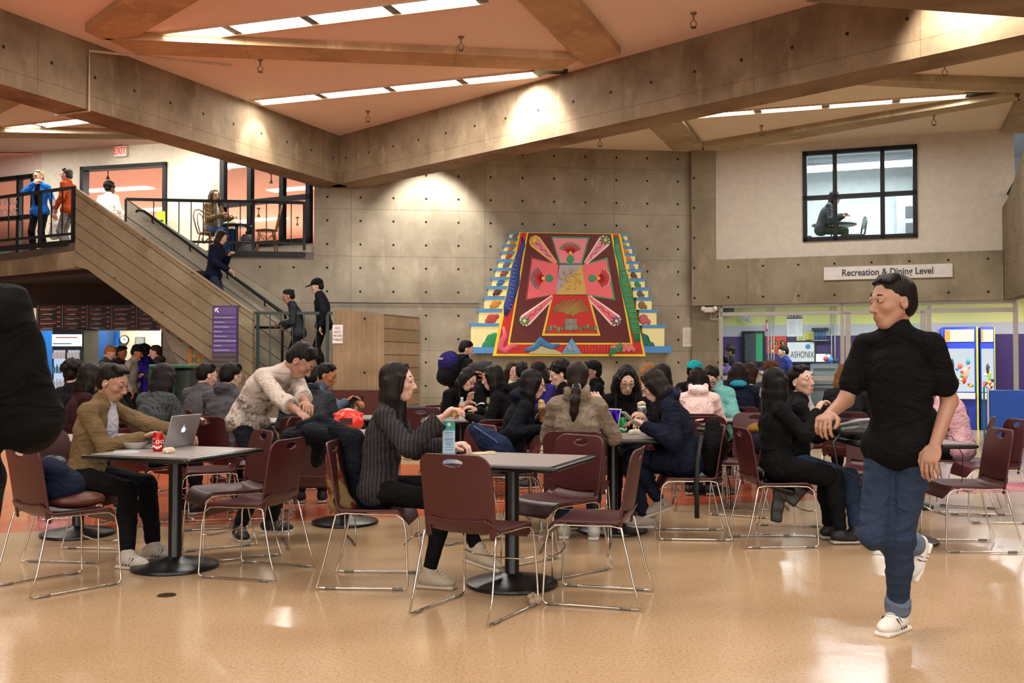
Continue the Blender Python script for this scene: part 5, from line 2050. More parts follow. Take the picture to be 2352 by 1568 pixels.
def person(label, x, y, deg, pose='sit', det='mid', z0=0.0, s=1.0, lean=8, slean=0, twist=0, head=(0, 15, 0), hl=None, hr=None, el=None, er=None,
           fl=None, fr=None, toes=(0, 0), fem=False, skn='a', top='#333333', topk='plain', top2=None, sleeve='long', hood=None, coll=False, inner=None, coat=0, puffy=0, legs='#14151a',
           legk='plain', shoes='#1a1a1c', hair='short', hairc='#120d0c', hlen=.3, hat=None, specs=False, eyes='down', beard=False, cat='person', group='people in the dining hall', ch=None, chair_lb=None,
           grip=.55, curlL=None, curlR=None, hips=None, wide=1.0, jewel=None, bare=False, smile=False, hide_legs=False, tm=None, cuffs=None):
    vb, vh, vd, vc, vr = VOX[det]
    T = root('person', label, cat, (x, y, z0), R(deg), group)
    up = np.array((0., 0, 1))
    sit = pose == 'sit'
    Pz = (.575 if sit else .93 * s)
    Pv = np.array((0., 0, Pz)) if hips is None else np.array(hips, float)
    lr, sr = R(lean), R(slean)

    def sd(f):
        a, b = lr * f, sr * f
        v = np.array((math.sin(a), math.sin(b), math.cos(a) * math.cos(b)))
        return v / np.linalg.norm(v)
    d1, d2 = sd(.75), sd(1.2)
    w = (.165 if fem else .185) * s * wide
    C = Pv + d1 * .25 * s
    S = C + d2 * .215 * s
    N = S + d2 * .045 * s + np.array((.012, 0, 0))
    My = rotm(R(twist))
    lat = My[:, 1]
    lat = nearest(lat - d2 * (lat @ d2))
    fwd = np.cross(lat, d2)
    Mt = np.stack([fwd, lat, d2], 1)
    hy, hp, hr_ = head
    Mh = rotm(R(hy + twist), R(hp), R(hr_))
    neckdir = nearest(d2 * .6 + Mh[:, 2] * .5)
    H = N + neckdir * .115 * s + Mh[:, 0] * .018
    hs = s * (.96 if fem else 1.0)

    def hd(a, b, c):
        return H + Mh @ np.array((a, b, c)) * hs
    # arms
    SL, SR = S + lat * w * .93 - d2 * .045, S - lat * w * .93 - d2 * .045
    l1, l2 = .27 * s, .245 * s
    inv = Matrix.Rotation(-R(deg), 3, 'Z')

    def tgt(q, default):
        if q is None:
            return np.array(default, float)
        if len(q) == 4:
            v = inv @ Vector((q[0] - x, q[1] - y, q[2] - z0))
            return np.array(v)
        return np.array(q, float)
    if sit:
        dl, dr = (.40, .13, .80), (.40, -.13, .80)
    else:
        dl, dr = S + np.array((.06, .24, -.50)), S + np.array((.06, -.24, -.50))
    HL, HR = tgt(hl, dl), tgt(hr, dr)
    eh = np.array((-.35, 0, -1.0))
    EL, WL_ = ik(SL, HL, l1, l2, eh + lat * .55 if el is None else np.array(el, float))
    ER, WR_ = ik(SR, HR, l1, l2, eh - lat * .55 if er is None else np.array(er, float))
    # legs
    hpL, hpR = Pv + np.array((0, .088 * s, -.03)), Pv + np.array((0, -.088 * s, -.03))
    l3, l4 = .43 * s, .42 * s
    if sit:
        FL, FR = tgt(fl, (.43, .10, .09)), tgt(fr, (.43, -.10, .09))
        kh = np.array((1, 0, .8))
    else:
        FL, FR = tgt(fl, (-.02, .09, .09)), tgt(fr, (.02, -.09, .09))
        kh = np.array((1, 0, .0))
    KL, AL = ik(hpL, FL, l3, l4, kh)
    KR, AR = ik(hpR, FR, l3, l4, kh)

    B = SDF()
    tq = .014 if top else 0
    # trunk
    def trunk(D, g, kk=.05, bust=True):
        D.ell(C + d2 * .04, (.105 * s + g, w * .88 + g, .16 * s + g), Mt, kk)
        D.ell((Pv + C) / 2 + d1 * .01, (.098 * s + g, w * .74 + g, .15 * s + g), Mt, kk)
        D.ell(Pv, (.10 * s + g, (.148 if not fem else .155) * s + g, .11 * s + g), None, kk)
        for q in (SL, SR):
            D.cap(q, N - d2 * .035, .042 * s + g, .05 * s + g * .6, .03)
        D.cap(S + d2 * .0, N, .062 * s + g * .8, .05 * s + g * .5, .04)
        if fem and bust:
            for q in (-1, 1):
                D.ell(C + fwd * (.075 * s + g * .4) + lat * q * .065 + d2 * .05, (.05, .055, .05), Mt, .04)
    trunk(B, -.006)
    for a, b_, c_ in ((SL, EL, WL_), (SR, ER, WR_)):
        B.cap(a, b_, .046 * s, .036 * s, .03)
        B.cap(b_, c_, .037 * s, .025 * s, .015)
    if not hide_legs:
        for a, b_, c_ in ((hpL, KL, AL), (hpR, KR, AR)):
            B.cap(a, b_, .075 * s, .052 * s, .03)
            B.cap(b_, c_, .05 * s, .034 * s, .02)
            B.ell(b_ * .62 + c_ * .38 - np.array((.012, 0, 0)), (.042, .042, .08), None, .03)
        for a, q in ((AL, toes[0]), (AR, toes[1])):
            M = rotm(R(q), R(max(0, min(50, (a[2] - .12) * 160))))
            B.ell(a + M @ np.array((.04, 0, -.045)) * s, (.085, .03, .022), M, .03)
    B.cap(N - d2 * .03, hd(-.034, 0, -.07), .051 * s, .045 * s, .02)
    parts = [B.mesh(vb)]
    # head
    D = SDF()
    D.ell(hd(-.018, 0, .032), np.array((.096, .077, .082)) * hs, Mh, 0)
    D.ell(hd(.018, 0, -.025), np.array((.072, .058, .082)) * hs, Mh, .03)
    D.ell(hd(.050, 0, -.094), np.array((.028, .028, .022)) * hs, Mh, .035)
    for q in (-1, 1):
        D.cap(hd(-.008, q * .050, -.052), hd(.048, q * .018, -.097), .013 * hs, .012 * hs, .03)
        D.ell(hd(.056, q * .036, -.022), np.array((.022, .022, .02)) * hs, Mh, .02)
        D.ell(hd(.09, q * .031, .010), np.array((.012, .019, .010)) * hs, Mh, .012, True)
        D.ell(hd(-.012, q * .076, -.008), np.array((.02, .009, .031)) * hs, Mh @ rotm(0, R(-12), R(q * 12)), .006)
        if det != 'far':
            D.ell(hd(-.008, q * .084, -.004), np.array((.011, .006, .018)) * hs, Mh, .004, True)
            D.ell(hd(.093, q * .010, -.036), np.array((.010, .007, .007)) * hs, Mh, .007)
            D.ell(hd(.079, q * .031, .010), np.array((.0105, .016, .0105)) * hs, Mh, .002)
    D.ell(hd(.07, 0, .026), np.array((.018, .05, .012)) * hs, Mh, .02)
    D.cap(hd(.083, 0, .012), hd(.108, 0, -.031), .007 * hs, .0105 * hs, .013)
    D.ell(hd(.078, 0, -.064), np.array((.016, .026, .019)) * hs, Mh, .016)
    D.cap(N - d2 * .03, hd(-.034, 0, -.07), .052 * s, .046 * s, .02)
    parts.append(D.mesh(vh))
    # hands
    for (wr, elb, sg, cu) in ((WL_, EL, 1, curlL), (WR_, ER, -1, curlR)):
        g_ = grip if cu is None else cu
        f = nearest(wr - elb)
        sd_ = nearest(np.cross(f, up) * sg + 1e-6) if abs(f[2]) < .9 else nearest(np.cross(f, np.array((1., 0, 0))) * sg)
        nrm = nearest(np.cross(sd_, f)) * sg
        if nrm[2] > 0:
            nrm = -nrm
        # thumb side: towards the body's middle
        ins = -lat * sg
        ins = nearest(ins - f * (ins @ f))
        nrm = nearest(np.cross(f, ins))
        if nrm[2] > 0:
            nrm = -nrm
        E = SDF()
        Mp = np.stack([f, ins, nrm], 1)
        E.cap(wr - f * .05, wr, .026 * s, .024 * s, 0)
        E.ell(wr + f * .045, np.array((.05, .040, .016)) * s, Mp, .015)
        E.ell(wr + f * .065, np.array((.035, .042, .014)) * s, Mp, .012)
        for k in range(4):
            off = (.030 - .0195 * k)
            base = wr + (f * (.088 - .004 * abs(k - 1)) + ins * off) * s
            Ls = [(.040, .026, .020), (.044, .029, .021), (.041, .027, .020), (.033, .020, .018)][k]
            an, p_ = g_ * .35, base
            rads = (.0092, .0085, .0078, .0066)
            for j in range(3):
                an += g_ * (.75 if j == 0 else .85)
                dirn = f * math.cos(an) + nrm * math.sin(an) + ins * (.03 * (1.5 - k))
                q_ = p_ + nearest(dirn) * Ls[j] * s
                E.cap(p_, q_, rads[j] * s, rads[j + 1] * s, .003)
                p_ = q_
        b0 = wr + (f * .02 + ins * .026) * s
        b1 = b0 + nearest(f * .75 + ins * .75 + nrm * .35) * .036 * s
        b2 = b1 + nearest(f * .95 + ins * .15 + nrm * .45) * .030 * s
        b3 = b2 + nearest(f * .9 - ins * .25 + nrm * .45) * .024 * s
        E.chain([b0, b1, b2, b3], [.015 * s, .0115 * s, .0095 * s, .0075 * s], .006)
        parts.append(E.mesh(vd))
    npmesh('body', parts, skin(SKINS.get(skn, skn)), T)

    # face pieces
    if det != 'far':
        lipm = plain('#a2564c' if fem else '#9a5f50', .45)
        m = MB()
        op = .006 if smile else .0
        m.tube([hd(.083, .024, -.062 + op), hd(.092, .010, -.0605 + op), hd(.0935, 0, -.0615 + op), hd(.092, -.010, -.0605 + op), hd(.083, -.024, -.062 + op)], .004, 6, radii=[.0012, .0042, .004, .0042, .0012])
        m.tube([hd(.083, .022, -.064 - op), hd(.0905, .009, -.0705 - op), hd(.0905, -.009, -.0705 - op), hd(.083, -.022, -.064 - op)], .004, 6, radii=[.0012, .005, .005, .0012])
        m.build('lips', lipm, T, True)
        if smile:
            MB().ball(hd(.087, 0, -.067), (.004, .017, .006), 10, Matrix(Mh.tolist())).build('teeth', plain('#efe8e0', .3), T, True)
        dark = plain('#15100f', .5)
        for q in (-1, 1):
            br = [hd(.084, q * .014, .034), hd(.0845, q * .028, .0385), hd(.0745, q * .046, .035)]
            MB().tube(br, .003, 6, radii=[.0032, .0036, .0016]).build('eyebrow', hairm(hairc if isinstance(hairc, str) else '#1c120f'), T, True)
            if eyes == 'open':
                MB().ball(hd(.0865, q * .031, .010), (.005, .0125, .0042), 12, Matrix(Mh.tolist())).build('eye', plain('#e9e4e0', .2), T, True)
                MB().ball(hd(.090, q * .030, .010), (.003, .0052, .0044), 10, Matrix(Mh.tolist())).build('iris', plain('#20130d', .1), T, True)
                lz = .0145
            else:
                lz = .003
            MB().tube([hd(.087, q * .018, lz - .001), hd(.0915, q * .031, lz + .001), hd(.083, q * .045, lz - .001)], .002, 6, radii=[.0012, .0022, .0012]).build('eyelashes', dark, T, True)
    if specs:
        m = MB()
        for q in (-1, 1):
            m.tube([hd(.103, q * .033 + .024 * math.cos(a_), .004 + .021 * math.sin(a_)) for a_ in np.linspace(0, 6.283, 17)[:-1]], .0016 if det == 'near' else .0026, 6, closed=True)
            m.tube([hd(.103, q * .056, .01), hd(.05, q * .078, .012), hd(-.02, q * .08, .006)], .0016, 5)
        m.tube([hd(.103, .009, .008), hd(.106, 0, .011), hd(.103, -.009, .008)], .0016, 5)
        m.build('glasses', plain('#1a1716', .3), T, True)

    # hair
    if hair and hair != 'bald':
        E = SDF()
        hm = hairm(hairc) if isinstance(hairc, str) else hairc
        long_ = hair in ('long', 'mid', 'pony')
        E.ell(hd(-.028, 0, .042), np.array((.100, .087 if long_ else .083, .086)) * hs, Mh, 0)
        E.ell(hd(-.055, 0, -.01), np.array((.07, .078, .075)) * hs, Mh, .02)
        if hair == 'curly':
            for k in range(26):
                a_ = k * 2.4
                zz = -.2 + 1.2 * (k / 26)
                rr = math.sqrt(max(0, 1 - zz * zz))
                E.ell(hd(-.035 + .09 * rr * math.cos(a_), .085 * rr * math.sin(a_), .05 + .085 * zz), (.035,) * 3, None, .01)
        # clear the face and ears
        E.ell(hd(.092, 0, -.03), np.array((.080, .066 if long_ else .080, .105 if not long_ else .10)) * hs, Mh, .010, True)
        if not long_ and hair != 'curly':
            for q in (-1, 1):
                E.ell(hd(.005, q * .09, -.03), np.array((.04, .03, .045)) * hs, Mh, .01, True)
        if hair == 'short':
            for k in range(5):
                yy = (k - 2) * .026
                E.cap(hd(.0, yy, .112), hd(.052 - .004 * abs(k - 2), yy * 1.05 + .005, .104 - .006 * abs(k - 2)), .020 * hs, .011 * hs, .012)
        if long_:
            # bring the hair down over the temples, parted in the middle
            for q in (-1, 1):
                E.cap(hd(.04, q * .02, .104), hd(.052, q * .068, .035), .014 * hs, .011 * hs, .012)
                if hair != 'pony':
                    E.cap(hd(.052, q * .068, .035), hd(.032, q * .078, -.06), .011 * hs, .014 * hs, .012)
            if hair == 'pony':
                E.ell(hd(-.09, 0, -.05), np.array((.045, .055, .04)) * hs, Mh, .03)
                p0 = hd(-.118, 0, -.07)
                pts = [p0, p0 + np.array((-.05, 0, -.035)), p0 + np.array((-.085, .004, -.10)), p0 + np.array((-.09, .012, -.18)), p0 + np.array((-.07, .02, -hlen))]
                E.chain(pts, [.018, .03, .034, .028, .008], .02)
            else:
                down = -up * .85 - d2 * .3
                for k in range(7):
                    yy = (k - 3) * .027
                    a0 = hd(-.075 + .012 * abs(k - 3), yy, .0)
                    a1 = hd(-.085 + .02 * abs(k - 3), yy * 1.15, -.09)
                    ln = (hlen - .1) * (1 - .05 * abs(k - 3) - .08 * ((k * 3) % 4) / 4)
                    a2 = a1 + down * ln * .5 - fwd * .012
                    a3 = a1 + down * ln
                    E.chain([a0, a1, a2, a3], [.036 * hs, .035 * hs, .032 * hs, .012], .022)
                for q in (-1, 1):
                    a0 = hd(.0, q * .08, -.02)
                    a1 = hd(.0, q * .088, -.10)
                    a2 = a1 - up * hlen * .55 + fwd * .02
                    E.chain([hd(.015, q * .078, .03), a0, a1, a2], [.022, .026, .03, .012], .02)
        V, Q = E.mesh(vr, wavy(.004, 55, 3, .25))
        npmesh('hair', [(V, Q)], hm, T)
        if hair == 'pony':
            q0 = p0 - np.array((.006, 0, .006))
            MB().tube([q0 + .026 * (np.array((0, math.cos(a_), math.sin(a_)))) for a_ in np.linspace(0, 6.283, 13)[:-1]], .009, 8, closed=True).build('hair_tie', plain('#7d8489', .4, .3), T, True)
    if beard:
        E = SDF()
        E.ell(hd(.045, 0, -.085), np.array((.045, .05, .05)) * hs, Mh, 0)
        E.ell(hd(.10, 0, -.052), np.array((.03, .028, .016)) * hs, Mh, .004, True)
        for q in (-1, 1):
            E.cap(hd(.005, q * .072, -.03), hd(.03, q * .05, -.085), .014, .02, .02)
        npmesh('beard', [E.mesh(vr, wavy(.003, 80, 3))], hairm(hairc), T)
    if hat:
        kind, hc = hat[0], hat[1]
        hm_ = cloth(hc, rough=.8, fold=.2)
        E = SDF()
        if kind == 'beanie':
            E.ell(hd(-.022, 0, .055), np.array((.112, .098, .095)) * hs, Mh, 0)
            E.ell(hd(.03, 0, -.045), np.array((.2, .2, .075)) * hs, Mh, .01, True)
        else:
            E.ell(hd(-.02, 0, .06), np.array((.11, .097, .088)) * hs, Mh, 0)
            E.rbox(hd(0, 0, -.03), np.array((.3, .3, .07)) * hs, Mh, .01, .006, True)
            bw = -1 if kind == 'backcap' else 1
            E.ell(hd(.115 * bw, 0, .048 if kind != 'flat' else .05), np.array((.085, .075, .010)) * hs, Mh @ rotm(0, R(6 * bw)), .012)
        npmesh('hat', [E.mesh(vr)], hm_, T)
        if len(hat) > 2:
            MB().ball(hd(.088, -.02, .085), (.01, .022, .018), 8, Matrix(Mh.tolist())).build('badge', plain(hat[2], .5), T, True)

    # upper garment
    if top and not bare:
        g = .015 + puffy
        E = SDF()
        trunk(E, g, .05)
        coat_ = coat
        if sleeve == 'short':
            fr_ = (SL + (EL - SL) * .7, SR + (ER - SR) * .7)
            E.cap(SL, fr_[0], .048 * s + g * .8, .054 * s + g * .6, .02)
            E.cap(SR, fr_[1], .048 * s + g * .8, .054 * s + g * .6, .02)
        else:
            kf = .55 if sleeve == 'pushed' else .93
            for a, b_, c_ in ((SL, EL, WL_), (SR, ER, WR_)):
                e = b_ + (c_ - b_) * kf
                E.cap(a, b_, .046 * s + g, .040 * s + g, .025)
                E.cap(b_, e, .044 * s + g, .034 * s + g * .8, .02)
                if sleeve == 'pushed':
                    E.cap(b_ + (c_ - b_) * .3, e, .05 * s + g, None, .01)
                elif sleeve == 'wide':
                    E.cap(b_ + (c_ - b_) * .55, e, .042 * s + g, .046 * s + g, .01)
                if sleeve in ('wide', 'pushed'):
                    fd = nearest(c_ - b_)
                    sd2 = nearest(np.cross(fd, np.array((.3, .2, 1.))))
                    Mf = np.stack([fd, sd2, np.cross(fd, sd2)], 1)
                    E.rbox(e + fd * .062, (.05, .085, .085), Mf, .01, .008, True)
        # hem
        hem = Pv + np.array((0, 0, -.02)) + d1 * -.02
        E.ell(hem, (.11 * s + g, .158 * s + g, .105 * s), None, .04)
        if coat_:
            if sit:
                for a, b_ in ((hpL, KL), (hpR, KR)):
                    e = a + (b_ - a) * min(1, coat_)
                    E.cap(a, e, .095 * s, .085 * s, .05)
            else:
                E.cap(Pv, Pv + np.array((-.02, 0, -.42 * coat_)), .16 * s, .17 * s, .06)
        elif not sit:
            E.ell(Pv + np.array((0, 0, -.05)), (.126 * s + g, .170 * s + g, .11 * s), None, .03)
        if hood:
            E.ell(N - fwd * .075 - d2 * .025, (.062, .098, .05), Mt @ rotm(0, R(-20)), .03)
            for q in (-1, 1):
                E.cap(N - fwd * .06 + lat * q * .07 + d2 * .02, N + fwd * .06 + lat * q * .045 - d2 * .03, .03, .02, .02)
        if coll:
            for k in range(9):
                a_ = -2.5 + 5.0 * k / 8
                q_ = N + (-fwd * math.cos(a_) * .062 + lat * math.sin(a_) * .068) + d2 * (.005 + .02 * math.cos(a_))
                q2 = q_ + (-fwd * math.cos(a_) * .012 + lat * math.sin(a_) * .012) - d2 * .03
                E.cap(q_, q2, .008, .01, .008)
        am = .009 if det == 'near' else .007
        if puffy:
            am += .006
        V, Q = E.mesh(vc, wavy(am, 21, int(abs(x * 10)) + 1, 1.6))
        tmat = tm or cloth(top, topk, top2, fold=.6)
        npmesh('top' if not coat else 'coat', [(V, Q)], tmat, T)
        if hood and hood is not True:
            E = SDF()
            E.ell(N - fwd * .078 - d2 * .014, (.064, .094, .046), Mt @ rotm(0, R(-20)), .0)
            npmesh('hood', [E.mesh(vc)], cloth(hood), T)
        if inner:
            E = SDF()
            E.ell(C + d2 * .0 + fwd * (.042 + g), (.105 * s, .068, .23 * s), Mt, 0)
            E.cap(S + fwd * .035, N + fwd * .02 + d2 * .0, .055, .052, .03)
            npmesh('shirt_front', [E.mesh(vc)], cloth(inner), T)
    # trousers
    if not hide_legs:
        E = SDF()
        E.ell(Pv + np.array((0, 0, -.01)), (.112 * s, .160 * s, .115 * s), None, 0)
        ex = .9 if legk != 'leggings' else .93
        for a, b_, c_ in ((hpL, KL, AL), (hpR, KR, AR)):
            tg = .0 if legk == 'leggings' else .012
            E.cap(a, b_, .080 * s, .056 * s + tg * .6, .03)
            e = b_ + (c_ - b_) * ex
            E.cap(b_, e, .059 * s + tg * .6, .04 * s + tg, .015)
            E.ell(b_ * .62 + c_ * .38 - np.array((.012, 0, 0)), (.048 + tg, .047 + tg, .09), None, .03)
        V, Q = E.mesh(vc, wavy(.007 if legk != 'leggings' else .0015, 26, 5, 1.8))
        tr_ = npmesh('trousers', [(V, Q)], cloth(legs, 'denim' if legk == 'denim' else 'plain', fold=.5), T)
        if cuffs:
            for b_, c_ in ((KL, AL), (KR, AR)):
                E = SDF()
                E.cap(b_ + (c_ - b_) * .86, b_ + (c_ - b_) * .93, .060 * s, .060 * s, .0)
                npmesh('rolled_cuff', [E.mesh(.007)], cloth(cuffs, 'denim'), tr_)
        for a, q, kn in ((AL, toes[0], KL), (AR, toes[1], KR)):
            sh = nearest(a - kn)
            tilt = 0
            M = rotm(R(q), R(max(0, min(50, (a[2] - .12) * 160))))
            E = SDF()
            ft = lambda u, v, w_: a + M @ (np.array((u, v, w_)) * s)
            E.ell(ft(-.015, 0, -.035), np.array((.062, .042, .045)) * s, M, 0)
            E.cap(ft(0, 0, -.02), ft(0, 0, .012), .043 * s, .041 * s, .02)
            E.ell(ft(.075, 0, -.052), np.array((.09, .046, .030)) * s, M, .035)
            E.cap(ft(.02, 0, -.02), ft(.10, 0, -.045), .034 * s, .028 * s, .03)
            sc = plain(shoes, .55, bump=.15) if isinstance(shoes, str) else plain(shoes[0], .55, bump=.15)
            o = npmesh('shoe', [E.mesh(max(.006, vb * .8))], sc, T)
            F_ = SDF()
            F_.rbox(ft(.045, 0, -.078), np.array((.116, .040, .012)) * s, M, .012, 0)
            F_.ell(ft(.095, 0, -.078), np.array((.066, .044, .012)) * s, M, .004)
            npmesh('sole', [F_.mesh(.006 if det != 'far' else .01)], plain(shoes[1] if not isinstance(shoes, str) else '#b9b5ae', .6), o)
            if det == 'near' and not isinstance(shoes, str):
                m = MB()
                for k in range(4):
                    m.tube([ft(.045 + .017 * k, -.02, .012 - .009 * k), ft(.052 + .017 * k, 0, .017 - .009 * k), ft(.045 + .017 * k, .02, .012 - .009 * k)], .0028, 5)
                m.build('laces', plain('#d9d5cc' if len(shoes) < 4 else shoes[3], .7), o, True)
                if len(shoes) > 2 and shoes[2]:
                    for q in (-1, 1):
                        m = MB()
                        for k in range(3):
                            m.tube([ft(.0 + .022 * k, q * .0445, -.065), ft(.024 + .022 * k, q * .041, -.03), ft(.034 + .02 * k, q * .034, -.012)], .0045, 5, flat=.6)
                        m.build('stripe', plain(shoes[2], .5), o, True)
    if sit and ch is not False:
        dx = 0 if ch is None else ch
        a_ = R(deg)
        chair(x - .03 * math.cos(a_), y - .03 * math.sin(a_), deg + (dx if isinstance(dx, (int, float)) else 0), chair_lb or ('chair under the ' + label[0].lower() + label[1:])[:110])
    T['_j'] = 0
    del T['_j']
    return dict(T=T, H=H, Mh=Mh, HL=WL_, HR=WR_, S=S, N=N, C=C, Mt=Mt, P=Pv, hd=hd, EL=EL, ER=ER, fwd=fwd, lat=lat, d2=d2)
# ================================================================== THE CAST
PH = lambda px, py, Y: (*P(px, py, Y), 'w')
SEAT = 'students seated at the tables'

# --- nearest people
man_tan = person('man in tan jacket with earbud sitting behind the silver laptop', -2.88, 6.76, -6, det='near', lean=14, head=(-6, 22, 0), skn='b', s=1.0,
                 top='#65533a', coll=True, inner='#9a9aa6', legs='#0c0c10', shoes=('#b9b1a8', '#cfc8be', '#1a1a1c'), hr=PH(328, 1003, 6.60), hl=PH(438, 1000, 6.86), er=(-1, -.35, -.9), el=(-1, .35, -.9),
                 fl=(*G(352, 1285), 'w')[:2] + (.09, 'w'), fr=(*G(292, 1305), 'w')[:2] + (.09, 'w'), toes=(8, -12), group=SEAT, chair_lb='chair under the man in tan jacket, mostly hidden by shadowed figure')
lean_man = person('man in cream printed sweater bending over the coat-draped chair', -1.94, 7.56, -28, pose='stand', det='near', lean=48, head=(20, 48, 0), skn='b', s=1.05,
                  top='#bdb1a8', topk='print', top2='#35302d', coll=True, sleeve='pushed', legs='#15171f', shoes=('#141416', '#c9c6c0', '#c9b98a'), hips=(-.08, 0, .90),
                  hl=PH(712, 946, 7.0), hr=PH(690, 950, 6.95), fr=(*G(549, 1238), 'w')[:2] + (.09, 'w'), fl=(*G(622, 1222), 'w')[:2] + (.09, 'w'), toes=(35, -30))
eat = person('long-haired woman in dark ribbed sweater lifting food at the nearest table', -.80, 5.98, -4, det='near', lean=9, head=(-4, 2, 0), fem=True, skn='a', s=1.0,
             top='#2d2b2e', topk='rib', top2='#3a383c', sleeve='wide', legs='#08080a', legk='leggings', shoes=('#a59a86', '#b5aa96', None), hair='long', hlen=.47, hairc='#15100f',
             hr=PH(1012, 962, 5.72), er=(.15, -.5, -1), hl=(.42, .16, .80), fr=(*G(985, 1350), 'w')[:2] + (.09, 'w'), fl=PH(1098, 1262, 5.85), toes=(-8, -12), group=SEAT, grip=.75,
             chair_lb='chair at the nearest table under the woman in ribbed sweater')
walk = person('man in black tee shirt and rolled jeans striding left through the hall', 1.84, 4.72, 222, pose='stand', det='near', lean=3, head=(-25, 6, 0), skn='b', s=1.03, hips=(0, 0, .95),
              top='#08080a', sleeve='short', legs='#27344a', legk='denim', cuffs='#5d6a80', wide=.93, shoes=('#dedbd6', '#e6e3de', '#17181c', '#f0efec'), hr=PH(1905, 952, 4.62), er=(.1, -.3, -1), hl=(.08, .20, .93), el=(-.6, .15, -1), curlR=.8,
              fl=(*G(2062, 1448), 'w')[:2] + (.09, 'w'), fr=(-.30, -.08, .40), toes=(0, 0), group='people on the move', eyes='open')
coat_w = person('woman with long black hair and black coat sitting before the smiling man', 1.93, 7.28, 4, det='near', lean=-3, head=(22, 6, 0), fem=True, skn='a', s=.94,
                top='#0b0b0d', coat=.85, legs='#0d0f14', shoes='#111113', hair='long', hlen=.5, hairc='#0e0b0c', hr=PH(1876, 945, 7.15), hl=PH(1870, 985, 7.35), er=(0, -.6, -1),
                group=SEAT, chair_lb='chair under the woman in the long black coat')
smile = person('smiling man with dark wavy hair, face lifted, in black jacket', 2.20, 7.74, -12, det='near', lean=3, head=(-42, -4, 8), skn='a', s=.95, smile=True, eyes='open',
               top='#0e0f13', coll=True, inner='#b5afa8', legs='#26344d', legk='denim', shoes=('#1c1f27', '#8f8c88', None), fl=PH(1995, 1228, 7.45)[:2] + (.09, 'w'), fr=PH(1965, 1232, 7.3)[:2] + (.09, 'w'),
               hl=(.36, .1, .82), hr=(.34, -.1, .82), group=SEAT, chair_lb='chair under the smiling man, behind the black coat')
dark = person('person in black jacket standing close at the left edge, cut by frame', -1.55, 2.62, 84, pose='stand', det='mid', lean=0, head=(0, 5, 0), s=1.05, skn='b',
              top='#050506', coat=.7, puffy=.03, legs='#0a0a0c', fl=(.02, .06, .09), fr=(-.04, -.03, .09), hl=(.26, .10, 1.25), hr=(.26, -.10, 1.25), hat=('beanie', '#070708'), wide=1.15, group='people on the move')
pony = person('woman with ponytail in khaki hooded jacket, back to the camera', .46, 7.10, 82, det='near', lean=8, head=(0, 8, 0), fem=True, skn='a', s=1.0,
              top='#73675a', hood='#5e5243', puffy=.008, legs='#1c2433', shoes=('#c4c6c2', '#d6d6d2', None), hair='pony', hlen=.27, hairc='#1d1410', hr=PH(1378, 935, 7.30), er=(.5, -.45, -1),
              hl=(.40, .14, .8), fl=(.35, .12, .09), fr=(.33, -.10, .09), group=SEAT, chair_lb='chair under the woman with the ponytail')
navy = person('woman in navy parka using a phone, bowed over the shared table', 1.32, 7.58, 176, det='near', lean=20, head=(0, 32, 0), fem=True, skn='a', s=.98,
              top='#0f1424', hood='#161c33', coat=.55, puffy=.014, legs='#141a2a', shoes=('#a39a92', '#c4beb5', None), hair='mid', hlen=.32, hairc='#17110f',
              hl=PH(1484, 978, 7.42), hr=PH(1486, 968, 7.62), fl=PH(1515, 1150, 7.7), fr=(.30, -.12, .12), specs=True, group=SEAT, chair_lb='chair carrying the black backpack under the navy parka')
glass_w = person('woman in round glasses and black hoodie reading, facing the camera', .98, 8.62, -95, det='near', lean=15, head=(8, 30, 0), fem=True, skn='a', s=1.0,
                 top='#0a0a0c', hood=True, legs='#0d0e12', hair='long', hlen=.38, hairc='#140e0e', specs=True, hl=(.36, .14, .80), hr=(.36, -.12, .80), group=SEAT,
                 chair_lb='chair under the woman in round glasses')
bite = person('woman with bangs and black jacket biting a wrapped sandwich', -.02, 7.86, 8, det='near', lean=16, head=(-6, 14, 0), fem=True, skn='a', s=.95, top='#0b1017', hood='#101621',
              legs='#0b0c10', hair='long', hlen=.42, hairc='#120d0e', specs=True, hr=PH(1240, 985, 7.65), hl=PH(1245, 965, 7.9), grip=.9, group=SEAT, chair_lb='chair under the woman biting a sandwich')

# --- middle rows, left
M = dict(det='mid', group=SEAT)
sweater = person('woman in grey herringbone sweater with dark hair, back turned', -3.02, 8.30, 62, lean=12, head=(0, 18, 0), fem=True, top='#4d5154', topk='knit', top2='#2f3335', hair='long', hlen=.30, puffy=.006, chair_lb='chair under the woman in herringbone sweater', **M)
hoodie = person('student in charcoal hoodie with messy black hair, back turned', -2.62, 9.0, 74, lean=10, head=(-20, 18, 0), top='#47454a', hood='#3c3a40', specs=True, puffy=.008, chair_lb='chair under the charcoal hoodie', **M)
person('man in grey tee with short hair, back turned, beyond the hoodie', -3.27, 10.3, 66, lean=12, head=(-25, 15, 0), top='#4a494b', chair_lb='chair under the man in grey tee', **M)
person('woman in dark maroon top in profile at left, hair tied low', -3.78, 8.6, 35, lean=10, head=(0, 18, 0), fem=True, top='#2a1214', hair='mid', hlen=.2, skn='b', chair_lb='chair under the woman in maroon top', **M)
person('curly black-haired person in dark clothes before the drinks fridge', -4.55, 10.2, 60, lean=5, head=(0, 8, 0), top='#101014', hair='curly', chair_lb='chair under the curly-haired person by the fridge', **M)
person('woman with straight black hair behind the maroon top, back turned', -4.05, 9.75, 75, lean=8, head=(0, 8, 0), fem=True, top='#15151a', hair='long', hlen=.34, chair_lb='chair under the straight-haired woman at left', **M)
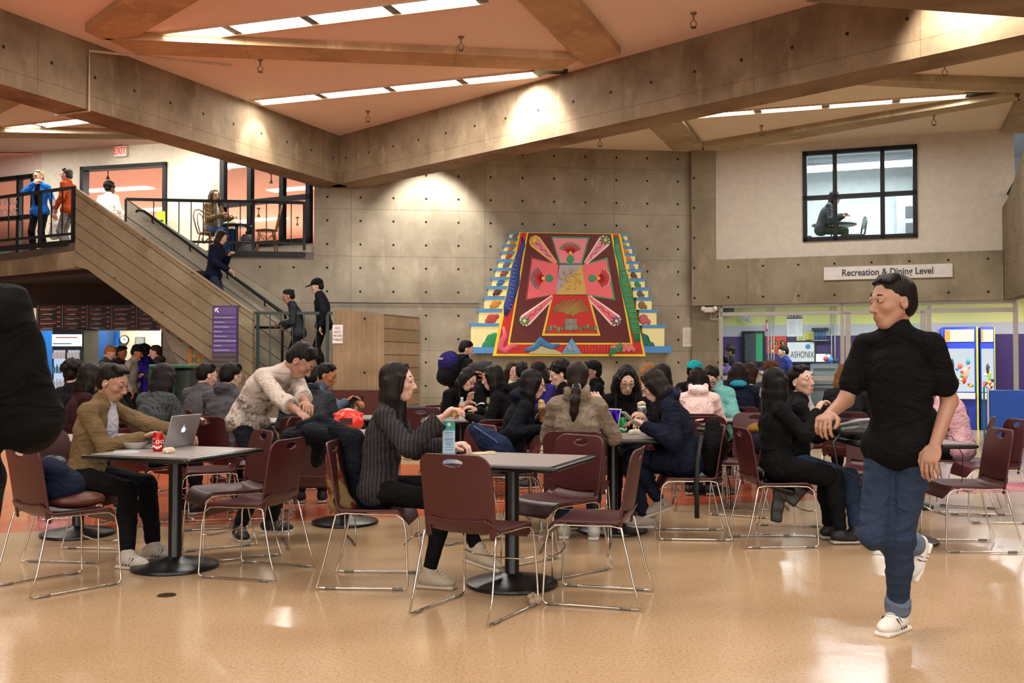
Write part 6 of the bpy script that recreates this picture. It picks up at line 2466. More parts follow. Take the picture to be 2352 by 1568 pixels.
laptop_m = person('man in blue-grey jacket typing on the dark laptop by the concrete block', -2.12, 10.55, 2, lean=12, head=(-10, 20, 0), skn='c', top='#46566a', hl=PH(812, 925, 10.45), hr=PH(795, 922, 10.35), chair_lb='chair under the man at the dark laptop', **M)
person('person in slate hoodie hidden behind the bending man, back turned', -1.84, 8.95, 96, lean=16, head=(0, 25, 0), top='#2f3338', hood='#15181f', puffy=.012, chair_lb='chair under the slate hoodie', **M)
# --- middle rows, centre
chin = person('girl in glasses resting her chin on her hand over the notebook', -.66, 10.95, -52, lean=24, head=(10, 30, -12), fem=True, top='#0a0a0c', hair='long', hlen=.3, specs=True, hl=(.3, .05, .90), hr=(.28, -.06, .84), chair_lb='chair under the girl resting her chin', **M)
person('boy in glasses with brown hair beside the beanie wearer', -.56, 11.9, -8, lean=10, head=(0, 14, 0), top='#101012', specs=True, skn='b', hairc='#2a1c14', chair_lb='chair under the boy in glasses', **M)
beanie = person('young man in grey beanie with raised fist', -.46, 11.35, -4, lean=12, head=(0, 14, 0), skn='c', top='#0c0c0e', hat=('beanie', '#2d3236', '#c9a23a'), hl=PH(1116, 868, 11.3), el=(.6, .4, -.8), chair_lb='chair under the young man in beanie', **M)
blackhair = person('woman with very long black hair leaning over the notebook, facing left', .02, 9.6, 166, lean=18, head=(5, 12, 0), fem=True, top='#0a0a0d', hood=True, hair='long', hlen=.42, hl=(.42, .16, .80), hr=(.40, -.12, .84), chair_lb='chair under the long-haired woman facing left', **M)
person('girl with brown hair and white collar peeking beyond the black hair', -.02, 13.3, -70, lean=5, head=(0, 5, 0), fem=True, top='#e4ddd6', hair='long', hlen=.3, hairc='#23150f', chair_lb='chair under the girl with white collar', **M)
person('boy with spiky black hair, back turned, below the mural', .12, 12.4, 88, lean=10, head=(0, 10, 0), top='#14141a', chair_lb='chair under the spiky-haired boy', **M)
person('person in dark red cap below the mural', .30, 13.95, 15, lean=5, head=(0, 5, 0), top='#7a4a48', hat=('cap', '#5e1219'), skn='b', fem=True, hair='mid', hlen=.2, hairc='#4a1a18', chair_lb='chair under the red cap wearer', **M)
person('person in black cap and purple jacket bowing over the table', .50, 12.3, 200, lean=12, head=(0, 35, 0), top='#2c2468', hat=('cap', '#15161a'), hair='mid', hlen=.16, chair_lb='chair under the black cap and purple jacket', **M)
person('black-haired person in white top, back turned, left of the ponytail', .66, 12.7, 95, lean=6, head=(0, 8, 0), top='#c9c4c0', fem=True, hair='mid', hlen=.14, chair_lb='chair under the person in white top', **M)
person('man in black baseball cap and zip hoodie facing left below the mural', 1.06, 12.55, 192, lean=2, head=(0, 2, 0), top='#0d0d10', hood=True, inner='#8a8d90', hat=('cap', '#101014', '#e0562c'), skn='b', chair_lb='chair under the man in black baseball cap', **M)
person('curly dark-haired person half hidden by the ponytailed woman', .62, 10.6, 190, lean=8, head=(0, 15, 0), top='#0e0e12', hair='curly', chair_lb='chair under the curly-haired person behind the ponytail', **M)
# --- middle rows, right
person('woman with long black hair in plaid shirt behind the navy parka', 1.72, 10.6, 130, lean=14, head=(0, 10, 0), fem=True, top='#1a1b3a', topk='plaid', top2='#8a5a5a', hair='long', hlen=.34, chair_lb='chair under the plaid shirt', **M)
person('person with tawny hair just showing above the navy parka', 1.68, 12.1, 100, lean=5, head=(0, 5, 0), fem=True, top='#2a2a30', hair='mid', hlen=.2, hairc='#8a5f34', chair_lb='chair under the tawny-haired person', **M)
person('person in bright teal flat-brim cap near the wall', 2.34, 12.9, -80, lean=3, head=(30, 12, 0), top='#1a1416', skn='c', hat=('cap', '#0f9aa4'), chair_lb='chair under the teal cap wearer', **M)
pink = person('girl in pale pink hoodie with straight dark hair, back turned', 1.77, 9.48, 78, lean=12, head=(0, 12, 0), fem=True, s=.95, top='#dcc0bb', hood='#e2cbc6', hair='mid', hlen=.24, chair_lb='chair under the pale pink hoodie', **M)
aqua = person('woman in glasses, striped shirt and aqua puffer jacket looking down', 2.20, 10.78, -112, lean=16, head=(0, 38, 0), fem=True, top='#6fb0ac', inner='#1e1e22', hood='#8f9296', puffy=.016, hair='pony', hlen=.2, specs=True, chair_lb='chair under the aqua puffer jacket', **M)
person('woman with wavy dark hair and teal-lined navy hood, back turned', 2.50, 11.0, 78, lean=6, head=(0, 6, 0), fem=True, top='#12172a', hood='#2b7f96', hair='long', hlen=.26, hairc='#1c1414', puffy=.01, chair_lb='chair under the teal-lined hood', **M)
person('woman in glasses and white top in profile near the glass front', 2.74, 11.7, 6, lean=4, head=(0, 8, 0), fem=True, top='#cfc7c0', hair='long', hlen=.28, hairc='#2a1912', specs=True, hl=(.26, .06, 1.02), chair_lb='chair under the woman in white top and glasses', **M)
person('person with bundled brown hair just above the long black hair', 3.35, 12.9, 80, lean=4, head=(0, 10, 0), fem=True, top='#33383f', hair='curly', hairc='#4a2c1a', chair_lb='chair under the bundled brown hair', **M)
person('woman with tawny brown hair hidden behind the walking man', 3.30, 9.85, 70, lean=12, head=(0, 12, 0), fem=True, top='#1c1c22', hair='long', hlen=.34, hairc='#6a421f', chair_lb='chair under the tawny-haired woman behind the walking man', **M)
pinkj = person('woman in pink satin jacket with brown tipped hair at right', 3.97, 8.85, 150, lean=16, head=(5, 20, 0), fem=True, top='#c9a0ac', puffy=.012, hair='long', hlen=.42, hairc=ombre('#1c120f', '#7a4a24', 1.10), legs='#14141a',
               chair_lb='chair under the pink satin jacket', **M)
person('person with curly dark hair behind the pink jacket', 4.35, 10.3, 120, lean=6, head=(0, 12, 0), top='#15151a', hair='curly', hairc='#24160f', chair_lb='chair under the curly hair by the pink jacket', **M)

# --- standing in the hall
F = dict(det='far', pose='stand')
bp = P(1052, 820, 14.3)
pack_m = person('man wearing a blue and black backpack walking below the mural', bp.x, 14.3, 38, det='mid', pose='stand', lean=10, head=(-30, 22, 0), top='#101014', coll=True, legs='#3a352c', s=1.0, hips=(0, 0, .90), group='people on the move')
for px, yy, dg, lb, kw in (
        (236, 17.3, 0, 'fair-haired person in olive jacket looking down at a phone by the fridge', dict(top='#4a4637', hairc='#8a5a2c', head=(0, 35, 0), lean=8, hr=(.26, -.1, 1.05))),
        (250, 18.3, 10, 'dark-haired person behind the fair-haired one in the queue', dict(top='#2a2624', skn='b')),
        (268, 17.9, -20, 'black-haired person in the food queue left of the flat cap', dict(top='#3a2a2a', skn='c')),
        (296, 17.1, 0, 'person in black brimmed cap in the food queue', dict(top='#8a857c', hat=('cap', '#0c0c0e'), skn='c', lean=10, head=(0, 25, 0))),
        (342, 17.4, 165, 'bearded man in purple hoodie at the food counter', dict(top='#2a1c7a', hood=True, beard=True, hair='curly', skn='b', hl=(.22, .06, 1.1), hr=(.2, -.1, 1.0))),
        (373, 17.1, 192, 'man in charcoal hooded jacket facing the bearded man', dict(top='#2c2b2a', hood=True, hairc='#241812', hl=(.28, 0, 1.1)))):
    person(lb, P(px, 820, yy).x, yy, dg, group='people queueing at the food counter', s=.97, **F, **kw)
lz = 1.08
person('man in black flat-brim cap and quilted jacket on the stair landing', P(744, 700, 17.1).x, 17.1, 190, z0=lz, group='people on the stairs', s=1.0, top='#14151c', puffy=.015, hat=('cap', '#0c0c0e'), legs='#101116', hl=(.05, .26, .86), hr=(.05, -.26, .86), **F)
person('person in grey-black jacket with papers coming off the stairs', P(686, 710, 16.95).x, 16.95, 195, z0=lz - .12, group='people on the stairs', s=.97, lean=14, head=(0, 20, 0), top='#2a2f33', legs='#101116', skn='b', hl=(.3, .05, 1.02), hr=(.25, -.1, .95), **F)
person('woman in navy top walking down the stairs', P(490, 600, 16.8).x, 16.8, -10, z0=1.93, group='people on the stairs', s=.98, fem=True, lean=10, head=(0, 22, 0), top='#10142a', legs='#232c44', legk='denim', hair='mid', hlen=.25, hairc='#24150f', hl=(.25, .08, 1.2), hr=(.32, -.1, .95),
       fl=(.16, .09, .0), fr=(-.1, -.09, .25), **F)
# --- upper level
UL = dict(det='mid', pose='stand', z0=ZF, group='people on the upper level')
pb = P(92, 450, 18.9)
blue_w = person('grey-haired woman in bright blue jacket on the balcony, hand at chin', pb.x, 18.9, -92, fem=True, lean=2, head=(-25, 4, 0), top='#1c63bd', inner='#0c0c10', coll=True, legs='#0c0c10', hair='short', hairc='#8a7a5c', specs=True, hr=(.18, -.03, 1.40), er=(.2, -.7, -.8), hl=(.02, .30, .84), skn='w', **UL)
po = P(158, 450, 18.7)
orange_m = person('man in rust orange shirt and grey trousers on the balcony', po.x, 18.7, 175, lean=2, head=(0, 2, 0), top='#9a3f1a', inner='#2a2420', coll=True, legs='#6f6a66', hairc='#3a3634', specs=True, skn='w', hl=(.14, .20, .90), hr=(.05, -.22, .90), s=1.0, **UL)
pw = P(246, 470, 19.6)
person('man in white shirt walking through the upper doorway', pw.x, 19.6, 80, det='far', pose='stand', z0=ZF, group='people on the upper level', s=.95, lean=6, head=(-30, 8, 0), top='#ddd9d2', skn='d', hair='curly', hairc='#0c0a0a', legs='#26262c')
pt = P(497, 520, 18.8)
tan_u = person('seated person in tan jacket and glasses at the upper cafe table', pt.x - .1, 18.8, -25, det='mid', z0=ZF - .03, lean=6, head=(-20, -4, 0), top='#7a6444', inner='#c9c4b8', coll=True, legs='#2c466e', legk='denim', hair='mid', hlen=.14, hairc='#4a3828', specs=True, skn='w',
               group='people on the upper level', ch=False, hr=(.3, -.05, .82))
# behind the upper right window
po_ = WR.at(wu0 + .28, -1.1, ZF)
person('dark-haired person slumped at the round table behind the upper right window', po_.x, po_.y, math.degrees(WR.ang), det='mid', z0=ZF, lean=22, head=(0, 10, 0), fem=True, top='#4a4f52', legs='#3f4432', hair='mid', hlen=.25, group='people behind glass', ch=False, hl=(.4, .1, .8), hr=(.36, -.1, .8))
# behind the glass front
for px, uo, dg, lb, kw in ((1690, -2.2, 170, 'smiling person with tall dark hair and black tee behind the counter', dict(top='#16181b', sleeve='short', hair='curly', skn='b', s=1.0)),
                           (1673, -1.5, 120, 'person with short hair in violet top beside the tall-haired one', dict(top='#5a4a7a', s=.88)),
                           (1812, -2.4, 178, 'man in blue tee behind the games counter', dict(top='#27346e', sleeve='short', s=1.0))):
    Ww = WR.off(uo)
    u_ = Ww.uz(px, 800)[0]
    q = Ww.at(u_)
    person(lb, q.x, q.y, dg, group='people behind glass', det='far', pose='stand', **kw)

# ================================================================== THINGS ON TABLES, CHAIRS AND FLOOR
TZ = .7415


def blobmesh(name, D, mat, vox, parent, amp=0.0, fr=30, seed=1):
    return npmesh(name, [D.mesh(vox, wavy(amp, fr, seed, 1.0) if amp else None)], mat, parent)


def wrap(o, r):
    """bend flat lettering (local x,z plane facing -y) round a vertical cylinder of radius r"""
    for v in o.data.vertices:
        a_ = v.co.x / r
        d = r + v.co.z
        v.co = (d * math.sin(a_), v.co.y, d * math.cos(a_))
    return o


def can(px, py, base, label, txt, tint, rot=0, z=TZ, extra=None):
    p = G(px, py, z)
    t = root('drink_can', label, 'can', p, R(rot))
    MB().lathe([(.026, 0), (.033, .008), (.033, .105), (.026, .12), (.025, .123), (.022, .119)], 24).build('body', plain(base, .25, .3), t, 40)
    MB().lathe([(.0255, .1195), (.0265, .1235), (.0245, .1225)], 24).build('rim', plain('#c9c9c9', .25, 1), t, 40)
    if txt:
        o = text(txt, .05, plain(tint, .35), t, (0, 0, .066), (R(90), R(-0), 0), align='CENTER', extrude=.0004)
        wrap(o, .0334)
        o.rotation_euler = (R(90), 0, R(22))
    m = MB()
    for k in range(9):
        a_ = R(-150 + k * 14)
        m.box((.0332 * math.cos(a_), .0332 * math.sin(a_), .03 + .006 * math.sin(k * .9)), (.003, .009, .012), Matrix.Rotation(a_, 3, 'Z'))
    m.build('band', plain(tint, .35), t)
    return t


def bowl(p, label, r=.085, h=.045, c='#dcd8d2', food=None, grp='white bowls on the tables'):
    t = root('bowl', label, 'bowl', p, 0, grp)
    MB().lathe([(r * .5, 0), (r * .62, .004), (r * .97, h), (r, h + .002), (r * .94, h), (r * .58, .008), (r * .1, .007)], 32).build('dish', plain(c, .35), t, 50)
    if food:
        D = SDF()
        for k in range(9):
            a_ = k * 2.4
            D.ell((r * .45 * math.cos(a_) * (k / 9), r * .45 * math.sin(a_), h * .62), (.02, .018, .014), None, .008)
        blobmesh('food', D, plain(food, .6, var=.4), .004, t, .002, 90)
    return t


def laptop(p, deg, label, lid='#b4b5b8', tilt=18, w=.31, d=.215, screen=None, logo=True):
    """hinge at p; the screen looks along local +x"""
    t = root('laptop', label, 'laptop', p, R(deg))
    al = plain(lid, .35, .7, var=.03)
    MB().rbox((d / 2, 0, .009), (d, w, .014), .003).build('base', al, t, 30)
    MB().box((d * .42, 0, .0166), (d * .45, w * .85, .001)).build('keyboard', plain('#1b1c1e', .5), t)
    M = Matrix.Rotation(R(-tilt), 3, 'Y')
    l_ = MB().rbox(M @ Vector((0, 0, d / 2)) + Vector((-.004, 0, .012)), (.006, w, d), .0025, M).build('lid', al, t, 30)
    MB().box(M @ Vector((.0038, 0, d / 2)) + Vector((-.004, 0, .012)), (.001, w * .94, d * .9), M).build('screen', screen or plain('#20242c', .2), l_)
    if logo:
        D = SDF()
        c_ = lambda y, z: M @ Vector((-.0035, y, z)) + Vector((-.004, 0, .012))
        for yy in (-.009, .009):
            D.ell(c_(yy, d * .52), (.0016, .014, .018), np.array(M), .004)
        D.ell(c_(.028, d * .535), (.01, .009, .009), None, 0, True)
        D.ell(c_(.004, d * .52 + .026), (.0016, .004, .009), np.array(M @ Matrix.Rotation(.5, 3, 'X')), 0)
        blobmesh('logo', D, glow('#f4f6ff', 1.2), .0014, l_)
    return t


def bottle(p, label, h=.21, lab='#3b5fc0', cap_='#dfe6ee'):
    t = root('water_bottle', label, 'bottle', p, 0, 'clear water bottles')
    MB().lathe([(.024, 0), (.031, .006), (.032, h * .3), (.029, h * .35), (.032, h * .4), (.032, h * .68), (.013, h * .88), (.013, h * .93)], 20).build('body', clearplastic(), t, 40)
    MB().lathe([(.0325, h * .42), (.0325, h * .62)], 20).build('label_band', plain(lab, .4), t, 40)
    MB().lathe([(.0145, h * .92), (.0145, h)], 14).build('cap', plain(cap_, .4), t, 40)
    return t


def crumple(p, r, label, c='#cfc2ae', name='crumpled_napkin', cat='napkin', flat=.6):
    t = root(name, label, cat, p)
    D = SDF()
    random.seed(int(r * 1000) + int(abs(p[0]) * 100))
    for k in range(9):
        D.ell((r * .6 * random.uniform(-1, 1), r * .6 * random.uniform(-1, 1), r * flat * random.uniform(.5, 1.1)), (r * random.uniform(.3, .6),) * 2 + (r * .45,), np.array(Matrix.Rotation(k, 3, 'X')), .004)
    blobmesh('paper', D, plain(c, .8, bump=.5, bscale=120), max(.003, r * .08), t, r * .16, 1.6 / r, 4)
    return t


# --- laptop table
hp_ = G(406, 1028, TZ)
laptop((hp_.x, hp_.y + .03, TZ), 161, 'open silver laptop on the left table, its lid with glowing fruit emblem', tilt=17)
can(363, 1036, '#b3140f', 'red cola can on the laptop table', 'Coca', '#e9e4de')
bowl(G(310, 1030, TZ), 'white bowl of food on the laptop table with black fork', food='#b08a4a')
pf = G(285, 1030, TZ)
t = root('fork', 'black plastic fork resting across the bowl on the laptop table', 'fork', (pf.x + .02, pf.y, TZ + .052), R(170))
MB().tube([(-.06, 0, -.004), (0, 0, .004), (.09, 0, .008)], .004, 6, flat=.4).build('handle', plain('#101012', .3), t, True)
m = MB()
for k in range(3):
    m.tube([(-.06, (k - 1) * .005, -.004), (-.1, (k - 1) * .006, -.01)], .0016, 5)
m.build('tines', plain('#101012', .3), t)
t = root('takeout_lid', 'clear plastic container lid flat at the laptop table edge', 'lid', G(290, 1041, TZ))
MB().lathe([(.085, 0), (.088, .004), (.08, .006), (.075, .018), (.07, .019), (.01, .019)], 28).build('lid', clearplastic(), t, 40)
crumple(G(385, 1041, TZ), .04, 'crumpled beige napkin beside the red can')
t = root('earbud', 'white earbud in the ear of the man in tan jacket', 'earbud', man_tan['T'].location, man_tan['T'].rotation_euler.z)
MB().ball(man_tan['hd'](.0, -.080, -.006), .006, 8).build('bud', plain('#f2f2f2', .2), t, True)

# bag on the near left chair
t = root('denim_bag', 'blue denim bag with dark sequins lying on the lower left chair', 'bag', (-2.65, 5.87, .46), R(50))
D = SDF()
D.ell((-.02, .0, .12), (.15, .17, .12), None, 0)
D.ell((-.08, .0, .22), (.09, .15, .08), None, .04)
blobmesh('body', D, cloth('#0e1529', 'denim'), .008, t, .006, 25)
D = SDF()
D.ell((-.03, .03, .27), (.06, .09, .035), None, 0)
blobmesh('sequin_trim', D, cloth('#0d1224', 'blotch', '#5a5f6a'), .006, t, .005, 60)
t = root('leather_pouch', 'orange-brown leather pouch under the blue denim bag', 'pouch', (-2.62, 5.82, .455), R(40))
D = SDF()
D.ell((.07, -.04, .05), (.16, .10, .05), None, 0)
blobmesh('body', D, plain('#4d2214', .45, bump=.2), .007, t, .003, 25)
# floor drain
t = root('floor_drain', 'small round dark brass floor drain at lower left', 'drain', G(383, 1367, 0))
MB().lathe([(.052, .001), (.05, .004), (.04, .0035), (.005, .003)], 24).build('cover', plain('#4e4028', .4, .8), t, 40)
for k in range(4):
    MB().box((-.024 + k * .016, 0, .0045), (.004, .05, .001)).build('slot', plain('#16120c'), t)

# --- nearest table
cpx = P(1030, 1010, 5.82)
t = root('drink_carton', 'tall blue and white drink carton with teal gable on the nearest table', 'carton', (cpx.x, 5.82, TZ), R(8))
w_c, h_c = .072, .205
MB().rbox((0, 0, h_c / 2), (w_c, w_c, h_c), .003).build('body', plain('#a9c6dc', .4), t, 30)
MB().prism([(-w_c / 2, h_c), (w_c / 2, h_c), (w_c * .46, h_c + .022), (-w_c * .46, h_c + .022)], -w_c * .5, w_c * .3).build('gable', plain('#2f9e98', .4), t)
MB().box((0, -w_c / 2 - .001, h_c - .016), (w_c, .002, .034)).build('teal_band', plain('#2f9e98', .4), t)
MB().cyl((0, -w_c / 2, h_c + .002), (0, -w_c / 2 - .004, h_c + .002), .011, 14).build('cap_mark', plain('#e9efe9'), t)
MB().box((0, -w_c / 2 - .001, .02), (w_c, .002, .04)).build('blue_band', plain('#5f93cf', .4), t)
m = MB()
for k, (w2, zz) in enumerate(((.6, .16), (.7, .15), (.5, .14), (.7, .128), (.7, .12), (.6, .112), (.7, .104), (.7, .096), (.4, .088), (.7, .075), (.66, .06))):
    m.box((0, -w_c / 2 - .0015, zz), (w_c * w2, .002, .0022 if k % 4 else .004))
m.build('small_print', plain('#5b7394'), t)
bowl(G(1045, 1036, TZ), 'white bowl half behind the drink carton on the nearest table', .08)
p = G(1110, 1042, TZ)
t = root('paper_napkin', 'folded beige napkin lying flat on the nearest table', 'napkin', p, R(20))
MB().rbox((0, 0, .004), (.15, .10, .006), .002).build('sheet', plain('#c9b596', .8), t)
MB().rbox((.06, .03, .009), (.05, .06, .005), .002).build('fold', plain('#bda684', .8), t)
crumple(G(1228, 1388, 0), .042, 'crumpled beige paper ball on floor against the front chair leg', '#a8957c', 'paper_ball', 'paper', 1.0)
fd = eat['HR']
t = root('snack', 'pale piece of fried food pinched in the raised hand', 'food', eat['T'].location, eat['T'].rotation_euler.z)
D = SDF()
for k in range(7):
    D.ell(np.array(fd) + np.array((.07 + .012 * math.cos(k * 2.3), .02 + .012 * math.sin(k * 1.7), .035 + .014 * math.sin(k * 2.9))), (.013, .012, .012), None, .004)
blobmesh('piece', D, plain('#c9a25a', .7, bump=.5, bscale=200), .003, t, .003, 120)

# --- coat and bags over the chair behind the woman
t = root('coat', 'heavy black coat thrown over the chair backs behind the woman in ribbed sweater', 'coat')
D = SDF()
def pq(*a_):
    return np.array(P(*a_))


D.ell(pq(715, 995, 6.72), (.20, .20, .075), np.array(Matrix.Rotation(R(-6), 3, 'Y')), 0)
D.ell(pq(672, 1002, 6.85), (.07, .14, .06), None, .05)
D.ell(pq(760, 1000, 6.45), (.20, .16, .07), np.array(Matrix.Rotation(R(14), 3, 'Y')), .09)
D.ell(pq(735, 1035, 6.75), (.05, .16, .12), np.array(Matrix.Rotation(R(15), 3, 'Y')), .05)
D.ell(pq(798, 1075, 6.28), (.085, .17, .27), np.array(Matrix.Rotation(R(-8), 3, 'Y')), .08)
D.chain([pq(770, 985, 6.2), pq(812, 1012, 6.12), pq(822, 1070, 6.05), pq(826, 1135, 6.02)], [.05, .07, .066, .054], .035)
D.chain([pq(690, 975, 6.6), pq(740, 965, 6.5), pq(790, 985, 6.4)], [.03, .04, .03], .03)
blobmesh('body', D, cloth('#0b0e16', fold=.8), .008, t, .007, 13)
D = SDF()
D.cap(np.array(P(826, 1135, 6.02)), np.array(P(828, 1165, 6.0)), .053, .05)
blobmesh('ribbed_cuff', D, cloth('#090a0e', 'rib'), .006, t)
t = root('tote_bag', 'camouflage printed bag squeezed between chair back and the hanging coat', 'bag')
D = SDF()
D.chain([np.array(P(*q)) for q in ((762, 1045, 6.02), (768, 1100, 6.0), (785, 1155, 5.98))], [.035, .05, .065], .03)
D.ell(P(790, 1160, 6.0), (.10, .09, .045), None, .04)
blobmesh('body', D, cloth('#7a6444', 'blotch', '#5a2414'), .007, t, .006, 30)
t = root('bag', 'dark bag with tan leather label on the chair under the coat', 'bag', (-1.42, 7.32, .46), R(108))
D = SDF()
D.ell((0, 0, .07), (.15, .18, .07), None, 0)
blobmesh('body', D, cloth('#101218'), .008, t, .004, 25)
MB().rbox((-.12, .02, .09), (.05, .06, .045), .004).build('label_patch', plain('#b08a4a', .6), t)

# --- red bag, tables behind
c_ = P(800, 958, 8.05)
t = root('plastic_bag', 'bright red knotted plastic bag on the table behind the ribbed sweater', 'bag', (c_.x, 8.05, TZ))
D = SDF()
D.ell((0, 0, .085), (.125, .10, .085), None, 0)
D.ell((.0, 0, .15), (.08, .07, .05), None, .04)
for q in ((-.11, 0, .15), (.11, .02, .15), (.0, 0, .18)):
    D.cap((q[0] * .5, q[1], .14), q, .03, .012, .02)
blobmesh('body', D, plain('#e0301a', .3, spec=.6), .005, t, .006, 45, 6)
MB().box((0, -.105, .1), (.1, .006, .05)).build('dark_print', plain('#4a0c0a', .5), t)
# dark laptop
lq = P(805, 922, 10.4)
dark_lap = laptop((lq.x + .02, 10.45, TZ), 165, 'thin dark laptop open by the concrete block with a pale sticker', lid='#2a2624', tilt=15, logo=False)
M_ = Matrix.Rotation(R(-15), 3, 'Y')
MB().box(M_ @ Vector((-.0042, 0, .08)) + Vector((-.004, 0, .012)), (.0015, .09, .045), M_).build('sticker', plain('#c9b07a'), dark_lap)

# middle table: bottle, notebook, cup, plate
p = G(1061, 962, TZ)
bottle(p, 'water bottle with orange and blue label on the notebook table', .22, '#c8704a')
p = G(1095, 958, TZ)
t = root('notebook', 'ring notebook with white page lifting on the middle table', 'notebook', (p.x, p.y + .05, TZ))
MB().rbox((0, 0, .006), (.34, .26, .01), .003).build('pad', plain('#d8d6d6', .7), t)
vs, fs = [], []
for i in range(13):
    a_ = i / 12 * 1.9
    for y_ in (-.13, .13):
        vs.append((-.05 - .13 * math.cos(a_) * .7 + .1, y_, .015 + .13 * math.sin(a_)))
for i in range(12):
    fs.append((i * 2, i * 2 + 1, i * 2 + 3, i * 2 + 2))
pg = MB().add(vs, fs).build('lifted_page', plain('#e9e8ea', .7), t, True)
pg.modifiers.new('thickness', 'SOLIDIFY').thickness = .002
m = MB()
for k in range(12):
    m.tube([(.17, -.12 + k * .022, .012 + .008 * math.cos(a_)) if False else (.17 + .008 * math.cos(a_), -.12 + k * .022, .012 + .008 * math.sin(a_)) for a_ in np.linspace(0, 6.28, 9)[:-1]], .001, 4, closed=True)
m.build('spiral', chrome, t)
p = G(1113, 958, TZ)
t = root('cup', 'lime green cup on the notebook table', 'cup', (p.x + .05, p.y + .15, TZ))
MB().lathe([(.03, 0), (.04, .1), (.038, .1), (.028, .004)], 20).build('wall', plain('#9aa81c', .35), t, 40)
bowl(G(1000, 962, TZ), 'white dish at the left end of the notebook table', .075, .03)
bowl(G(1240, 932, TZ), 'white noodle bowl with chopsticks behind the sandwich eater', .08, .05, food='#c9b58a')
p = G(1246, 932, TZ)
t = root('chopsticks', 'pair of pale chopsticks standing in the far noodle bowl', 'chopsticks', (p.x, p.y, TZ + .03))
for k in (0, .012):
    MB().cyl((k, 0, 0), (.05 + k, 0, .15), .004, 6).build('stick', plain('#e6dcc0'), t)

# shared table
sp = P(1400, 990, 7.62)
scr = newmat('screen_purple')
_t = NT(scr)
_n = _t.noise(_t.co(), 14, 3)
_e = _t.n('ShaderNodeEmission', {'Strength': 1.1})
_t.put(_e.inputs[0], _t.mix(_t.ramp(_n, .45, .6), lin('#4a25b8'), lin('#120a2a')))
_t.t.links.new(_e.outputs[0], _t.out.inputs[0])
laptop((P(1388, 990, 7.85).x, 7.85, TZ), 215, 'laptop with purple screen on the shared table behind the khaki jacket', tilt=14, screen=scr, logo=False, w=.29, d=.20)
green_can = can(1431, 993, '#138a4a', 'green lemon-lime soda can on the shared table', '7', '#f0f0ee', z=TZ)
MB().ball((.008, -.0335, .05), (.009, .002, .009), 10).build('red_dot', plain('#d8302a'), green_can, True)
crumple(G(1418, 1001, TZ), .05, 'beige food wrapper beside the purple laptop', '#cbb38a', 'food_wrapper', 'wrapper', .35)
crumple(G(1455, 998, TZ), .06, 'flattened white napkin heap by the green can', '#d9cdc0', 'napkin_heap', 'napkin', .3)
hw = P(1446, 960, 7.45)
t = root('phone', 'phone held up in the hand of the woman in navy parka', 'phone', hw, R(20))
MB().rbox((0, 0, 0), (.012, .07, .14), .004, Matrix.Rotation(R(-48), 3, 'Y')).build('body', plain('#8f9a90', .3), t, 30)
hw = P(1474, 945, 7.9)
t = root('foil_snack', 'foil-wrapped snack with pale bread held over the shared table', 'food', hw)
D = SDF()
D.cap((0, 0, -.05), (0, 0, .02), .035, .04)
blobmesh('foil', D, plain('#b9bcc2', .25, .8), .004, t, .008, 60)
D = SDF()
D.ell((0, 0, .06), (.035, .03, .025), None, 0)
blobmesh('bread', D, plain('#d6c49a', .8), .004, t, .004, 60)
t = root('sandwich', 'paper-wrapped sandwich held up to the mouth', 'sandwich', P(1246, 945, 7.72))
D = SDF()
D.chain([(-.01, 0, .07), (0, 0, .02), (.0, 0, -.06)], [.028, .034, .026], .01)
blobmesh('wrap', D, cloth('#b59a6a', 'blotch', '#6a4a2a'), .004, t, .006, 60)
# black backpack with straps on the parka chair
t = root('backpack', 'black backpack hanging on the parka chair, strap reaching down', 'backpack', (1.44, 7.56, .47), R(176))
D = SDF()
D.chain([(-.06, .0, .06), (-.09, .02, .22), (-.08, .0, .36)], [.085, .10, .06], .04)
D.ell((-.05, -.14, .16), (.10, .09, .15), None, .04)
blobmesh('body', D, cloth('#0b0b0d'), .008, t, .007, 25)
MB().tube([(.02, .12, .30), (.06, .22, .12), (.07, .25, -.04), (.07, .26, -.30)], .018, 6, flat=.25).build('strap', plain('#0a0a0a', .7), t, True)
MB().tube([(-.18, .05, .02), (-.20, .06, -.1), (-.2, .07, -.26)], .014, 6, flat=.25).build('strap', plain('#0a0a0a', .7), t, True)
# navy bag beside the sandwich eater
t = root('shoulder_bag', 'navy blue bag slung over a chair left of the sandwich eater', 'bag')
D = SDF()
D.chain([np.array(P(*q)) for q in ((1090, 985, 7.35), (1120, 1010, 7.3), (1150, 1030, 7.25), (1172, 1045, 7.25))], [.05, .08, .085, .04], .04)
blobmesh('body', D, cloth('#18233f', fold=.8), .008, t, .008, 24)
MB().tube([P(1082, 975, 7.35), P(1105, 990, 7.22), P(1135, 1010, 7.18), P(1168, 1040, 7.18)], .008, 6).build('piping', plain('#2d3c62', .6), t, True)
t = root('backpack', 'small backpack with tan top and white label on the mid right chair', 'backpack', (2.27, 9.05, .47), R(262))
D = SDF()
D.ell((0, 0, .13), (.12, .15, .13), None, 0)
blobmesh('body', D, cloth('#262033'), .008, t, .004, 25)
D = SDF()
D.ell((.0, 0, .24), (.11, .14, .06), None, 0)
blobmesh('tan_lid', D, cloth('#7a5a26'), .008, t, .004, 25)
MB().box((.118, .02, .12), (.01, .03, .06)).build('label_patch', plain('#c9c2b8'), t)
t = root('cap', 'dark striped cap lying behind the black backpack', 'cap', P(1625, 985, 8.6))
D = SDF()
D.ell((0, 0, 0), (.09, .08, .05), None, 0)
D.ell((.08, 0, -.02), (.07, .06, .01), None, .01)
blobmesh('crown', D, cloth('#23241e', 'stripe', '#7a705a'), .006, t, .003, 30)
p = G(1657, 962, TZ)
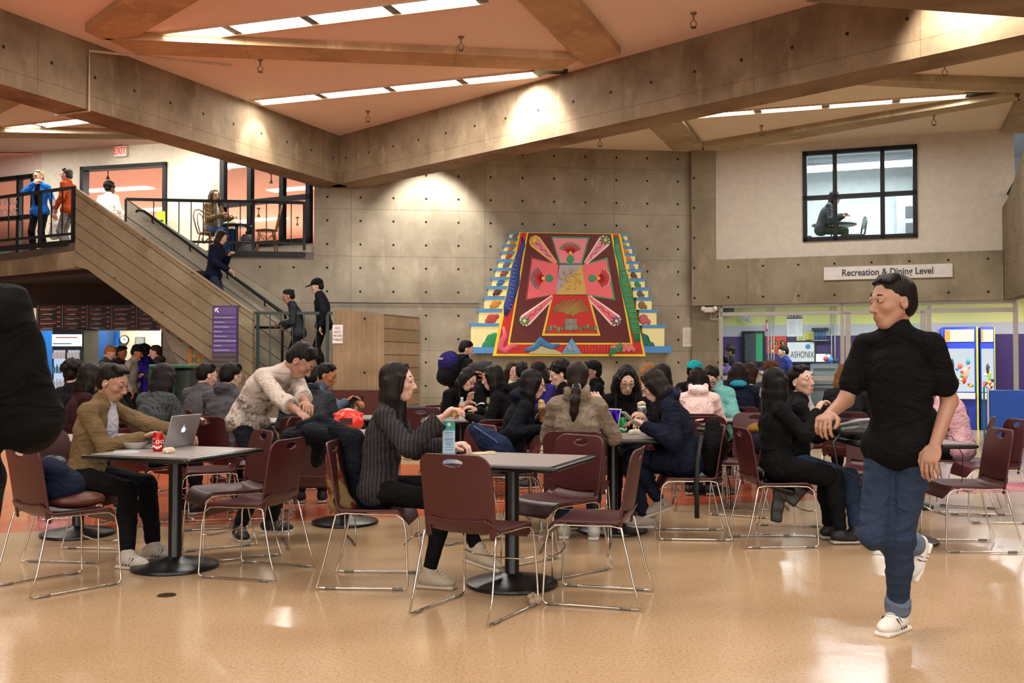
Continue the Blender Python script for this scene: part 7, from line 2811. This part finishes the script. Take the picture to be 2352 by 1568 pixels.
bottle((p.x, p.y + .12, TZ), 'water bottle with blue label before the aqua jacket', .22, '#2b49c0')
# table behind the walking man
t = root('black_bag', 'glossy black bag with buckles lying on the table behind the walker', 'bag', (2.52, 7.28, TZ), R(0))
D = SDF()
D.ell((0, 0, .07), (.20, .14, .07), None, 0)
D.ell((.08, .02, .11), (.12, .11, .05), None, .03)
blobmesh('body', D, plain('#0b0b0c', .35, bump=.3, bscale=60), .008, t, .008, 22)
for k in (0, .07):
    MB().ball((.03 + k, -.13, .08), (.016, .008, .012), 8).build('buckle', plain('#a9a9ad', .25, 1), t, True)
MB().tube([(-.16, -.1, .05), (-.24, -.2, -.0), (-.22, -.22, -.16), (-.10, -.22, -.24), (.05, -.22, -.20)], .009, 6).build('strap', plain('#0b0b0c', .5), t, True)
t = root('backpack', 'black backpack slumped at the right end of that table, strap dangling', 'backpack', (3.0, 7.4, TZ), R(0))
D = SDF()
D.ell((0, 0, .12), (.17, .15, .12), None, 0)
D.ell((.05, 0, .18), (.10, .12, .08), None, .04)
blobmesh('body', D, cloth('#08080a'), .008, t, .008, 24)
MB().tube([(.10, -.08, .05), (.2, -.14, .03), (.27, -.16, -.1), (.26, -.17, -.28), (.22, -.17, -.38)], .016, 6, flat=.2).build('strap', plain('#0a0a0a', .7), t, True)
t = root('jacket', 'black leather jacket hanging off the chair behind the long black coat', 'jacket')
D = SDF()
D.ell(pq(1744, 1088, 7.3), (.04, .13, .06), np.array(Matrix.Rotation(R(20), 3, 'Y')), 0)
D.rbox(pq(1775, 1115, 7.3), (.13, .12, .018), np.array(Matrix.Rotation(R(16), 3, 'Y')), .015, .02)
D.rbox(pq(1787, 1158, 7.22), (.045, .016, .13), np.array(Matrix.Rotation(R(7), 3, 'Y')), .012, .015)
D.rbox(pq(1820, 1128, 7.22), (.085, .02, .085), np.array(Matrix.Rotation(R(40), 3, 'Y')), .015, .02)
blobmesh('body', D, plain('#0a0a0b', .4, bump=.3, bscale=50), .007, t, .007, 25)

# --- carried things
pj = pack_m
t = root('backpack', 'blue and black backpack worn by the man below the mural', 'backpack', pj['T'].location, pj['T'].rotation_euler.z)
c0_ = pj['C'] - pj['fwd'] * .20 + pj['d2'] * .05
D = SDF()
D.ell(c0_, (.14, .19, .25), pj['Mt'], 0)
D.ell(c0_ - pj['fwd'] * .03 - pj['d2'] * .13, (.12, .17, .13), pj['Mt'], .04)
blobmesh('body', D, cloth('#0d0d14'), .012, t, .006, 20)
D = SDF()
D.ell(c0_ - pj['fwd'] * .03 + pj['d2'] * .07, (.135, .185, .17), pj['Mt'], 0)
blobmesh('blue_panel', D, cloth('#1f1a52'), .012, t, .006, 20)
MB().box(c0_ - pj['fwd'] * .165 + pj['d2'] * .10, (.02, .09, .025), Matrix(pj['Mt'].tolist())).build('badge', plain('#a9a6b8'), t)
for q in (-1, 1):
    MB().tube([pj['S'] - pj['fwd'] * .1 + pj['lat'] * q * .09, pj['S'] + pj['lat'] * q * .1 + pj['d2'] * .08, pj['S'] + pj['fwd'] * .13 + pj['lat'] * q * .1 - pj['d2'] * .1, pj['C'] + pj['fwd'] * .1 + pj['lat'] * q * .14 - pj['d2'] * .1], .022, 6, flat=.3).build('shoulder_strap', cloth('#1b1646'), t, True)
bw = blue_w
t = root('shopping_bag', 'translucent white bag of oranges hanging from the hand of the woman in blue', 'bag', bw['T'].location, bw['T'].rotation_euler.z)
hb_ = bw['HL'] + np.array((0, 0, -.12))
D = SDF()
D.chain([hb_, hb_ + np.array((0, 0, -.12)), hb_ + np.array((0, 0, -.28))], [.03, .07, .11], .04)
blobmesh('body', D, plain('#c9c2bd', .5), .012, t, .008, 25)
D = SDF()
for k in range(6):
    D.ell(hb_ + np.array((.06 * math.cos(k * 1.1), .07 * math.sin(k * 1.1), -.31)), (.045,) * 3, None, .005)
blobmesh('oranges', D, plain('#d9703a', .5), .012, t)
for k, (nm, lb, off) in enumerate((('phone', 'phone in the hand of the fair-haired person in the queue', 0),)):
    pass
om = orange_m
t = root('paper_note', 'small white folded paper in the hand of the man in orange shirt', 'paper', om['T'].location, om['T'].rotation_euler.z)
MB().box(om['HL'] + np.array((.02, .03, .1)), (.08, .05, .12)).build('sheet', plain('#e9e6e2'), t)

# --- upper cafe set
cx_ = P(542, 512, 18.6)
t = root('cafe_table_round', 'round dark cafe table on the upper ledge by the window', 'table', (cx_.x, 18.65, ZF))
tzz = P(540, 517, 18.65).z - ZF
MB().lathe([(.25, tzz - .03), (.27, tzz - .02), (.27, tzz), (.26, tzz + .003), (.01, tzz + .003)], 32).build('table_top', plain('#2a1d1a', .3), t, 40)
MB().lathe([(.03, .02), (.03, tzz - .03)], 12).build('column', tabblk, t, 40)
MB().lathe([(.2, 0), (.19, .015), (.04, .04), (.03, .05)], 24).build('base', tabblk, t, 40)


def bentwood(x_, y_, deg, label):
    t = root('bentwood_chair', label, 'chair', (x_, y_, ZF), R(deg), 'bentwood cafe chairs')
    wd = plain('#a0662c', .4, var=.2)
    MB().lathe([(.19, .44), (.205, .45), (.205, .465), (.18, .475), (.01, .47)], 28).build('seat', wd, t, 40)
    for sx_, sy_ in ((1, 1), (1, -1), (-1, 1), (-1, -1)):
        MB().tube([(sx_ * .13, sy_ * .13, .45), (sx_ * .16, sy_ * .155, .2), (sx_ * .19, sy_ * .17, 0)], .014, 8).build('leg', wd, t, True)
    MB().tube([(-.17, -.13, .45), (-.2, -.17, .6), (-.24, -.19, .78), (-.27, -.13, .90), (-.28, 0, .94), (-.27, .13, .90), (-.24, .19, .78), (-.2, .17, .6), (-.17, .13, .45)], .013, 8).build('back_hoop', wd, t, True)
    MB().tube([(-.18, -.06, .46), (-.22, -.09, .65), (-.255, -.07, .82), (-.265, 0, .86), (-.255, .07, .82), (-.22, .09, .65), (-.18, .06, .46)], .010, 8).build('inner_hoop', wd, t, True)
    MB().tube([(.15 * math.cos(a_), .15 * math.sin(a_), .27 + .1 * abs(math.sin(2 * a_))) for a_ in np.linspace(0, 6.283, 33)[:-1]], .008, 6, closed=True).build('leg_ring', wd, t, True)
    return t


cx_ = P(612, 560, 18.35)
bentwood(cx_.x, 18.35, 200, 'empty bentwood chair right of the upper cafe table')
bentwood(tan_u['T'].location.x - .02, 18.8, -25, 'bentwood chair under the seated person in tan jacket')
cx_ = P(566, 560, 18.9)
t = root('backpack', 'grey backpack on the upper floor under the cafe table', 'backpack', (cx_.x, 18.95, ZF))
D = SDF()
D.ell((0, 0, .16), (.15, .13, .16), None, 0)
blobmesh('body', D, cloth('#8a8c92'), .012, t, .004, 25)
t = root('knit_hat', 'black and white knitted hat with pompom on the grey backpack', 'hat', (cx_.x, 18.95, ZF + .32))
D = SDF()
D.ell((0, 0, .06), (.12, .11, .10), None, 0)
blobmesh('crown', D, cloth('#16181c', 'stripe', '#d9d9d9'), .012, t, .004, 25)
MB().ball((0, 0, .18), .035, 8).build('pompom', cloth('#24262c'), t, True)
p = tan_u['HR']
t = root('food_tray', 'pale green salad tray before the person in tan jacket', 'tray', (P(530, 512, 18.6).x, 18.58, ZF + tzz + .005))
MB().rbox((0, 0, .015), (.22, .14, .03), .01).build('tray', plain('#dfe2d8', .4), t)
D = SDF()
for k in range(6):
    D.ell((.06 * math.cos(k), .03 * math.sin(k * 2), .035), (.035, .025, .02), None, .005)
blobmesh('salad', D, plain('#6fae3a', .5), .007, t, .004, 60)

# --- behind the upper right window
q = WR.at(WR.uz(1912, 520)[0], -1.35, ZF)
t = root('round_table', 'round grey table with splayed legs behind the upper right window', 'table', q, WR.ang)
rz = P(1910, 515, q.y).z - ZF
MB().lathe([(.40, rz - .03), (.42, rz - .015), (.41, rz), (.01, rz)], 36).build('table_top', plain('#5e6669', .4), t, 40)
for k in range(4):
    a_ = .785 + k * 1.571
    MB().tube([(.1 * math.cos(a_), .1 * math.sin(a_), rz - .03), (.05 * math.cos(a_), .05 * math.sin(a_), rz * .5), (.32 * math.cos(a_), .32 * math.sin(a_), 0)], .014, 6).build('leg', plain('#7a7f82', .3, .8), t, True)
lp = q + WR.d * -.12
t = root('laptop', 'small laptop with purple screen on the table behind the window', 'laptop', (lp.x, lp.y, ZF + rz), WR.ang + R(200))
MB().rbox((.1, 0, .01), (.2, .26, .015), .003).build('base', plain('#22242a', .4), t, 30)
MB().box((-.02, 0, .1), (.01, .26, .19), Matrix.Rotation(R(-12), 3, 'Y')).build('screen', glow('#7a5ad0', .8), t)
lp = q + WR.d * -.02
t = root('thermos', 'dark upright bottle on the table behind the window', 'bottle', (lp.x, lp.y - .1, ZF + rz))
MB().lathe([(.035, 0), (.037, .01), (.037, .2), (.02, .24), (.02, .28)], 16).build('body', plain('#1d1e2a', .4), t, 40)
MB().lathe([(.023, .26), (.023, .30)], 12).build('cap', plain('#15151a', .4), t, 40)
for k, du in enumerate((-.62, .32)):
    cq = q + WR.d * du
    t = root('office_chair', ['curved back chair under the slumped person behind the window', 'empty curved back chair right of the round table behind the window'][k], 'chair', cq, WR.ang + (0 if k == 0 else R(190)))
    gm_ = plain('#6f7a74', .4, .3)
    MB().rbox((0, 0, .44), (.42, .42, .03), .01).build('seat', gm_, t, 30)
    MB().tube([(-.2, -.2, .45), (-.24, -.2, .7), (-.25, -.1, .8), (-.25, .1, .8), (-.24, .2, .7), (-.2, .2, .45)], .016, 8).build('back_frame', gm_, t, True)
    MB().rbox((-.235, 0, .68), (.015, .36, .2), .005).build('backrest', gm_, t, 30)
    for sx_, sy_ in ((1, 1), (1, -1), (-1, 1), (-1, -1)):
        MB().cyl((sx_ * .18, sy_ * .18, .44), (sx_ * .2, sy_ * .2, 0), .012, 8).build('leg', gm_, t, True)
# ================================================================== WORLD AND VIEW
w_ = bpy.data.worlds.new('world')
SC.world = w_
w_.use_nodes = True
w_.node_tree.nodes['Background'].inputs[0].default_value = (1, .92, .82, 1)
w_.node_tree.nodes['Background'].inputs[1].default_value = .12
SC.view_settings.view_transform = 'Standard'
SC.view_settings.look = 'None'
SC.view_settings.gamma = 1
SC.view_settings.exposure = -0.1
SC.view_settings.use_curve_mapping = False
SC.cycles.max_bounces = 6
SC.cycles.diffuse_bounces = 5
SC.cycles.glossy_bounces = 3
SC.cycles.transmission_bounces = 4
SC.cycles.transparent_max_bounces = 8
SC.cycles.sample_clamp_indirect = 4
SC.cycles.use_denoising = True
SC.cycles.adaptive_threshold = .05
SC.cycles.caustics_reflective = False
SC.cycles.caustics_refractive = False
